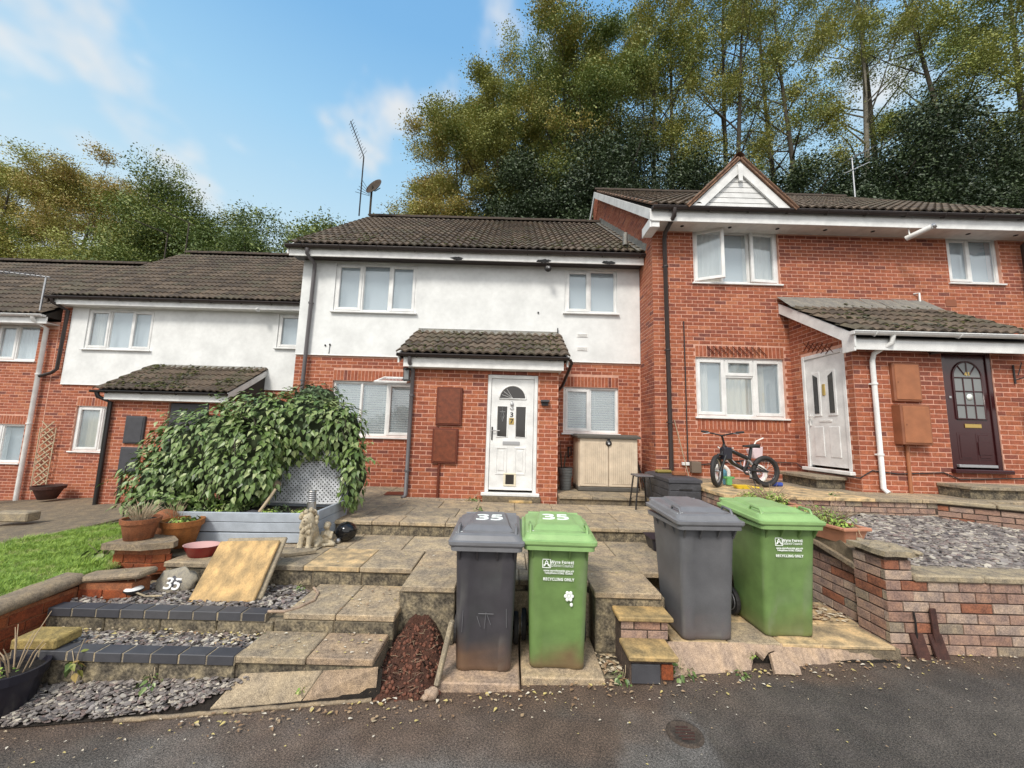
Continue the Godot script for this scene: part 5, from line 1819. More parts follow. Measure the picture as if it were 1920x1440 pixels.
	brick_run(wb, a, uu, uu.cross(Vector3.UP), 1.05, .80, 1.11, [], [], null, [0, 1, 4, 4, 3])
	brick_run(wb, a + uu * 1.05, uu, uu.cross(Vector3.UP), 1.55, .80, .94, [], [Rect2(0, .86, 1.5, .15)], null, [0, 1, 4, 4, 3])
	pieces(dw, "brick", brick_mesh, wb, "old_brick", "brickwork")
	for q in [[-.02, .52, 1.12], [.53, 1.08, 1.12], [1.09, 1.75, 1.02], [1.76, 2.4, 1.02]]:
		st = ms()
		box(st, Vector3(q[0], q[2], -.20), Vector3(q[1], q[2] + .055, .05), .012, xf)
		putw("coping_stone", st, M.coping_pale, dw)
	# door steps
	st = ms()
	box(st, Vector3(6.6, 1.17, -6.04), Vector3(8.6, 1.30, -5.62), .006)
	var ds := putw("door_step", st, M.block_mats[1], self)
	meta(ds, "grey slab step before the maroon door", "step")
	bx(ds, "step_slab", Vector3(6.58, 1.30, -6.04), Vector3(7.5, 1.35, -5.58), M.slab_mats[3], .006)
	bx(ds, "step_slab", Vector3(7.51, 1.30, -6.04), Vector3(8.6, 1.35, -5.57), M.slab_mats[0], .006)
	st = ms()
	box(st, Vector3(4.98, 1.17, -7.15), Vector3(5.44, 1.31, -6.35), .006)
	ds = putw("door_step", st, M.block_mats[1], self)
	meta(ds, "grey slab step before the white side door", "step")
	bx(ds, "step_slab", Vector3(4.93, 1.31, -7.18), Vector3(5.44, 1.36, -6.30), M.slab_mats[3], .006)

# ---------------------------------------------------------------- the lawn and the planted corner on the left
func lawn_y(x: float, z: float) -> float:
	return .47 + (x + 4.0) * .085 - smoothstep(-5.5, -8.5, z) * .18 - smoothstep(-3.6, -2.9, z) * .02

func left_garden() -> void:
	var nz := FastNoiseLite.new()
	nz.seed = 4
	nz.frequency = .8
	var st := ms()
	sheet(st, steps(-6.9, -3.9, .25), steps(-8.9, -2.6, .25), func(x, z): return Vector3(x, lawn_y(x, z) + nz.get_noise_2d(x, z) * .03, z))
	struct("lawn", st, M.turf)
	st = ms()
	sheet(st, steps(-16, -6.8, .8), steps(-10.2, -2.7, .5), func(x, z): return Vector3(x, .12 + (x + 8.0) * .06 - smoothstep(-6.0, -3.0, z) * .35, z))
	struct("path", st, M.concrete)
	st = ms()
	box(st, Vector3(-6.92, -.3, -8.9), Vector3(-6.86, .22, -4.5), .01)
	putw("path_edge", st, M.concrete, self).set_meta("kind", "structure")
	st = ms()
	for i in 5:
		var a := rf(0, TAU)
		var b := Vector3(cos(a) * .3, 0, sin(a) * .3)
		var s := Vector3(-b.z, 0, b.x).normalized() * .035
		var l := rf(.7, 1.1)
		var t := Vector3(cos(a + .6) * .5, l, sin(a + .6) * .5)
		var m := (b + t) / 2 + Vector3(0, .15, 0)
		tri(st, b - s, b + s, m + s * .8)
		tri(st, b - s, m + s * .8, m - s * .8)
		tri(st, m - s * .8, m + s * .8, b + t)
	st.generate_normals()
	var tuft := st.commit()
	var e := []
	while e.size() < 26000:
		var x := rf(-6.9, -3.93)
		var z := -8.6 + 6.0 * sqrt(rf(0, 1))
		var f := nz.get_noise_2d(x * 1.8 + 20.0, z * 1.8)
		var s := rf(.03, .075) * (1.0 + f * .7)
		if x > -4.3 and z < -4.0: s *= 1.5
		var k: int = [0, 0, 1, 2][rng.randi() % 4]
		if f < -.22 and rf(0, 1) < .5: k = 3
		e.append([Transform3D(Basis(Vector3.UP, rf(0, TAU)).rotated(Vector3.RIGHT, rf(-.3, .3)).scaled(Vector3(s, s * rf(.6, 1.1), s)), Vector3(x, lawn_y(x, z) + nz.get_noise_2d(x, z) * .03 - .005, z)), k])
	meta(many(self, "grass", tuft, e, M.grass_cols, M.grass), "bright green grass of the small front lawn", "", "", "stuff")
	# the orange brick wall that holds the lawn
	var w := thing("lawn_wall", "low wall of orange painted bricks with rounded coping beside the lawn", "wall", Vector3(-3.85, .1, -3.3))
	var br := []
	pitch = .088
	brick_run(br, Vector3(-3.84, 0, -3.66), Vector3.BACK, Vector3.RIGHT, 1.3, -.1, .47, [], [], null, [0, 1, 2, 0, 1])
	br.clear()
	brick_run(br, Vector3(-3.84, 0, -2.4), Vector3.FORWARD, Vector3.RIGHT, 1.26, -.1, .45, [], [], null, [0, 1, 2, 0, 1])
	brick_run(br, Vector3(-3.84, 0, -3.66), Vector3.RIGHT, Vector3.BACK, .46, .35, .50, [], [], null, [0, 1, 2])
	brick_run(br, Vector3(-4.02, 0, -4.12), Vector3.RIGHT, Vector3.BACK, .40, .42, .66, [], [], null, [0, 1, 2])
	brick_run(br, Vector3(-3.62, 0, -4.12), Vector3(.35, 0, -.16).normalized(), Vector3(.16, 0, .35).normalized(), .15, .42, .66, [], [], null, [0, 1, 2])
	st = ms()
	box(st, Vector3(-4.0, -.3, -3.66), Vector3(-3.845, .455, -2.4))
	box(st, Vector3(-3.845, .0, -3.85), Vector3(-3.37, .49, -3.665))
	box(st, Vector3(-4.02, .0, -4.34), Vector3(-3.63, .66, -4.125))
	poly(st, [Vector3(-3.63, .66, -4.125), Vector3(-3.50, .66, -4.185), Vector3(-3.50, .4, -4.185), Vector3(-3.63, .4, -4.125)], Vector3(.2, 0, 1))
	putw("wall_core", st, M.terracotta, w)
	for q in br: mesh_node("brick", brick_mesh, M.orange_brick_mats[q[1] % 3], w, Transform3D(q[0].basis, q[0].origin - gp(w)))
	pitch = .075
	for q in [[Vector3(-3.92, .475, -2.4), Vector3(-3.92, .49, -3.05)], [Vector3(-3.92, .49, -3.06), Vector3(-3.92, .515, -3.68)]]:
		st = ms()
		var d: Vector3 = q[1] - q[0]
		var n := 7
		var secs := []
		for k in n + 1:
			var c: Vector3 = q[0] + d * (float(k) / n)
			var jj := rf(-.004, .004)
			secs.append([c + Vector3(.11, -.03, 0), c + Vector3(.115, .015 + jj, 0), c + Vector3(.07, .045 + jj, 0), c + Vector3(-.07, .05 + jj, 0), c + Vector3(-.115, .02, 0), c + Vector3(-.115, -.03, 0)])
		loft(st, secs, true, true, 0)
		putw("coping_stone", st, M.coping, w)
	st = ms()
	box(st, Vector3(-.32, -.028, -.10), Vector3(.27, .028, .10), .02, Transform3D(Basis(Vector3.BACK, .10), Vector3(-3.56, .54, -3.74)))
	putw("coping_stone", st, M.coping, w)
	st = ms()
	prism(st, PackedVector2Array([Vector2(-4.06, 4.02), Vector2(-3.66, 4.02), Vector2(-3.44, 4.14), Vector2(-3.46, 4.22), Vector2(-3.62, 4.36), Vector2(-4.06, 4.42)]), .06, Transform3D(Basis(Vector3.RIGHT, Vector3.FORWARD, Vector3.UP), Vector3(0, .72, 0)))
	putw("coping_stone", st, M.coping, w)
	planted_corner()

var _leaf: Mesh
func leaf_mesh() -> Mesh:
	if _leaf == null:
		var st := ms()
		st.set_smooth_group(-1)
		var o := [[0.0, 0.0], [.15, .22], [.36, .29], [.68, .15], [1.0, 0.0]]      # along, half width
		for s in [-1.0, 1.0]:
			for i in 4:
				var a0 := Vector3(0, -.12 * o[i][0] * o[i][0], o[i][0])
				var a1 := Vector3(0, -.12 * o[i + 1][0] * o[i + 1][0], o[i + 1][0])
				var b0 := a0 + Vector3(s * o[i][1], o[i][1] * .30, 0)
				var b1 := a1 + Vector3(s * o[i + 1][1], o[i + 1][1] * .30, 0)
				if o[i][1] > 0.0: poly(st, [a0, b0, b1], Vector3.UP)
				if o[i + 1][1] > 0.0: poly(st, [a0, b1, a1], Vector3.UP)
				elif o[i][1] > 0.0: pass
		st.generate_normals()
		_leaf = st.commit()
	return _leaf

func leaf_at(p: Vector3, out: Vector3, s: float) -> Transform3D:
	var n := (out + Vector3(0, .55, 0) + Vector3(rf(-.5, .5), rf(-.4, .4), rf(-.5, .5))).normalized()
	var t := (Vector3(0, -1, 0) + out * .8 + Vector3(rf(-.8, .8), rf(-.2, .2), rf(-.5, .5)))
	t = (t - n * t.dot(n)).normalized()
	return Transform3D(Basis(n.cross(t), n, t).scaled(Vector3.ONE * s), p)

func planted_corner() -> void:
	# climber
	var v := thing("climbing_plant", "big mound of a climber with broad pointed green leaves over a planter", "climbing plant", Vector3(-3.5, .8, -5.4))
	var lobes := [[-3.95, 1.50, -5.30, .95, .68, .42], [-3.05, 1.92, -5.42, .85, .46, .36], [-4.50, 1.12, -5.20, .50, .52, .36], [-2.38, 1.86, -5.42, .33, .42, .26], [-2.12, 1.32, -5.36, .17, .46, .2], [-3.55, 1.28, -5.08, .55, .42, .26], [-4.30, .88, -5.0, .45, .26, .28], [-3.4, 2.02, -5.35, .6, .38, .3], [-3.42, 1.66, -5.15, .42, .3, .22]]
	var e := []
	var inside := func(p: Vector3, skip: int) -> bool:
		for k in lobes.size():
			if k == skip: continue
			var l: Array = lobes[k]
			if Vector3((p.x - l[0]) / l[3], (p.y - l[1]) / l[4], (p.z - l[2]) / l[5]).length() < .86: return true
		return false
	var nz := FastNoiseLite.new()
	nz.seed = 12
	nz.frequency = 2.2
	for k in lobes.size():
		var l: Array = lobes[k]
		var n := int(2000.0 * (l[3] * l[4] + l[4] * l[5] + l[3] * l[5]))
		for i in n:
			var d := Vector3(rng.randfn(), rng.randfn(), rng.randfn()).normalized()
			if d.z < -.35: continue
			var r := rf(.80, 1.06) + nz.get_noise_3dv(d * 1.5 + Vector3(k, 0, 0)) * .22
			var p := Vector3(l[0] + d.x * l[3] * r, l[1] + d.y * l[4] * r, l[2] + d.z * l[5] * r)
			if inside.call(p, k): continue
			var up := (d / Vector3(l[3], l[4], l[5])).normalized()
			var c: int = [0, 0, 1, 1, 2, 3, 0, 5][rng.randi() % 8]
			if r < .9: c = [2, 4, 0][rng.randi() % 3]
			e.append([leaf_at(p, up, rf(.045, .10) * (1.0 + .6 * rf(0, 1) * rf(0, 1))), c, -p.distance_to(EYE) + r])
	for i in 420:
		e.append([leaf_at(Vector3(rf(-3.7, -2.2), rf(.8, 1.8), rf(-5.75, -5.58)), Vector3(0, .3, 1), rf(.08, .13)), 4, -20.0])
	for i in 60:
		var l: Array = lobes[rng.randi() % lobes.size()]
		var d := Vector3(rng.randfn(), absf(rng.randfn()) + .2, absf(rng.randfn()) * .6).normalized()
		var a := Vector3(l[0] + d.x * l[3], l[1] + d.y * l[4], l[2] + d.z * l[5])
		var dir := (d + Vector3(rf(-.6, .6), rf(-.4, .5), rf(-.2, .5))).normalized()
		var ln := rf(.12, .30)
		for k in 9:
			var p := a + dir * ln * (k / 8.0) + Vector3(0, -.10 * pow(k / 8.0, 2.0), 0) + Vector3(rf(-.02, .02), rf(-.02, .02), rf(-.02, .02))
			e.append([leaf_at(p, (dir + Vector3(0, .6, 0)).normalized(), rf(.04, .085)), [1, 3, 5, 0][rng.randi() % 4], -p.distance_to(EYE) + .5])
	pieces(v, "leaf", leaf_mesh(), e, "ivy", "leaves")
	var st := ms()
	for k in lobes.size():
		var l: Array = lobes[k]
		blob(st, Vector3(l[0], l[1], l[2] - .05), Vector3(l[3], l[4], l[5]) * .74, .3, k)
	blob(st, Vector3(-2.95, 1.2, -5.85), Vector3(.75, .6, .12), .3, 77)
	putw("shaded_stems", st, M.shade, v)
	st = ms()
	for i in 26:
		var l: Array = lobes[rng.randi() % lobes.size()]
		var a := Vector3(l[0] + rf(-.5, .5) * l[3], l[1] + rf(-.3, .5) * l[4], l[2] + l[5] * .7)
		var b := a + Vector3(rf(-.25, .25), rf(-.4, .1), rf(.02, .14))
		tube(st, [a, (a + b) / 2 + Vector3(0, .05, .04), b], .006, 4)
	putw("stem", st, M.bark, v)
	# darker ivy at the top against the wall
	var iv := thing("ivy_clump", "dark ivy clump rising behind the climber beside the grey downpipe", "ivy", Vector3(-2.95, 2.2, -5.8))
	e = []
	for i in 620:
		var d := Vector3(rng.randfn(), rng.randfn(), rng.randfn()).normalized()
		var r := rf(.6, 1.05)
		var p := Vector3(d.x * .42 * r, d.y * .26 * r + .15, d.z * .25 * r)
		e.append([leaf_at(p, d, rf(.05, .085)), [0, 1, 3, 2][rng.randi() % 4]])
	var ic: Array = M.darkleaf_cols.duplicate()
	for i in 4: ic[i] = ic[i].lerp(Color(.09, .15, .05), .5)
	many(iv, "leaves", leaf_mesh(), e, ic, M.darkleaf)
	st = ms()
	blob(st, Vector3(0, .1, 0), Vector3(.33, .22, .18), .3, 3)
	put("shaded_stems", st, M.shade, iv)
	# planter of blue-grey boards
	var p := thing("planter", "pale blue grey wooden planter box of wide boards", "planter", Vector3(-3.05, .56, -5.1))
	for i in 3:
		st = ms()
		box(st, Vector3(-3.92, .57 + i * .112, -4.75), Vector3(-2.26, .57 + i * .112 + .108, -4.715 + rf(-.003, .003)), .006, Transform3D(Basis(Vector3.BACK, .012 + rf(-.004, .004)), Vector3(0, .04, 0)))
		putw("board", st, M.planter, p)
		st = ms()
		box(st, Vector3(-2.295, .57 + i * .118 + .02, -5.50), Vector3(-2.262, .57 + i * .118 + .134, -4.752), .006)
		putw("end_board", st, M.planter, p)
	bx(p, "back_board", Vector3(-3.92, .57, -5.53), Vector3(-2.27, .90, -5.50), M.planter, .006)
	bx(p, "end_board", Vector3(-3.92, .57, -5.50), Vector3(-3.89, .86, -4.755), M.planter, .006)
	bx(p, "earth", Vector3(-3.885, .57, -5.495), Vector3(-2.30, .84, -4.755), M.dark_soil, .01)
	bx(p, "post", Vector3(-2.33, .57, -5.56), Vector3(-2.26, 1.78, -5.49), M.planter, .006)
	# trellis
	var t := thing("trellis", "grey diagonal garden trellis standing in the planter under the leaves", "trellis", Vector3(-3, .9, -5.46))
	var x0 := -3.75
	var x1 := -2.34
	var y0 := .90
	var y1 := 1.78
	var s := .058
	for k in 2:
		var q := x0 - (y1 - y0)
		while q < x1:
			var a := Vector2(q, y0)
			var b := Vector2(q + y1 - y0, y1)
			if a.x < x0: a = Vector2(x0, y0 + x0 - q)
			if b.x > x1: b = Vector2(x1, y0 + x1 - q)
			if b.x - a.x > .03:
				if k == 1:
					a.x = x0 + x1 - a.x; b.x = x0 + x1 - b.x
				var c := (a + b) / 2
				st = ms()
				var l := (b - a).length()
				cbox(st, Vector3.ZERO, Vector3(l, .023, .007), 0.0)
				putw("slat", st, M.trellis, t)
				var o: Node3D = t.get_child(t.get_child_count() - 1)
				o.transform = Transform3D(Basis(Vector3.BACK, PI / 4 if k == 0 else -PI / 4), Vector3(c.x, c.y, -5.465 + k * .008) - gp(t))
			q += s
	for q in [[x0, y0 - .02, x1, y0 + .01], [x0, y1 - .01, x1, y1 + .03], [x1 - .01, y0, x1 + .03, y1]]:
		bx(t, "frame", Vector3(q[0], q[1], -5.475), Vector3(q[2], q[3], -5.445), M.trellis, .004)

# ---------------------------------------------------------------- wheelie bins
func bin_ring(y: float, w: float, zb: float, zf: float, groove: float) -> Array:
	var p := rrect(y, -w, w, zb, zf, .045, 4)
	var a := w * .56
	for q in [[-a, 0.0], [-a + .016, groove], [a - .016, groove], [a, 0.0]]:
		p.append(Vector3(q[0], y, zf - q[1]))
	return p

func wheelie_bin(label: String, at: Vector3, turn: float, body_m: Material, lid_m: Material, number: bool, print_it: bool, group := "") -> Node3D:
	var b := thing("wheelie_bin", label, "wheelie bin", at, turn, group)
	var st := ms()
	var secs := []
	var nz := FastNoiseLite.new()
	nz.seed = int(at.x * 50.0)
	nz.frequency = 4.0
	nz.fractal_octaves = 4
	var base_c: Color = {M.bin_green: c3(.175, .285, .092), M.bin_grey: c3(.064, .062, .069), M.bin_grey2: c3(.135, .134, .142)}[body_m]
	stain = func(p: Vector3) -> Color:
		var q := nz.get_noise_3d(p.x, p.y * .6, p.z)
		var c := base_c.lerp(c3(.20, .115, .07), smoothstep(.26, -.02, p.y + q * .22) * (.85 if number else .35))
		return c.lerp(c3(.30, .29, .26), smoothstep(.18, .5, nz.get_noise_3d(p.x * 3.0 + 5.0, p.y * .5, p.z * 3.0)) * .22)
	for q in [[0.0, .205, -.20, .225], [.012, .218, -.215, .238], [.04, .2187, -.217, .2392], [.08, .2195, -.22, .241], [.12, .2205, -.223, .243], [.17, .2219, -.228, .2456], [.23, .2238, -.235, .2488], [.30, .226, -.242, .252], [.42, .2296, -.255, .2589], [.56, .2338, -.27, .267], [.70, .238, -.285, .275], [.82, .242, -.30, .2835], [.94, .246, -.315, .292], [.945, .246, -.315, .292]]:
		secs.append(bin_ring(q[0], q[1], q[2], q[3], .010 if q[0] < .9 else .004))
	loft(st, secs, true, true, 0)
	put("body", st, body_m, b)
	stain = func(_p: Vector3) -> Color: return base_c
	st = ms()
	stain = null
	loft(st, [rrect(.925, -.262, .262, -.335, .315, .04), rrect(.93, -.283, .283, -.345, .345, .04), rrect(.962, -.285, .285, -.347, .348, .04), rrect(.966, -.27, .27, -.34, .33, .04)], true, true, -1)
	put("rim", st, lid_m, b)
	# gussets under the rim
	st = ms()
	stain = func(_p: Vector3) -> Color: return base_c
	for x in [-.22, -.08, .08, .22]:
		prism(st, PackedVector2Array([Vector2(0, 0), Vector2(.05, 0), Vector2(0, -.085)]), .012, Transform3D(Basis(Vector3.BACK, Vector3.UP, Vector3.LEFT), Vector3(x, .93, .283)))
	for z in [-.18, -.02, .16]:
		for s in [-1.0, 1.0]:
			prism(st, PackedVector2Array([Vector2(0, 0), Vector2(.035, 0), Vector2(0, -.085)]), .012, Transform3D(Basis(Vector3(s, 0, 0), Vector3.UP, Vector3(0, 0, s)), Vector3(s * .238, .93, z)))
	put("gusset", st, body_m, b)
	stain = null
	# lid, hinged at the back and rising towards it
	var xf := Transform3D(Basis(Vector3.RIGHT, .055), Vector3(0, .968, .33)) * Transform3D(Basis(), Vector3(0, 0, -.33))
	st = ms()
	loft(st, [rrect(0, -.296, .296, -.345, .352, .035), rrect(.012, -.302, .302, -.35, .358, .035), rrect(.034, -.302, .302, -.35, .358, .035), rrect(.04, -.285, .285, -.34, .335, .05), rrect(.072, -.268, .268, -.33, .305, .06, 4), rrect(.082, -.245, .245, -.32, .28, .06, 4)], true, true, -1)
	var lid := put("lid", st, lid_m, b, xf)
	st = ms()
	var pan := [[.078, .21, .155, -.30, .215], [.108, .175, .125, -.285, .15], [.112, .15, .10, -.27, .12]]
	var ps := []
	for q in pan:
		ps.append([Vector3(-q[2], q[0], q[3]), Vector3(-q[1], q[0], q[4]), Vector3(q[1], q[0], q[4]), Vector3(q[2], q[0], q[3])])
	loft(st, ps, false, true, -1)
	put("raised_panel", st, lid_m, lid)
	for s in [-1.0, 1.0]:
		st = ms()
		tube(st, [Vector3(s * .235, .07, .10), Vector3(s * .235, .112, .12), Vector3(s * .232, .112, .24), Vector3(s * .232, .07, .27)], .011, 6)
		put("lid_handle", st, lid_m, lid)
		st = ms()
		blob(st, Vector3(s * .21, .076, .245), Vector3(.045, .006, .02), .7, 3)
		put("worn_patch", st, M.print if s < 0 else M.dark, lid)
		st = ms()
		tube(st, [Vector3(s * .24, .06, -.375), Vector3(s * .10, .06, -.375)], .018, 8)
		cbox(st, Vector3(s * .17, .05, -.355), Vector3(.12, .03, .05), .008)
		put("hinge", st, lid_m, lid)
		st = ms()
		lathe(st, [Vector2(0, -.024), Vector2(.05, -.024), Vector2(.055, -.016), Vector2(.10, -.018), Vector2(.122, -.02), Vector2(.128, -.008), Vector2(.128, .008), Vector2(.122, .02), Vector2(.10, .018), Vector2(.055, .014), Vector2(.05, .024), Vector2(0, .024)], 20, Transform3D(Basis(Vector3.BACK, PI / 2), Vector3(s * .262, .128, -.195)), false)
		put("wheel", st, M.rubber, b)
		st = ms()
		lathe(st, [Vector2(.088, .0), Vector2(.086, .022), Vector2(.080, .022), Vector2(.078, 0)], 20, Transform3D(Basis(Vector3.BACK, -s * PI / 2), Vector3(s * .262, .128, -.195)), false)
		put("wheel_trim", st, M.alu, b)
	st = ms()
	tube(st, [Vector3(-.26, .128, -.195), Vector3(.26, .128, -.195)], .014, 8)
	put("axle", st, M.dark, b)
	if number:
		var up := Transform3D(Basis(Vector3.RIGHT, -PI / 2 + .02), Vector3(0, .114, .0))
		text(lid, "painted_number", "35", .165, up.translated(Vector3(0, 0, -.07)), M.print)
	if print_it:
		var tilt := Basis(Vector3.RIGHT, -.055)
		var spot := func(x: float, y: float) -> Transform3D: return Transform3D(tilt, Vector3(x, y, lerpf(.252, .292, (y - .3) / .64) - .003))
		st = ms()
		var e: Transform3D = spot.call(-.098, .812)
		for q in [[-.034, -.034, -.029, .034], [.029, -.034, .034, .034], [-.029, .029, .029, .034], [-.029, -.034, .029, -.029]]:
			box(st, Vector3(q[0], q[1], 0), Vector3(q[2], q[3], .003), 0.0, e)
		tube(st, [e * Vector3(-.025, -.022, .003), e * Vector3(-.012, -.012, .003), e * Vector3(-.008, .012, .003), e * Vector3(0, .022, .003), e * Vector3(.008, .012, .003), e * Vector3(.012, -.012, .003), e * Vector3(.025, -.022, .003)], .0045, 5)
		tube(st, [e * Vector3(-.024, -.012, .003), e * Vector3(0, .0, .003), e * Vector3(.024, -.012, .003)], .004, 5)
		put("council_emblem", st, M.print, b)
		text(b, "printed_name", "Wyre Forest", .0235, spot.call(.028, .824), M.print)
		text(b, "printed_name", "District Council", .019, spot.call(.028, .797), M.print, "Droid Sans", false)
		text(b, "printed_address", "www.wyreforestdc.gov.uk", .014, spot.call(.0, .757), M.print)
		text(b, "printed_address", "Telephone 01562 732928", .014, spot.call(.0, .738), M.print)
		text(b, "printed_words", "RECYCLING ONLY", .0215, spot.call(.0, .690), M.print)
	return b

func bins() -> void:
	var b := wheelie_bin("dark grey wheelie bin with white 35 on its lid, soil stained at the base", Vector3(-.165, .077, -3.49), 0, M.bin_grey, M.bin_lid_grey, true, false, "wheelie bins")
	var st := ms()
	for q in [[-.05, .44, .07, .44], [.01, .45, .0, .33], [-.06, .42, -.03, .34], [.02, .43, .05, .36], [-.17, .46, -.175, .30], [.17, .48, .175, .34]]:
		tube(st, [Vector3(q[0], q[1], .255 + q[1] * .028), Vector3(q[2], q[3], .255 + q[3] * .028)], .0022, 4)
	put("scratch", st, M.bin_lid_grey, b)
	b = wheelie_bin("green recycling bin with white 35 on its lid and a white flower splash", Vector3(.425, .087, -3.53), -1.5, M.bin_green, M.bin_lid_green, true, true, "wheelie bins")
	st = ms()
	for i in 6:
		var a := TAU * i / 6.0
		blob(st, Vector3(.085 + .026 * cos(a), .565 + .028 * sin(a), .274), Vector3(.014, .015, .003), .2, i)
	blob(st, Vector3(.085, .565, .274), Vector3(.012, .013, .003))
	blob(st, Vector3(.105, .50, .270), Vector3(.012, .015, .003))
	put("flower_splash", st, M.print, b)
	b = wheelie_bin("plain paler grey wheelie bin beside the small steps", Vector3(1.72, .227, -3.74), 3.0, M.bin_grey2, M.bin_lid_grey, false, false, "wheelie bins")
	b = wheelie_bin("green recycling bin beside the pink brick wall, its print worn", Vector3(2.50, .227, -3.84), 2.0, M.bin_green, M.bin_lid_green, false, true, "wheelie bins")

# ---------------------------------------------------------------- helper: a surface round a field of rounded bones
func bones(st: SurfaceTool, list: Array, cell: float, blend := .02) -> void:
	var lo := Vector3(9, 9, 9)
	var hi := -lo
	for b in list:
		for k in 2:
			var r: float = b[2 + k] + cell * 2 + blend * .5
			lo = lo.min(b[k] - Vector3.ONE * r); hi = hi.max(b[k] + Vector3.ONE * r)
	var n := Vector3i(((hi - lo) / cell).ceil()) + Vector3i.ONE
	var f := PackedFloat32Array()
	f.resize(n.x * n.y * n.z)
	for z in n.z:
		for y in n.y:
			for x in n.x:
				var p := lo + Vector3(x, y, z) * cell
				var d := 9.0
				for b in list:
					var ab: Vector3 = b[1] - b[0]
					var t := clampf((p - b[0]).dot(ab) / maxf(ab.length_squared(), 1e-9), 0, 1)
					var q: float = (p - b[0] - ab * t).length() - lerpf(b[2], b[3], t)
					var h := clampf(.5 + .5 * (d - q) / blend, 0, 1)
					d = lerpf(d, q, h) - blend * h * (1 - h)
				f[x + n.x * (y + n.y * z)] = d
	var at := {}
	var s := [0, 1, n.x, n.x + 1, n.x * n.y, n.x * n.y + 1, n.x * n.y + n.x, n.x * n.y + n.x + 1]
	for z in n.z - 1:
		for y in n.y - 1:
			for x in n.x - 1:
				var i := x + n.x * (y + n.y * z)
				var c := Vector3.ZERO
				var m := 0
				for e in [[0, 1], [2, 3], [4, 5], [6, 7], [0, 2], [1, 3], [4, 6], [5, 7], [0, 4], [1, 5], [2, 6], [3, 7]]:
					var a := f[i + s[e[0]]]
					var b := f[i + s[e[1]]]
					if (a < 0) != (b < 0):
						var pa := Vector3(e[0] & 1, (e[0] >> 1) & 1, e[0] >> 2)
						var pb := Vector3(e[1] & 1, (e[1] >> 1) & 1, e[1] >> 2)
						c += pa.lerp(pb, a / (a - b)); m += 1
				if m: at[i] = lo + (Vector3(x, y, z) + c / m) * cell
	st.set_smooth_group(0)
	for i in at:
		for ax in 3:
			var d: int = [1, n.x, n.x * n.y][ax]
			var u: int = [n.x, n.x * n.y, 1][ax]
			var w: int = [n.x * n.y, 1, n.x][ax]
			if i + d < f.size() and (f[i] < 0) != (f[i + d] < 0) and at.has(i - u) and at.has(i - w) and at.has(i - u - w):
				if f[i] < 0: quad(st, at[i], at[i - u], at[i - u - w], at[i - w])
				else: quad(st, at[i], at[i - w], at[i - u - w], at[i - u])

func pot(called: String, label: String, at: Vector3, r0: float, r1: float, h: float, m: Material, cat := "plant pot") -> Node3D:
	var p := thing(called, label, cat, at)
	var st := ms()
	lathe(st, [Vector2(0, 0), Vector2(r0, 0), Vector2(lerpf(r0, r1, .72), h * .78)], 24)
	put("bowl", st, m, p)
	st = ms()
	lathe(st, [Vector2(lerpf(r0, r1, .72), h * .76), Vector2(r1, h * .78), Vector2(r1 * 1.03, h), Vector2(r1 * .92, h), Vector2(r1 * .88, h * .86), Vector2(0, h * .86)], 24, Transform3D(), false)
	put("rim", st, m, p)
	st = ms()
	lathe(st, [Vector2(r1 * .9, h * .88), Vector2(0, h * .92)], 16)
	put("earth", st, M.dark_soil, p)
	return p

func sprigs(parent: Node, called: String, fam: String, c: Vector3, r: Vector3, n: int, s0: float, s1: float, stems := 0) -> void:
	var e := []
	for i in n:
		var d := Vector3(rng.randfn(), absf(rng.randfn()) * .9, rng.randfn()).normalized()
		e.append([leaf_at(c + d * r * rf(.35, 1.0), d, rf(s0, s1)), rng.randi() % M[fam + "_cols"].size()])
	many(parent, called, leaf_mesh(), e, M[fam + "_cols"], M[fam])
	if stems:
		var st := ms()
		for i in stems:
			var d := Vector3(rf(-1, 1), rf(.8, 1.6), rf(-1, 1)) * r
			tube(st, [c - Vector3(0, r.y * .2, 0), c + d * .5 + Vector3(rf(-.02, .02), 0, 0), c + d], .003, 4)
		put("stems", st, M.cane, parent)

func straws(parent: Node, called: String, m: Material, c: Vector3, r: float, h: float, n: int, w := .003) -> void:
	var st := ms()
	for i in n:
		var a := rf(0, TAU)
		var q := rf(0, r)
		var b := c + Vector3(cos(a) * q * .6, 0, sin(a) * q * .6)
		var t := b + Vector3(cos(a) * rf(.2, 1.0) * r * 1.4, h * rf(.5, 1.1), sin(a) * rf(.2, 1.0) * r * 1.4)
		tube(st, [b, (b + t) / 2 + Vector3(0, h * .12, 0), t], [w, w * .8, w * .4], 4)
	put(called, st, m, parent)

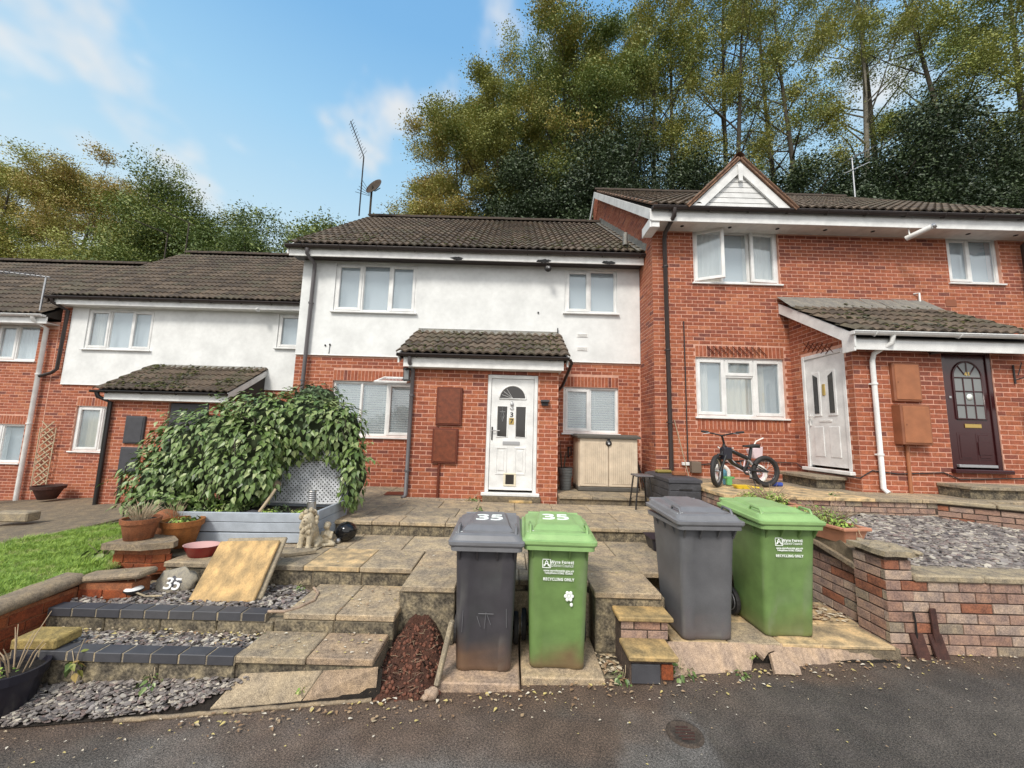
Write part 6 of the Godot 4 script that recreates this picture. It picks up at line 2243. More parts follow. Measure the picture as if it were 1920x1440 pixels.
func small_things() -> void:
	var st := ms()
	# slabs leaning by the stone
	for i in 2:
		var xf := Transform3D(Basis(Vector3.BACK, .05).rotated(Vector3.RIGHT, -.72), Vector3(-2.54 + i * .035, .372, -3.63 - i * .05))
		st = ms()
		box(st, Vector3(-.29, 0, -.034), Vector3(.29, .565 + i * .02, 0), .008)
		var s := put("leaning_slab", st, M.ochre if i == 0 else M.coping_pale, self, xf)
		meta(s, "square ochre stained slab leaning on the step, the front one of two" if i == 0 else "slab leaning on the step behind the ochre stained one", "paving slab", "slabs leaning on the step")
	var stone := thing("number_stone", "painted stone with white 35 resting on the slate", "stone", Vector3(-3.13, .44, -3.87))
	st = ms()
	blob(st, Vector3.ZERO, Vector3(.185, .12, .05), .45, 6, 18, 10)
	put("stone", st, mat(c3(.62, .57, .50), .9, "stone", 5.0, .3), stone, Transform3D(Basis(Vector3.RIGHT, -.35).rotated(Vector3.BACK, -.06), Vector3.ZERO))
	text(stone, "painted_number", "35", .10, Transform3D(Basis(Vector3.RIGHT, -.40).rotated(Vector3.BACK, -.06), Vector3(.0, .0, .056)), M.white)
	st = ms()
	blob(st, Vector3(.005, .005, .003), Vector3(.115, .075, .05), .2, 2, 16, 8)
	put("painted_patch", st, M.grey_box, stone, Transform3D(Basis(Vector3.RIGHT, -.37).rotated(Vector3.BACK, -.06), Vector3.ZERO))
	var sol := thing("solar_lamp", "fallen black and white solar lamp lying on the slate by stone 35", "lamp", Vector3(-3.38, .385, -3.70))
	st = ms()
	lathe(st, [Vector2(0, 0), Vector2(.03, .0), Vector2(.075, .04), Vector2(.07, .05)], 18)
	put("housing", st, M.black, sol)
	st = ms()
	lathe(st, [Vector2(.07, .048), Vector2(.055, .062), Vector2(0, .068)], 18)
	put("lens", st, M.white, sol)
	st = ms()
	tube(st, [Vector3(.05, .03, .03), Vector3(.16, .01, .05), Vector3(.30, .015, .04)], .009, 6)
	tube(st, [Vector3(-.05, .02, 0), Vector3(-.10, .16, -.03), Vector3(-.17, .20, -.05)], .004, 4)
	tube(st, [Vector3(.0, .06, -.02), Vector3(-.05, .17, -.04), Vector3(-.14, .21, -.04)], .004, 4)
	put("stake", st, M.coping_pale, sol)
	# pots on the left
	var p := pot("flower_pot", "terracotta pot of dry straw coloured grass on the pier", Vector3(-3.88, .725, -4.22), .12, .165, .21, M.terracotta)
	straws(p, "dry_grass", M.straw_mats[1], Vector3(0, .17, 0), .12, .20, 90)
	p = pot("flower_pot", "large orange terracotta pot with low green plants", Vector3(-3.70, .563, -4.54), .13, .20, .29, M.terracotta_orange)
	sprigs(p, "plants", "grass", Vector3(0, .24, 0), Vector3(.16, .08, .16), 260, .02, .05)
	sprigs(p, "broad_leaf", "ivy", Vector3(.11, .28, 0), Vector3(.06, .07, .06), 7, .08, .11)
	p = pot("flower_pot", "round brown clay pot behind the other pots", Vector3(-4.0, .62, -4.66), .08, .10, .2, M.terracotta)
	st = ms()
	blob(st, Vector3(0, .20, 0), Vector3(.125, .11, .125), .1, 5, 18, 10)
	put("belly", st, M.rust_tile if false else M.terracotta, p)
	straws(p, "dry_grass", M.straw_mats[0], Vector3(.1, .2, 0), .1, .22, 26)
	var bowl := thing("bowl", "dark red oval bowl with pale inside on the step", "bowl", Vector3(-3.22, .563, -4.24))
	st = ms()
	lathe(st, [Vector2(0, 0), Vector2(.11, 0), Vector2(.16, .105), Vector2(.165, .11)], 24, Transform3D(Basis.from_scale(Vector3(1.1, 1, .8)), Vector3.ZERO))
	put("outside", st, M.red_glaze, bowl)
	st = ms()
	lathe(st, [Vector2(.165, .11), Vector2(.150, .108), Vector2(.10, .02), Vector2(0, .02)], 24, Transform3D(Basis.from_scale(Vector3(1.1, 1, .8)), Vector3.ZERO))
	put("inside", st, M.red_inside, bowl)
	p = pot("flower_pot", "black plastic pot of dead stems at the end of the blue brick step", Vector3(-3.40, -.04, -2.90), .115, .165, .27, M.black_pot)
	straws(p, "dead_stem", M.straw_mats[0], Vector3(0, .2, 0), .11, .34, 12, .006)
	sprigs(p, "plants", "grass", Vector3(-.05, .22, .05), Vector3(.10, .07, .07), 90, .02, .045)
	p = thing("weed", "ragged yellowing weed behind the black pot", "weed", Vector3(-3.12, .04, -3.02))
	sprigs(p, "leaves", "leaf", Vector3(0, .1, 0), Vector3(.06, .14, .05), 16, .05, .08, 3)
	st = ms()
	box(st, Vector3(-.16, 0, -.10), Vector3(.16, .075, .10), .012)
	meta(put("stone_block", st, M.yellow_stone, self, Transform3D(Basis(Vector3.UP, .05), Vector3(-3.47, .258, -3.14))), "yellowish stone block at the left end of the lower slate", "stone block")
	# planter contents
	var g := thing("low_plants", "low green and bluish plants growing in the planter before the trellis", "plants", Vector3(-3.0, .84, -5.0))
	for q in [[-.62, .14, 0.0, "grass"], [-.42, .17, .05, "ivy"], [.02, .06, .05, "grass"], [.10, .10, -.05, "darkleaf"], [.42, .07, .05, "grass"], [-.75, .10, .1, "ivy"], [.6, .05, .08, "darkleaf"]]:
		sprigs(g, "plants", q[3], Vector3(q[0], .02, q[2]), Vector3(.13, q[1], .11), 110, .015, .045)
	st = ms()
	blob(st, Vector3(-.13, .02, .1), Vector3(.11, .035, .06), .4, 2)
	blob(st, Vector3(.52, .03, .0), Vector3(.10, .05, .06), .4, 3)
	put("dark_stone", st, M.grey_box, g)
	st = ms()
	tube(st, [Vector3(-.08, 0, .12), Vector3(.0, .20, .02), Vector3(.03, .30, -.02)], .02, 7)
	put("wooden_peg", st, M.cane, g)
	st = ms()
	tube(st, [Vector3(-.05, .30, -.1), Vector3(.02, .36, -.08)], .05, 8)
	put("brown_flower_head", st, M.timber, g)
	var bl := thing("garden_light", "steel bollard garden light with ribbed clear top in the planter", "garden light", Vector3(-2.43, .84, -4.92))
	st = ms()
	tube(st, [Vector3(0, 0, 0), Vector3(-.01, .17, 0)], .052, 16)
	put("post", st, M.steel, bl, Transform3D(Basis(Vector3.BACK, .05), Vector3.ZERO))
	for k in 6:
		st = ms()
		lathe(st, [Vector2(0, 0), Vector2(.048, .0), Vector2(.052, .010), Vector2(.044, .018), Vector2(0, .018)], 16)
		put("ring", st, M.alu if k < 5 else M.steel, bl, Transform3D(Basis(Vector3.BACK, .05), Vector3(-.012 - k * .001, .172 + k * .024, 0)))
	st = ms()
	tube(st, [Vector3(-.01, .17, 0), Vector3(-.018, .31, 0)], .036, 12)
	put("clear_top", st, M.frosted, bl)
	# statues
	var li := thing("lion_statue", "weathered pale stone lion sitting on the step before the planter", "statue", Vector3(-2.27, .565, -4.56))
	st = ms()
	bones(st, [[Vector3(0, .06, -.11), Vector3(0, .20, -.02), .085, .085], [Vector3(0, .20, -.02), Vector3(0, .29, .03), .085, .075], [Vector3(-.042, .20, .04), Vector3(-.045, .03, .075), .036, .026], [Vector3(.042, .20, .04), Vector3(.045, .03, .075), .036, .026], [Vector3(-.045, .02, .075), Vector3(-.045, .02, .105), .028, .024], [Vector3(.045, .02, .075), Vector3(.045, .02, .105), .028, .024], [Vector3(-.085, .06, -.09), Vector3(-.095, .03, .0), .05, .03], [Vector3(.085, .06, -.09), Vector3(.095, .03, .0), .05, .03], [Vector3(0, .35, .03), Vector3(0, .335, .065), .058, .045], [Vector3(0, .322, .09), Vector3(0, .316, .105), .028, .024], [Vector3(0, .03, -.17), Vector3(.12, .05, -.12), .022, .024]], .014, .025)
	put("body", st, M.stone_statue, li)
	st = ms()
	for k in 46:
		var d := Vector3(rng.randfn(), rng.randfn(), rng.randfn() - .5).normalized()
		if d.z > .62: continue
		blob(st, Vector3(0, .325, .02) + d * Vector3(.088, .10, .06), Vector3(.026, .034, .022), .3, k, 7, 5)
	for k in 14: blob(st, Vector3(rf(-.06, .06), rf(.2, .27), rf(.07, .10)), Vector3(.02, .032, .016), .3, k, 7, 5)
	put("mane", st, M.stone_statue, li)
	st = ms()
	for s in [-1.0, 1.0]:
		blob(st, Vector3(s * .022, .352, .104), Vector3(.007, .006, .005))
		blob(st, Vector3(s * .055, .41, .03), Vector3(.018, .02, .012))
	blob(st, Vector3(0, .33, .127), Vector3(.011, .008, .006))
	put("face", st, M.timber, li)
	st = ms()
	box(st, Vector3(-.13, -.005, -.2), Vector3(.13, .018, .14), .01)
	put("base", st, M.stone_statue, li)
	var ch := thing("praying_figure", "small pale stone statue of a praying figure sitting cross legged by the black ball", "statue", Vector3(-2.13, .563, -4.72))
	st = ms()
	bones(st, [[Vector3(0, .05, 0), Vector3(0, .13, 0), .05, .046], [Vector3(0, .13, 0), Vector3(0, .165, .0), .046, .022], [Vector3(0, .165, .0), Vector3(0, .18, .008), .018, .018], [Vector3(0, .215, .018), Vector3(0, .225, .014), .038, .036], [Vector3(-.055, .14, 0), Vector3(-.06, .09, .03), .018, .015], [Vector3(.055, .14, 0), Vector3(.06, .09, .03), .018, .015], [Vector3(-.06, .09, .03), Vector3(-.01, .135, .055), .015, .011], [Vector3(.06, .09, .03), Vector3(.01, .135, .055), .015, .011], [Vector3(0, .135, .057), Vector3(0, .17, .05), .013, .008], [Vector3(-.04, .035, .0), Vector3(-.10, .025, .05), .034, .024], [Vector3(.04, .035, .0), Vector3(.10, .025, .05), .034, .024], [Vector3(-.10, .025, .05), Vector3(.02, .02, .09), .022, .016], [Vector3(.10, .025, .05), Vector3(-.02, .02, .085), .022, .016]], .010, .012)
	put("figure", st, M.stone_statue, ch)
	st = ms()
	blob(st, Vector3(0, .232, .006), Vector3(.041, .036, .038), .1, 2, 12, 8)
	for s in [-1.0, 1.0]: blob(st, Vector3(s * .014, .216, .053), Vector3(.006, .002, .003))
	blob(st, Vector3(0, .208, .057), Vector3(.005, .007, .005))
	put("hair_and_face", st, M.coping_pale, ch)
	var ball := thing("black_ball", "glossy black ball beside the praying statue", "ball", Vector3(-1.98, .675, -4.90))
	st = ms()
	blob(st, Vector3.ZERO, Vector3(.125, .112, .115), .06, 3, 24, 16)
	put("ball", st, M.gloss_black, ball)
	st = ms()
	blob(st, Vector3(-.05, -.085, .10), Vector3(.03, .03, .03), 0, 1, 10, 8)
	put("small_bead", st, M.alu, ball)
	st = ms()
	prism(st, PackedVector2Array([Vector2(-.36, -.02), Vector2(.10, -.10), Vector2(.34, .03), Vector2(.20, .10), Vector2(-.1, .05), Vector2(-.32, .10)]), .03, Transform3D(Basis(Vector3.RIGHT, -PI / 2 + .05), Vector3(-2.42, .60, -4.36)))
	meta(putw("broken_slab", st, M.slab_mats[3], self), "broken thin slab lying on the step in front of the lion", "slab")
	# by the porch of the middle house
	p = thing("ribbed_planter", "tall grey ribbed planter standing beside the porch", "planter", Vector3(1.08, .862, -7.58))
	for k in 8:
		st = ms()
		var r0 := .095 + k * .0062
		lathe(st, [Vector2(r0, k * .052), Vector2(r0 + .010, k * .052 + .026), Vector2(r0 + .006, k * .052 + .052)], 20, Transform3D(Basis(Vector3.BACK, rf(-.04, .04)), Vector3.ZERO))
		put("rib", st, M.ribbed, p)
	st = ms()
	lathe(st, [Vector2(.145, .41), Vector2(.13, .40), Vector2(0, .38)], 20)
	put("earth", st, M.dark_soil, p)
	straws(p, "dead_stem", M.bark, Vector3(-.05, .38, 0), .06, .5, 4, .009)
	var hk := thing("wall_hook", "small black bracket on the wall above the ribbed planter", "bracket", Vector3(1.22, 1.55, -8.17))
	st = ms()
	cbox(st, Vector3(0, 0, 0), Vector3(.03, .22, .02), .004)
	tube(st, [Vector3(0, .08, 0), Vector3(.05, .12, .05), Vector3(.05, -.05, .06), Vector3(.0, -.1, .01)], .012, 6)
	put("bracket", st, M.black, hk)
	storage()
	# plank before the door and the mat
	st = ms()
	box(st, Vector3(-.20, 0, -.055), Vector3(.20, .035, .055), .006)
	meta(put("threshold_plank", st, M.ochre_slab, self, Transform3D(Basis(), Vector3(.20, .732, -6.80))), "narrow buff stone lying before the white front door", "stone")
	st = ms()
	box(st, Vector3(-.24, 0, -.16), Vector3(.24, .015, .16), .005)
	meta(put("door_mat", st, M.brown_box_dark, self, Transform3D(Basis(Vector3.UP, .15), Vector3(-2.05, .735, -7.35))), "dark red mat on the paving left of the porch", "mat")
	var gr := []
	for i in 320: gr.append([Transform3D(Basis(Vector3.UP, rf(0, TAU)).scaled(Vector3.ONE * rf(.015, .035)), Vector3(rf(-1.8, -.6), .735 + rf(0, .01), -7.0 + rf(0, .14))), 0])
	meta(many(self, "gravel", chip_mesh, gr, [Color(.5, .42, .34)], M.slate), "pale gravel along the foot of the porch wall", "", "", "stuff")
	bikes()
	# window boxes on the slate bed's edge
	for i in 2:
		var wb := thing("window_box", ["pink terracotta plastic trough of straggly plants, the nearer one by the pillar", "pink terracotta plastic trough of straggly plants, the one farther back"][i], "plant trough", [Vector3(3.43, .92, -4.32), Vector3(3.36, .99, -5.12)][i], [9.0, 14.0][i])
		st = ms()
		loft(st, [rrect(0, -.105, .105, -.31, .31, .015, 2), rrect(.13, -.14, .14, -.345, .345, .015, 2)], true, false, -1)
		for k in 9: cbox(st, Vector3(-.10 + k * .025, .06, .322), Vector3(.006, .11, .012), 0.0, Transform3D(Basis(Vector3.RIGHT, .26), Vector3(0, .0, -.0)))
		put("trough", st, M.pink_plastic, wb)
		st = ms()
		for q in [[-.165, .13, -.37, .165, .165, -.335], [-.165, .13, .335, .165, .165, .37], [-.165, .131, -.335, -.125, .164, .335], [.125, .131, -.335, .165, .164, .335]]:
			box(st, Vector3(q[0], q[1], q[2]), Vector3(q[3], q[4], q[5]), .008)
		put("rim", st, M.pink_plastic, wb)
		st = ms()
		box(st, Vector3(-.125, .10, -.335), Vector3(.125, .145, .335))
		put("earth", st, M.dark_soil, wb)
		for k in 6: sprigs(wb, "plants", "grass", Vector3(rf(-.05, .05), .14, -.25 + k * .085), Vector3(.15, .17, .11), 130, .018, .045)
		straws(wb, "dry_stem", M.straw_mats[2], Vector3(0, .14, .05), .20, .22, 50, .004)
		if i == 0: straws(wb, "hanging_straw", M.straw_mats[0], Vector3(.0, .17, .34), .05, -.13, 14)
	# a grey tray behind the paler bin
	var tr := thing("tray", "black plastic tray on the step behind the paler grey bin", "tray", Vector3(1.93, .562, -4.95))
	st = ms()
	loft(st, [rrect(0, -.16, .16, -.12, .12, .02, 2), rrect(.13, -.19, .19, -.15, .15, .02, 2), rrect(.15, -.21, .21, -.17, .17, .02, 2), rrect(.15, -.18, .18, -.14, .14, .02, 2)], true, true, -1)
	put("tray", st, M.black_pot, tr)
	weeds()
	aerials()
	# far left
	var fan_t := thing("expanding_trellis", "half folded pale wooden trellis hanging on the brick wall at the far left", "trellis", Vector3(-12.02, .05, -10.14))
	for k in 10:
		for s in [-1.0, 1.0]:
			st = ms()
			cbox(st, Vector3.ZERO, Vector3(.46, .026, .012))
			put("slat", st, M.cane, fan_t, Transform3D(Basis(Vector3.BACK, s * (.72 + rf(-.05, .05))), Vector3(-.02 + .05 * sin(k * 1.3), .18 + k * .165, .02 + s * .008)))
	for x in [-.20, .17]:
		st = ms()
		cbox(st, Vector3(x, .86, .035), Vector3(.02, 1.6, .012))
		put("slat", st, M.cane, fan_t, Transform3D(Basis(Vector3.BACK, rf(-.03, .03)), Vector3.ZERO))
	p = pot("flower_pot", "wide brown bowl pot against the brick wall at the far left", Vector3(-11.35, -.02, -9.75), .16, .30, .32, M.rust_tile)
	st = ms()
	box(st, Vector3(-.30, 0, -.12), Vector3(.30, .16, .12), .02)
	meta(put("pale_block", st, M.coping_pale, self, Transform3D(Basis(Vector3.UP, .1), Vector3(-8.65, .15, -7.0))), "long pale block lying at the edge of the far left path", "block")
	p = thing("garden_shrub", "leggy green shrub under the far left ground floor window", "shrub", Vector3(-12.75, .1, -9.2))
	sprigs(p, "leaves", "ivy", Vector3(0, .55, 0), Vector3(.45, .4, .3), 130, .08, .15, 8)
	litter()

func storage() -> void:
	var s := thing("storage_box", "beige plastic garden store with ribbed double doors and dark lid", "storage box", Vector3(1.89, .862, -7.80))
	var st := ms()
	box(st, Vector3(-.57, .06, -.34), Vector3(.57, 1.0, .30), .01)
	put("body", st, M.beige, s)
	st = ms()
	box(st, Vector3(-.585, 0, -.35), Vector3(.585, .08, .34), .012)
	put("base", st, M.box_lid, s)
	st = ms()
	loft(st, [rrect(1.0, -.61, .61, -.38, .385, .02, 2), rrect(1.035, -.615, .615, -.385, .39, .02, 2), rrect(1.075, -.56, .56, -.36, .30, .02, 2)], true, true, -1)
	put("lid", st, M.box_lid, s)
	for d in [-1.0, 1.0]:
		st = ms()
		box(st, Vector3(.008 if d > 0 else -.555, .09, .30), Vector3(.555 if d > 0 else -.008, .995, .335), .008)
		var door := put("door", st, M.beige, s)
		for k in 11:
			st = ms()
			var x: float = d * (.075 + k * .038)
			box(st, Vector3(x - .015, .14, .334), Vector3(x + .015, .92, .343), .005)
			put("rib", st, M.beige, door)
	st = ms()
	lathe(st, [Vector2(0, .02), Vector2(.05, .018), Vector2(.058, 0)], 16, Transform3D(Basis(Vector3.RIGHT, PI / 2), Vector3(0, .91, .345)))
	box(st, Vector3(-.025, .93, .335), Vector3(.025, 1.02, .36), .006)
	put("latch", st, M.black, s)
	st = ms()
	lathe(st, [Vector2(0, .01), Vector2(.022, .0)], 12, Transform3D(Basis(Vector3.RIGHT, PI / 2), Vector3(0, .90, .366)))
	put("latch_button", st, M.alu, s)
	var d2 := thing("deck_box", "dark grey plastic deck box beside the yellow slabs", "storage box", Vector3(2.70, .735, -6.54))
	st = ms()
	box(st, Vector3(-.245, 0, -.54), Vector3(.245, .50, .52), .012)
	put("body", st, M.deck_box, d2)
	for k in 4:
		st = ms()
		box(st, Vector3(-.235, .03 + k * .118, .518), Vector3(.235, .03 + k * .118 + .108, .530), .006)
		put("board", st, M.deck_box, d2)
		st = ms()
		box(st, Vector3(-.257, .03 + k * .118, -.53), Vector3(-.243, .03 + k * .118 + .108, .51), .006)
		put("board", st, M.deck_box, d2)
	bx(d2, "grip", Vector3(2.60, 1.12, -6.012), Vector3(2.80, 1.145, -6.004), M.black, .003)
	st = ms()
	loft(st, [rrect(.50, -.26, .26, -.555, .545, .02, 2), rrect(.545, -.26, .26, -.555, .545, .02, 2), rrect(.575, -.20, .20, -.50, .47, .02, 2)], true, true, -1)
	put("lid", st, M.box_lid if false else M.grey_box, d2)
	st = ms()
	box(st, Vector3(-.13, 0, -.07), Vector3(.13, .055, .07), .02)
	meta(put("sponge", st, M.sponge, self, Transform3D(Basis(Vector3.UP, .1), Vector3(2.64, 1.31, -6.72))), "yellow sponge lying on the dark deck box", "sponge")
	st = ms()
	box(st, Vector3(-.10, 0, -.06), Vector3(.10, .065, .06), .012)
	meta(put("loose_brick", st, M.terracotta, self, Transform3D(Basis(Vector3.UP, -.1), Vector3(2.76, 1.31, -6.38))), "orange brick lying on the dark deck box", "brick")
	var sl := thing("stool", "black framed stool with white seat left of the deck box", "stool", Vector3(2.24, .735, -6.62))
	st = ms()
	for q in [[-.13, .13], [.10, .13], [-.13, -.15], [.10, -.15]]:
		tube(st, [Vector3(q[0] * 1.25, 0, q[1] * 1.2), Vector3(q[0] * .8, .52, q[1] * .9)], .013, 6)
	put("leg", st, M.black, sl)
	st = ms()
	box(st, Vector3(-.15, .52, -.16), Vector3(.15, .55, .16), .01)
	put("seat", st, M.grey_pipe, sl)
	var pg := thing("garden_pole", "bundle of thin dark poles leaning in the corner behind the beige store", "poles", Vector3(2.62, .86, -7.9))
	for k in 4:
		st = ms()
		tube(st, [Vector3(-.06 + k * .045, 0, .1 + k * .03), Vector3(.0 + k * .02 - .1, 1.0 - k * .1, -.15)], .012, 6)
		put("pole", st, [M.bark, M.cane, M.bark, M.dark][k], pg)
	st = ms()
	tube(st, [Vector3(3.18, 1.15, -6.9), Vector3(3.12, 2.25, -7.36)], .008, 6)
	meta(putw("white_cane", st, M.coping_pale, self), "thin white pole leaning on the brick wall by the brown downpipe", "pole")

func wheel(parent: Node, c: Vector3, r: float, turn: float, tyre: Material, rim: Material, tw := .034) -> void:
	var xf := Transform3D(Basis(Vector3.UP, turn) * Basis(Vector3.RIGHT, PI / 2), c)
	var st := ms()
	st.set_smooth_group(0)
	var pts := []
	for k in 29: pts.append(xf * Vector3(cos(TAU * k / 28.0) * (r - tw), 0, sin(TAU * k / 28.0) * (r - tw)))
	tube(st, pts, tw, 8, false)
	var t := put("wheel", st, tyre, parent)
	st = ms()
	pts = []
	for k in 25: pts.append(xf * Vector3(cos(TAU * k / 24.0) * (r - tw * 2.1), 0, sin(TAU * k / 24.0) * (r - tw * 2.1)))
	tube(st, pts, tw * .38, 6, false)
	put("rim", st, rim, t)
	st = ms()
	for k in 16:
		var a := TAU * k / 16.0
		tube(st, [xf * Vector3(0, .02 if k & 1 else -.02, 0), xf * Vector3(cos(a) * (r - tw * 2), 0, sin(a) * (r - tw * 2))], .0022, 4)
	tube(st, [xf * Vector3(0, -.035, 0), xf * Vector3(0, .035, 0)], .018, 8)
	put("spoke", st, M.alu, t)

func bar(parent: Node, called: String, pts: Array, r: float, m: Material, sides := 8) -> void:
	var st := ms()
	tube(st, pts, r, sides)
	put(called, st, m, parent)

func bikes() -> void:
	var b := thing("bicycle", "black child's mountain bike standing on the yellow slabs", "bicycle", Vector3(3.68, 1.172, -6.22), 9.0)
	var hub := Vector3(-.44, .25, .02)
	wheel(b, Vector3(.44, .25, 0), .25, 0, M.rubber, M.bike_black)
	wheel(b, hub, .25, .65, M.rubber, M.alu)
	var steer := Basis(Vector3.UP, .65)
	var crown := Vector3(-.33, .50, .01)
	var head := Vector3(-.28, .66, 0)
	for s in [-1.0, 1.0]:
		var o := steer * Vector3(0, 0, s * .055)
		bar(b, "fork", [hub + o, crown + o], .022, M.bike_black)
	bar(b, "fork_crown", [crown + steer * Vector3(0, 0, -.065), crown + steer * Vector3(0, 0, .065)], .02, M.bike_black)
	bar(b, "head_tube", [crown, head], .024, M.bike_black)
	bar(b, "stem", [head, head + Vector3(-.02, .10, .0), head + Vector3(-.05, .13, .02)], .016, M.bike_black)
	var hc := head + Vector3(-.05, .14, .02)
	bar(b, "handlebar", [hc + steer * Vector3(.02, .06, -.30), hc + steer * Vector3(0, .03, -.12), hc, hc + steer * Vector3(0, .03, .12), hc + steer * Vector3(.02, .06, .30)], .012, M.bike_black)
	for s in [-1.0, 1.0]:
		bar(b, "grip", [hc + steer * Vector3(.012, .05, s * .20), hc + steer * Vector3(.02, .062, s * .31)], .018, M.rubber)
		bar(b, "brake_lever", [hc + steer * Vector3(-.02, .04, s * .17), hc + steer * Vector3(-.06, .02, s * .26)], .006, M.alu, 5)
	var bb := Vector3(.08, .27, 0)
	bar(b, "down_tube", [crown + Vector3(.02, .04, 0), Vector3(-.15, .38, 0), bb], .034, M.bike_black)
	bar(b, "top_tube", [head + Vector3(.02, -.05, 0), Vector3(-.05, .52, 0), Vector3(.16, .44, 0)], .032, M.bike_black)
	bar(b, "white_stripe", [head + Vector3(.03, -.04, .022), Vector3(-.05, .53, .022), Vector3(.12, .46, .02)], .006, M.white, 5)
	bar(b, "white_stripe", [crown + Vector3(.06, .02, .022), Vector3(-.12, .38, .024), Vector3(.0, .31, .022)], .006, M.white, 5)
	bar(b, "seat_tube", [bb, Vector3(.16, .44, 0), Vector3(.20, .62, 0)], .024, M.bike_black)
	bar(b, "shock_absorber", [Vector3(.12, .43, 0), Vector3(.20, .36, 0)], .026, M.alu)
	for s in [-1.0, 1.0]:
		bar(b, "chain_stay", [bb + Vector3(0, 0, s * .03), Vector3(.44, .25, s * .05)], .018, M.bike_black)
		bar(b, "seat_stay", [Vector3(.20, .38, s * .03), Vector3(.44, .25, s * .05)], .010, M.bike_black)
		bar(b, "crank", [bb + Vector3(0, 0, s * .06), bb + Vector3(s * .03, -s * .12, s * .07)], .009, M.alu, 6)
		var st2 := ms()
		cbox(st2, bb + Vector3(s * .03, -s * .12, s * .11), Vector3(.08, .02, .07), .005)
		put("pedal", st2, M.rubber, b)
	var st := ms()
	lathe(st, [Vector2(.075, -.004), Vector2(.08, 0), Vector2(.075, .004), Vector2(.05, .003)], 24, Transform3D(Basis(Vector3.RIGHT, PI / 2), bb + Vector3(0, 0, .045)))
	put("chain_ring", st, M.dark, b)
	st = ms()
	loft(st, [[Vector3(.06, .63, -.02), Vector3(.06, .63, .02), Vector3(.06, .655, .02), Vector3(.06, .655, -.02)], [Vector3(.18, .62, -.04), Vector3(.18, .62, .04), Vector3(.18, .665, .04), Vector3(.18, .665, -.04)], [Vector3(.30, .62, -.075), Vector3(.30, .62, .075), Vector3(.30, .68, .075), Vector3(.30, .68, -.075)]])
	put("saddle", st, M.rubber, b)
	st = ms()
	box(st, Vector3(-.33, .42, -.06), Vector3(-.18, .62, .07), .02)
	put("frame_bag", st, M.black_pot, b)
	bar(b, "stand", [bb + Vector3(.06, -.02, .04), Vector3(.14, .0, .14)], .007, M.dark, 5)
	# the small one behind
	var k := thing("bicycle", "small pink child's bike with white tyres behind the black bike", "bicycle", Vector3(4.0, 1.172, -6.78), 6.0)
	wheel(k, Vector3(.34, .16, 0), .16, 0, M.tyre_white, M.pale_pink)
	wheel(k, Vector3(-.36, .16, 0), .16, -.2, M.tyre_white, M.pale_pink)
	bar(k, "frame", [Vector3(-.30, .42, 0), Vector3(-.05, .24, 0), Vector3(.05, .20, 0), Vector3(.34, .16, 0)], .016, M.pale_pink)
	bar(k, "fork", [Vector3(-.36, .16, .03), Vector3(-.30, .42, .0), Vector3(-.28, .52, 0)], .012, M.tyre_white)
	bar(k, "seat_tube", [Vector3(.05, .20, 0), Vector3(.10, .42, 0)], .012, M.pale_pink)
	bar(k, "handlebar", [Vector3(-.26, .60, -.2), Vector3(-.28, .52, 0), Vector3(-.26, .60, .2)], .011, M.tyre_white)
	st = ms()
	blob(st, Vector3(.11, .44, 0), Vector3(.10, .03, .06))
	put("saddle", st, M.tyre_white, k)
	st = ms()
	loft(st, [rrect(.50, .24, .40, -.07, .07, .02, 2), rrect(.66, .22, .44, -.09, .09, .02, 2)], true, true, -1)
	put("doll_carrier", st, M.pale_pink, k, Transform3D(Basis(Vector3.BACK, .25), Vector3(.12, -.12, 0)))
	bar(k, "carrier_handle", [Vector3(.22, .56, 0), Vector3(.32, .72, 0), Vector3(.46, .78, 0)], .012, M.tyre_white)
	var toys := [["toy_scoop", "yellow plastic toy scoop on the yellow slabs under the black bike", M.toy_yellow, Vector3(3.60, 1.172, -6.06)], ["toy_gun", "green and black plastic toy under the black bike", M.toy_green, Vector3(3.56, 1.20, -6.35)], ["toy_roller", "blue plastic roller lying behind the rear wheel of the black bike", M.toy_blue, Vector3(4.40, 1.20, -6.5)], ["toy_bottle", "pale blue plastic toy in front of the white tyre", M.toy_cyan, Vector3(3.56, 1.36, -6.5)]]
	for i in 4:
		st = ms()
		if i == 0:
			loft(st, [rrect(0, -.11, .09, -.05, .05, .02, 2), rrect(.05, -.14, .12, -.07, .07, .02, 2)], true, true, -1)
			tube(st, [Vector3(.1, .03, 0), Vector3(.24, .02, .02)], .014, 6)
		elif i == 1:
			box(st, Vector3(-.05, -.02, -.03), Vector3(.04, .10, .03), .012)
			box(st, Vector3(-.10, .08, -.03), Vector3(.08, .12, .03), .012)
		elif i == 2:
			tube(st, [Vector3(-.10, 0, 0), Vector3(.10, .0, .02)], .035, 10)
			tube(st, [Vector3(-.14, 0, 0), Vector3(-.10, 0, 0)], .012, 6)
		else:
			lathe(st, [Vector2(0, -.05), Vector2(.05, -.05), Vector2(.045, .03), Vector2(.02, .06), Vector2(0, .06)], 12)
			cbox(st, Vector3(0, -.12, 0), Vector3(.04, .14, .04), .01)
		meta(put(toys[i][0], st, toys[i][2], self, Transform3D(Basis(), toys[i][3])), toys[i][1], "toy")

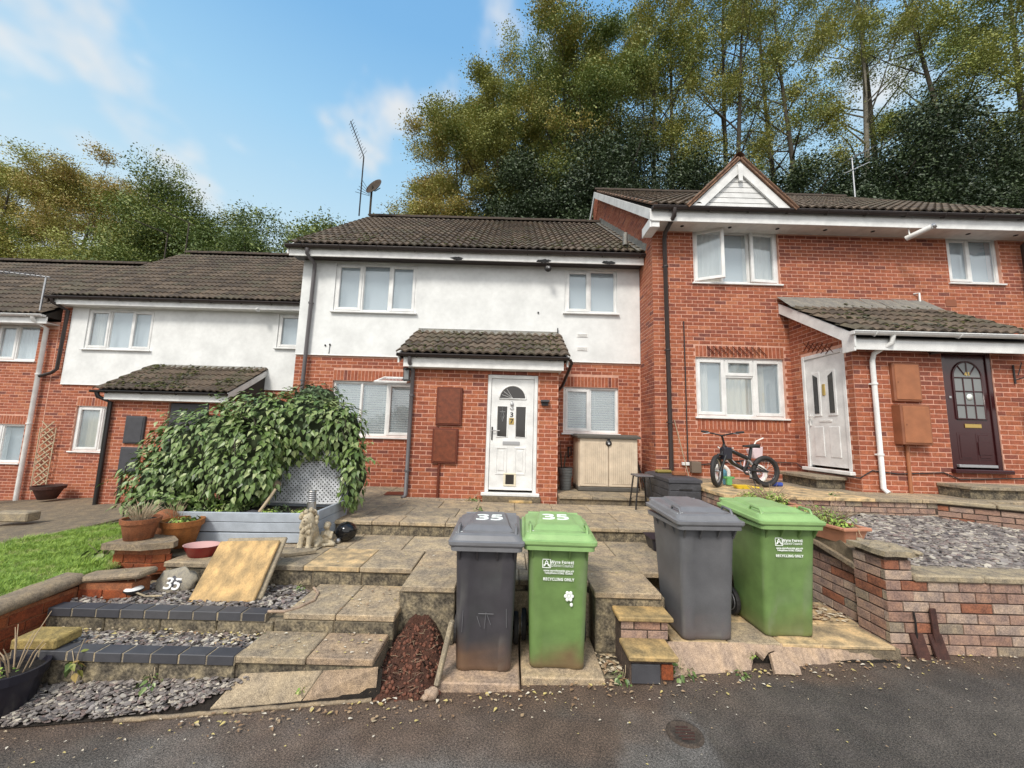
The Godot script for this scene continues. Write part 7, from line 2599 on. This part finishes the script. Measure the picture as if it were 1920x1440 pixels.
func weeds() -> void:
	var spots := [[Vector3(.93, .05, -3.25), .085, "broad green weed at the kerb before the small steps"], [Vector3(1.42, .08, -3.30), .10, "bushy green weed at the left end of the pink cement edge"], [Vector3(1.90, .07, -3.29), .06, "bluish green weed by the hole in the pink cement edge"], [Vector3(2.05, .16, -3.40), .04, "small weed growing from the crack in the pink cement"], [Vector3(-.62, .74, -6.88), .11, "dandelion clump at the foot of the porch wall"], [Vector3(-.45, .735, -6.05), .09, "flat weed in the joints of the upper paving"], [Vector3(-2.55, .07, -3.02), .08, "young green weed against the lowest blocks"], [Vector3(-1.46, .05, -3.02), .05, "weed in the joint of the two lowest slabs"], [Vector3(-2.02, .37, -3.97), .055, "pale weed at the corner of the upper slate patch"], [Vector3(-1.95, .22, -3.36), .06, "yellowing weed where the lower slate meets the slabs"], [Vector3(4.62, 1.172, -5.6), .07, "grassy weed at the edge of the yellow slabs"], [Vector3(.62, .03, -3.24), .03, "tiny weed below the green bin's slab"], [Vector3(-4.35, .5, -4.35), .14, "pale leafed weed at the lawn's edge beside the pots"]]
	for s in spots:
		var w := thing("weed", s[2], "weed", s[0])
		sprigs(w, "leaves", "ivy" if s[1] > .05 else "grass", Vector3.ZERO, Vector3(s[1], s[1] * .8, s[1]), 26 if s[1] > .05 else 16, s[1] * .35, s[1] * .75, 3)

func aerials() -> void:
	var defs := [
		["television_aerial", "tall thin aerial mast with raised boom on the middle house roof", Vector3(-5.02, 8.62, -11.5)],
		["television_aerial", "short aerial with two crossed booms on the right house roof", Vector3(11.3, 9.95, -11.95)],
		["television_aerial", "brown aerial pole at the ridge end of the left house", Vector3(-12.4, 8.2, -13.75)],
		["television_aerial", "thin aerial pole behind the far left roof", Vector3(-13.2, 7.7, -13.8)],
		["television_aerial", "pale aerial fixed by the gutter between the two left houses", Vector3(-12.55, 4.75, -9.9)]]
	for i in 5:
		var a := thing(defs[i][0], defs[i][1], "aerial", defs[i][2], 0, "aerials on the roofs")
		var m: Material = [M.dark, M.alu, M.bark, M.bark, M.alu][i]
		var h: float = [2.05, 1.5, 1.25, 1.3, .95][i]
		bar(a, "mast", [Vector3.ZERO, Vector3(0, h, 0)], .022, m)
		var booms: Array = [[Vector3(0, h, 0), Vector3(-.36, h + .95, .35)], [Vector3(-.1, h - .05, 0), Vector3(.9, h + .55, -.2)], [Vector3(.2, h - .1, 0), Vector3(-1.3, h + .55, .2)], [Vector3(.15, h - .05, 0), Vector3(-1.1, h + .4, .2)], [Vector3(.1, h, 0), Vector3(-1.25, h + .05, .25)]]
		var b0: Vector3 = booms[i][0]
		var b1: Vector3 = booms[i][1]
		bar(a, "boom", [b0, b1], .014, m, 6)
		var st := ms()
		var d := (b1 - b0).normalized()
		var side := d.cross(Vector3.UP).normalized()
		for k in 12:
			var c := b0.lerp(b1, k / 12.0 + .05)
			var l := .17 if k > 1 else .26
			tube(st, [c - side * l, c + side * l], .006, 4)
		if i == 0:
			for k in 5: tube(st, [Vector3(-.04, 1.0 + k * .0, 0) + Vector3(-.1 + k * .05, .1 * k - .25, .1), Vector3(.25, .75 + k * .03, -.1)], .008, 4)
		if i == 1: tube(st, [Vector3(-.25, h - .55, 0), Vector3(.5, h - .2, .1)], .014, 5)
		put("rods", st, m, a)
	var dish := thing("satellite_dish", "round satellite dish on its pole beside the tall aerial", "satellite dish", Vector3(-4.68, 8.62, -11.5))
	bar(dish, "pole", [Vector3.ZERO, Vector3(0, 1.05, 0)], .035, M.bark)
	var st := ms()
	lathe(st, [Vector2(0, 0), Vector2(.12, .012), Vector2(.24, .05), Vector2(.30, .085), Vector2(.30, .095), Vector2(.23, .062), Vector2(0, .012)], 22, Transform3D(Basis(Vector3.RIGHT, 1.2).rotated(Vector3.UP, -.45), Vector3(.12, .95, .0)))
	put("dish", st, M.ridge, dish)
	bar(dish, "arm", [Vector3(.1, .85, 0), Vector3(.35, .82, .22)], .014, M.bark, 6)

# fallen leaves, petals and twigs
func litter() -> void:
	var e := []
	for i in 620:
		var x := rf(-4.2, 4.6)
		var d := absf(rng.randfn()) * .22
		if rf(0, 1) < .38: d = rf(0, 1.7)
		var z := edge_z(x) + .02 + d
		e.append([leaf_at(Vector3(x, road_y(x) + .014, z), Vector3(0, 3, 0), rf(.007, .022)), rng.randi() % 6])
	for i in 330:
		var x := rf(-2.2, 4.6)
		e.append([leaf_at(Vector3(x, road_y(x) + .016, edge_z(x) + .01 + absf(rng.randfn()) * .10), Vector3(0, 2, 0), rf(.018, .042)), [0, 1, 1, 3, 3, 5, 4][rng.randi() % 7]])
	for i in 260:
		var q := rng.randi() % 6
		var c: Array = [[-2.2, 2.9, -5.2, -4.7, .565], [-2.2, 2.9, -6.7, -5.3, .737], [-1.8, -1.0, -4.0, -3.5, .397], [-1.9, -1.0, -3.4, -3.1, .262], [-.9, 1.3, -4.5, -3.65, .567], [-2.0, -1.0, -5.1, -4.1, .566]][q]
		e.append([leaf_at(Vector3(rf(c[0], c[1]), c[4] + .004, rf(c[2], c[3])), Vector3(0, 3, 0), rf(.012, .035)), rng.randi() % 6])
	for i in 160:
		e.append([leaf_at(Vector3(rf(-3.7, -2.0), .25, rf(-3.4, -3.2)), Vector3(0, 2, 0), rf(.02, .04)), rng.randi() % 6])
	for i in 120:
		e.append([leaf_at(Vector3(rf(2.9, 3.35), .24, rf(-4.3, -3.9)), Vector3(0, 2, 0), rf(.03, .07)), rng.randi() % 4])
	for i in 60:
		e.append([leaf_at(Vector3(rf(.79, .95), .075, rf(-3.55, -3.3)), Vector3(0, 2, 0), rf(.02, .06)), rng.randi() % 4])
	var o := many(self, "fallen_leaves", leaf_mesh(), e, M.litter_cols, M.litter)
	meta(o, "small fallen leaves and petals on the road and steps", "", "", "stuff")

# ---------------------------------------------------------------- the wood
var cluster: Mesh
func leaf_cluster() -> Mesh:
	if cluster == null:
		var r2 := RandomNumberGenerator.new()
		r2.seed = 9
		var st := ms()
		for i in 24:
			var c := Vector3(r2.randfn(), r2.randfn() * .7, r2.randfn()) * .46
			var n := Vector3(r2.randfn() * .7, 1, r2.randfn() * .7).normalized()
			var t := n.cross(Vector3(r2.randfn(), r2.randfn(), r2.randfn())).normalized()
			var s := n.cross(t)
			var l := r2.randf_range(.15, .30)
			l *= .45
			tri(st, c - t * l, c + s * l * .55, c + t * l)
			tri(st, c - t * l, c + t * l, c - s * l * .55 + n * .04)
		st.generate_normals()
		cluster = st.commit()
	return cluster

# o: r trunk radius, c0 where the crown starts, spread, limbs, n clusters, cs cluster size, pal colour indices, ivy share, lean
func tree(called: String, label: String, at: Vector3, h: float, o: Dictionary, group := "trees of the wood behind the houses") -> void:
	var t := thing(called, label, "tree", at, 0, group)
	var st := ms()
	var tr := []
	var rr := []
	var r0: float = o.get("r", .22)
	var lean: Vector3 = o.get("lean", Vector3(rf(-.06, .06), 0, rf(-.05, .05)))
	var wob := Vector3(rf(-1, 1), 0, rf(-1, 1)) * .35
	for i in 10:
		var f := i / 9.0
		tr.append(Vector3(0, h * f * .97, 0) + lean * h * f + wob * sin(f * 5.0 + h) * f)
		rr.append(r0 * (1.0 - f * .88))
	tube(st, tr, rr, 8)
	put("trunk", st, M.pale_bark if o.get("pale", false) else M.bark, t)
	var on := func(f: float) -> Vector3:
		var k := clampf(f, 0, .999) * 9.0
		return tr[int(k)].lerp(tr[int(k) + 1], k - int(k))
	var c0: float = o.get("c0", .35)
	var spread: float = o.spread
	var n_l: int = o.get("limbs", 16)
	var tips := []
	st = ms()
	for i in n_l:
		var f := lerpf(c0, .98, (i + rf(0, .9)) / n_l)
		var a := i * 2.4 + rf(-.5, .5)
		var prof := sin(PI * clampf(lerpf(.22, .97, (f - c0) / (1.0 - c0)), 0, 1))
		var l := spread * (.35 + .75 * prof) * rf(.7, 1.2)
		var b: Vector3 = on.call(f)
		var d := Vector3(cos(a), rf(.35, 1.1), sin(a)).normalized()
		var m := b + d * l * .5 + Vector3(0, l * .02, 0)
		var e := b + d * l + Vector3(0, l * rf(.0, .25), 0)
		var rl := r0 * .34 * (1.1 - f)
		tube(st, [b, m, e], [rl + .012, rl * .6 + .008, .008], 5, false)
		var w := rf(.35, 1.3) * l
		tips.append([e, w, l])
		if rf(0, 1) < .7: tips.append([m.lerp(e, rf(.2, .7)), w * .7, l])
		for k in 3:
			var q := m.lerp(e, rf(0, .9))
			var d2 := (d + Vector3(rf(-1, 1), rf(-.2, .9), rf(-1, 1)) * .8).normalized()
			var e2 := q + d2 * l * rf(.3, .55)
			tube(st, [q, (q + e2) / 2 + Vector3(0, .08, 0), e2], [rl * .35 + .006, .008, .005], 4, false)
			if rf(0, 1) < .85: tips.append([e2, w * .75, l])
	put("branches", st, M.pale_bark if o.get("pale", false) else M.bark, t)
	var total := 0.0
	for q in tips: total += q[1]
	var e := []
	var n: int = o.n
	var cs: float = o.get("cs", .55)
	var pal: Array = o.pal
	var puff: float = o.get("puff", .62)
	for q in tips:
		var tone := rng.randi() % pal.size()
		var rc: float = puff * rf(.55, 1.25) * (.55 + .16 * q[2])
		for i in int(n * q[1] / total):
			var dd := Vector3(rng.randfn(), rng.randfn(), rng.randfn()).normalized() * pow(rf(0, 1), .55)
			var p: Vector3 = q[0] + dd * rc * Vector3(1.25, .72, 1.25)
			var s := cs * rf(.55, 1.25)
			var c: int = pal[tone if rf(0, 1) < .6 else rng.randi() % pal.size()]
			e.append([Transform3D(Basis(Vector3.UP, rf(0, TAU)).rotated(Vector3.RIGHT, rf(-.9, .9)).scaled(Vector3.ONE * s), p), c])
	many(t, "crown", leaf_cluster(), e, M.leaf_cols, M.leaf)
	var ivy: float = o.get("ivy", 0.0)
	if ivy > 0.0:
		e = []
		var ir: float = o.get("ivy_r", .8)
		for i in int(2100 * ivy * h / 15.0):
			var f := rf(.02, ivy)
			var a := rf(0, TAU)
			var w := ir * (1.15 - f / ivy * .6) * (.75 + .35 * sin(f * 23.0 + h)) * pow(rf(0, 1), .4)
			e.append([Transform3D(Basis(Vector3.UP, rf(0, TAU)).rotated(Vector3.RIGHT, rf(-.9, .9)).scaled(Vector3.ONE * rf(.35, .65)), on.call(f) + Vector3(cos(a) * w, rf(-.3, .3), sin(a) * w)), rng.randi() % 4])
		many(t, "ivy", leaf_cluster(), e, M.darkleaf_cols, M.darkleaf)

func bushy(called: String, label: String, at: Vector3, r: Vector3, n: int, fam: String, pal: Array, cs := .5, group := "dark evergreens at the edge of the wood") -> void:
	var t := thing(called, label, "tree", at, 0, group)
	var st := ms()
	tube(st, [Vector3.ZERO, Vector3(.1, r.y * .8, 0), Vector3(0, r.y * 1.7, .1)], [.2, .13, .03], 7)
	for i in 12:
		var a := i * 2.4
		tube(st, [Vector3(0, r.y * (.35 + i * .09), 0), Vector3(cos(a) * r.x * .75, r.y * (.6 + i * .1), sin(a) * r.z * .75)], [.06, .015], 5, false)
	put("trunk", st, M.bark, t)
	var nz := FastNoiseLite.new()
	nz.seed = int(at.x * 10)
	nz.frequency = 1.1
	var e := []
	var c := Vector3.ZERO
	var rc := 1.0
	var tone := 0
	for i in n:
		if i % 55 == 0:
			var d := Vector3(rng.randfn(), rng.randfn() + .15, rng.randfn()).normalized()
			c = Vector3(0, r.y, 0) + d * r * rf(.35, .95) * (1.0 + nz.get_noise_3dv(d * 1.6) * .4)
			rc = rf(.5, 1.0) * r.x * .42
			tone = pal[rng.randi() % pal.size()]
		var p := c + Vector3(rng.randfn(), rng.randfn(), rng.randfn()).normalized() * pow(rf(0, 1), .5) * rc * Vector3(1.15, .8, 1.15)
		if p.y < 0.2: continue
		e.append([Transform3D(Basis(Vector3.UP, rf(0, TAU)).rotated(Vector3.RIGHT, rf(-.9, .9)).scaled(Vector3.ONE * cs * rf(.6, 1.3)), p), tone if rf(0, 1) < .55 else pal[rng.randi() % pal.size()]])
	many(t, "crown", leaf_cluster(), e, M[fam + "_cols"], M[fam])

func woods() -> void:
	# colours by index into the leaf family: 0 olive, 1 green olive, 2 gold olive, 3 amber, 4 dark green, 5 deep green, 6 light yellow green, 7 orange brown
	var wood := [
		[-4.3, -21, 16.6, {spread = 1.9, n = 1229, limbs = 14, c0 = .45, pal = [2, 0, 3], cs = .50, puff = .45, r = .14}, "slim sparse golden tree at the left edge of the wood"],
		[-3.3, -23, 22.0, {spread = 3.4, n = 3367, limbs = 24, c0 = .30, pal = [2, 0, 3, 7, 2], ivy = .50}, "amber green tree second from the left end of the wood"],
		[-1.2, -22, 23.6, {spread = 3.2, n = 3367, limbs = 24, c0 = .35, pal = [0, 1, 2, 0], ivy = .62, ivy_r = 1.15}, "green tree with a thick dark ivy clad trunk behind the middle house ridge"],
		[0.9, -25, 28.6, {spread = 3.7, n = 3367, limbs = 24, c0 = .40, pal = [2, 0, 2, 6]}, "golden olive tree rising behind the middle house roof"],
		[3.2, -22, 27.0, {spread = 3.5, n = 3367, limbs = 24, c0 = .36, pal = [2, 0, 1, 3], ivy = .5, ivy_r = .7}, "tall olive and gold tree above the meeting of the two roofs"],
		[4.6, -20, 26.6, {spread = 3.0, n = 2781, limbs = 22, c0 = .42, pal = [0, 1, 4], ivy = .68, ivy_r = 1.3, r = .28}, "tall tree wrapped in very dark ivy just left of the gablet"],
		[6.2, -24, 31.0, {spread = 3.6, n = 2781, limbs = 24, c0 = .40, pal = [1, 0, 2]}, "green tree directly behind the left verge of the brick house"],
		[8.1, -22, 31.0, {spread = 3.3, n = 1475, limbs = 24, c0 = .36, pal = [0, 1, 2], r = .26}, "tree with a bare brown trunk seen left of the gablet peak"],
		[10.2, -24, 35.0, {spread = 3.5, n = 1602, limbs = 26, c0 = .36, pal = [1, 0, 0, 2], r = .24}, "slender olive tree behind the gablet peak"],
		[11.9, -21, 33.0, {spread = 3.4, n = 1265, limbs = 26, c0 = .34, pal = [0, 1, 2], r = .24, lean = Vector3(.08, 0, 0)}, "thin leaning tree just right of the gablet peak"],
		[14.2, -24, 37.0, {spread = 3.6, n = 1306, limbs = 26, c0 = .34, pal = [0, 2, 1], r = .25}, "airy tree with many upright limbs over the brick house"],
		[16.5, -21, 33.0, {spread = 3.4, n = 1180, limbs = 26, c0 = .36, pal = [2, 0, 6], r = .24}, "airy yellow olive tree left of the pale trunked one"],
		[19.0, -25, 38.0, {spread = 3.8, n = 1306, limbs = 24, c0 = .38, pal = [6, 0, 1], r = .26}, "light yellow green tree behind the short aerial"],
		[21.0, -22, 35.0, {spread = 3.3, n = 1011, limbs = 22, c0 = .40, pal = [6, 2, 0], r = .26, pale = true}, "tree with a pale straight trunk above the brick house roof"],
		[24.6, -24, 39.0, {spread = 3.8, n = 1475, limbs = 24, c0 = .38, pal = [0, 6, 1], r = .26}, "tree with light crown right of the pale trunk"],
		[25.8, -20, 34.0, {spread = 3.4, n = 1602, limbs = 24, c0 = .36, pal = [1, 0, 6], ivy = .5, ivy_r = .9, r = .26}, "olive tree with ivied trunk near the right edge"],
		[30.6, -22, 37.0, {spread = 4.0, n = 2108, limbs = 24, c0 = .34, pal = [6, 1, 2, 6], r = .28}, "yellow green tree at the right edge of the wood"],
		[28.4, -17, 29.0, {spread = 3.6, n = 2424, limbs = 24, c0 = .36, pal = [6, 6, 1, 2], r = .26, cs = .62}, "nearest yellow green tree at the far right edge"],
	]
	for w in wood:
		var b := hill_y(w[0], w[1]) - .2
		tree("woodland_tree", w[4], Vector3(w[0], b, w[1]), w[2] - b, w[3])
	var dark := [
		[4.9, -18.0, 4.6, 17.2, "dark evergreen behind the left verge of the brick house"],
		[.4, -20.0, 2.2, 16.4, "dark low evergreen behind the middle house ridge"],
		[9.6, -18.5, 2.6, 16.0, "dark evergreen behind the gablet"],
		[13.6, -18.0, 2.8, 15.6, "dark evergreen right of the gablet"],
		[16.8, -17.5, 3.0, 15.8, "dark evergreen left of the short aerial"],
		[19.4, -16.8, 3.4, 17.6, "tall dark evergreen right of the short aerial"],
		[22.9, -17.0, 3.4, 17.4, "dark evergreen near the right edge of the roof"],
		[25.5, -16.0, 3.0, 15.6, "dark evergreen at the right edge of the picture"]]
	for d in dark:
		var b := hill_y(d[0], d[1]) - .2
		var ry: float = (d[3] - b) / 2.0
		bushy("evergreen_tree", d[4], Vector3(d[0], b, d[1]), Vector3(minf(d[2], 3.2) * 1.12, ry * 1.06, 2.8), 5600, "darkleaf", [0, 1, 2, 2, 1], .6)
	var left := [
		[-34.5, -24, 18.8, {spread = 4.4, n = 7030, limbs = 22, c0 = .18, pal = [2, 3, 6, 2], puff = .7}, "golden tree at the far left edge"],
		[-38.5, -29, 20.6, {spread = 4.8, n = 5859, limbs = 22, c0 = .2, pal = [3, 2, 6], puff = .7}, "pale gold tree second from the left edge"],
		[-28.5, -23, 18.6, {spread = 4.0, n = 2781, limbs = 22, c0 = .2, pal = [3, 7, 2], puff = .6}, "sparse amber tree with open branches on the left"],
		[-30.0, -28, 20.4, {spread = 4.2, n = 1757, limbs = 26, c0 = .2, pal = [7, 3, 2], puff = .6}, "thin orange brown tree left of the lush green one"],
		[-33.0, -22, 12.4, {spread = 3.8, n = 3367, limbs = 24, c0 = .1, pal = [0, 2, 1], puff = .7}, "low olive tree behind the far left roof"],
		[-24.5, -21, 11.8, {spread = 3.6, n = 3367, limbs = 24, c0 = .1, pal = [2, 0, 6], puff = .7}, "low yellowish tree below the amber one"]]
	for w in left:
		var b := hill_y(w[0], w[1]) - .2
		tree("autumn_tree", w[4], Vector3(w[0], b, w[1]), w[2] - b, w[3], "autumn trees behind the left houses")
	for d in [
		[-21.2, -22.0, Vector3(3.3, 7.0, 2.8), 17.6, "leaf", [1, 4, 1, 5, 1, 0], 10140, "lush dark green round tree behind the left house ridge"],
		[-18.6, -23.5, Vector3(2.8, 6.0, 2.4), 15.8, "leaf", [0, 2, 1, 0], 6240, "olive tree leaning right of the lush green one"],
		[-15.0, -21.0, Vector3(3.2, 5.6, 2.6), 14.3, "leaf", [4, 5, 1, 4], 8190, "grey green rounded tree left of the middle house roof"],
		[-13.4, -25.0, Vector3(2.4, 5.6, 2.2), 15.2, "leaf", [4, 0, 7], 1900, "small dull tree at the left end of the middle house roof"],
		[-9.9, -20.0, Vector3(2.3, 6.2, 2.2), 14.9, "leaf", [1, 0, 4, 1], 2925, "green tree behind the tall aerial"],
		[-8.0, -22.0, Vector3(2.4, 6.6, 2.2), 16.2, "leaf", [6, 0, 1, 2], 2925, "light green tree right of the satellite dish"]]:
		var b := hill_y(d[0], d[1]) - .2
		var r: Vector3 = d[2]
		r = r * 1.08
		r.y = (d[3] - b) / 2.0 * .97
		bushy("bushy_tree", d[7], Vector3(d[0], b, d[1]), r, d[6], d[4], d[5], .58, "bushy trees behind the houses")
	# undergrowth that closes the wood below the crowns
	var e := []
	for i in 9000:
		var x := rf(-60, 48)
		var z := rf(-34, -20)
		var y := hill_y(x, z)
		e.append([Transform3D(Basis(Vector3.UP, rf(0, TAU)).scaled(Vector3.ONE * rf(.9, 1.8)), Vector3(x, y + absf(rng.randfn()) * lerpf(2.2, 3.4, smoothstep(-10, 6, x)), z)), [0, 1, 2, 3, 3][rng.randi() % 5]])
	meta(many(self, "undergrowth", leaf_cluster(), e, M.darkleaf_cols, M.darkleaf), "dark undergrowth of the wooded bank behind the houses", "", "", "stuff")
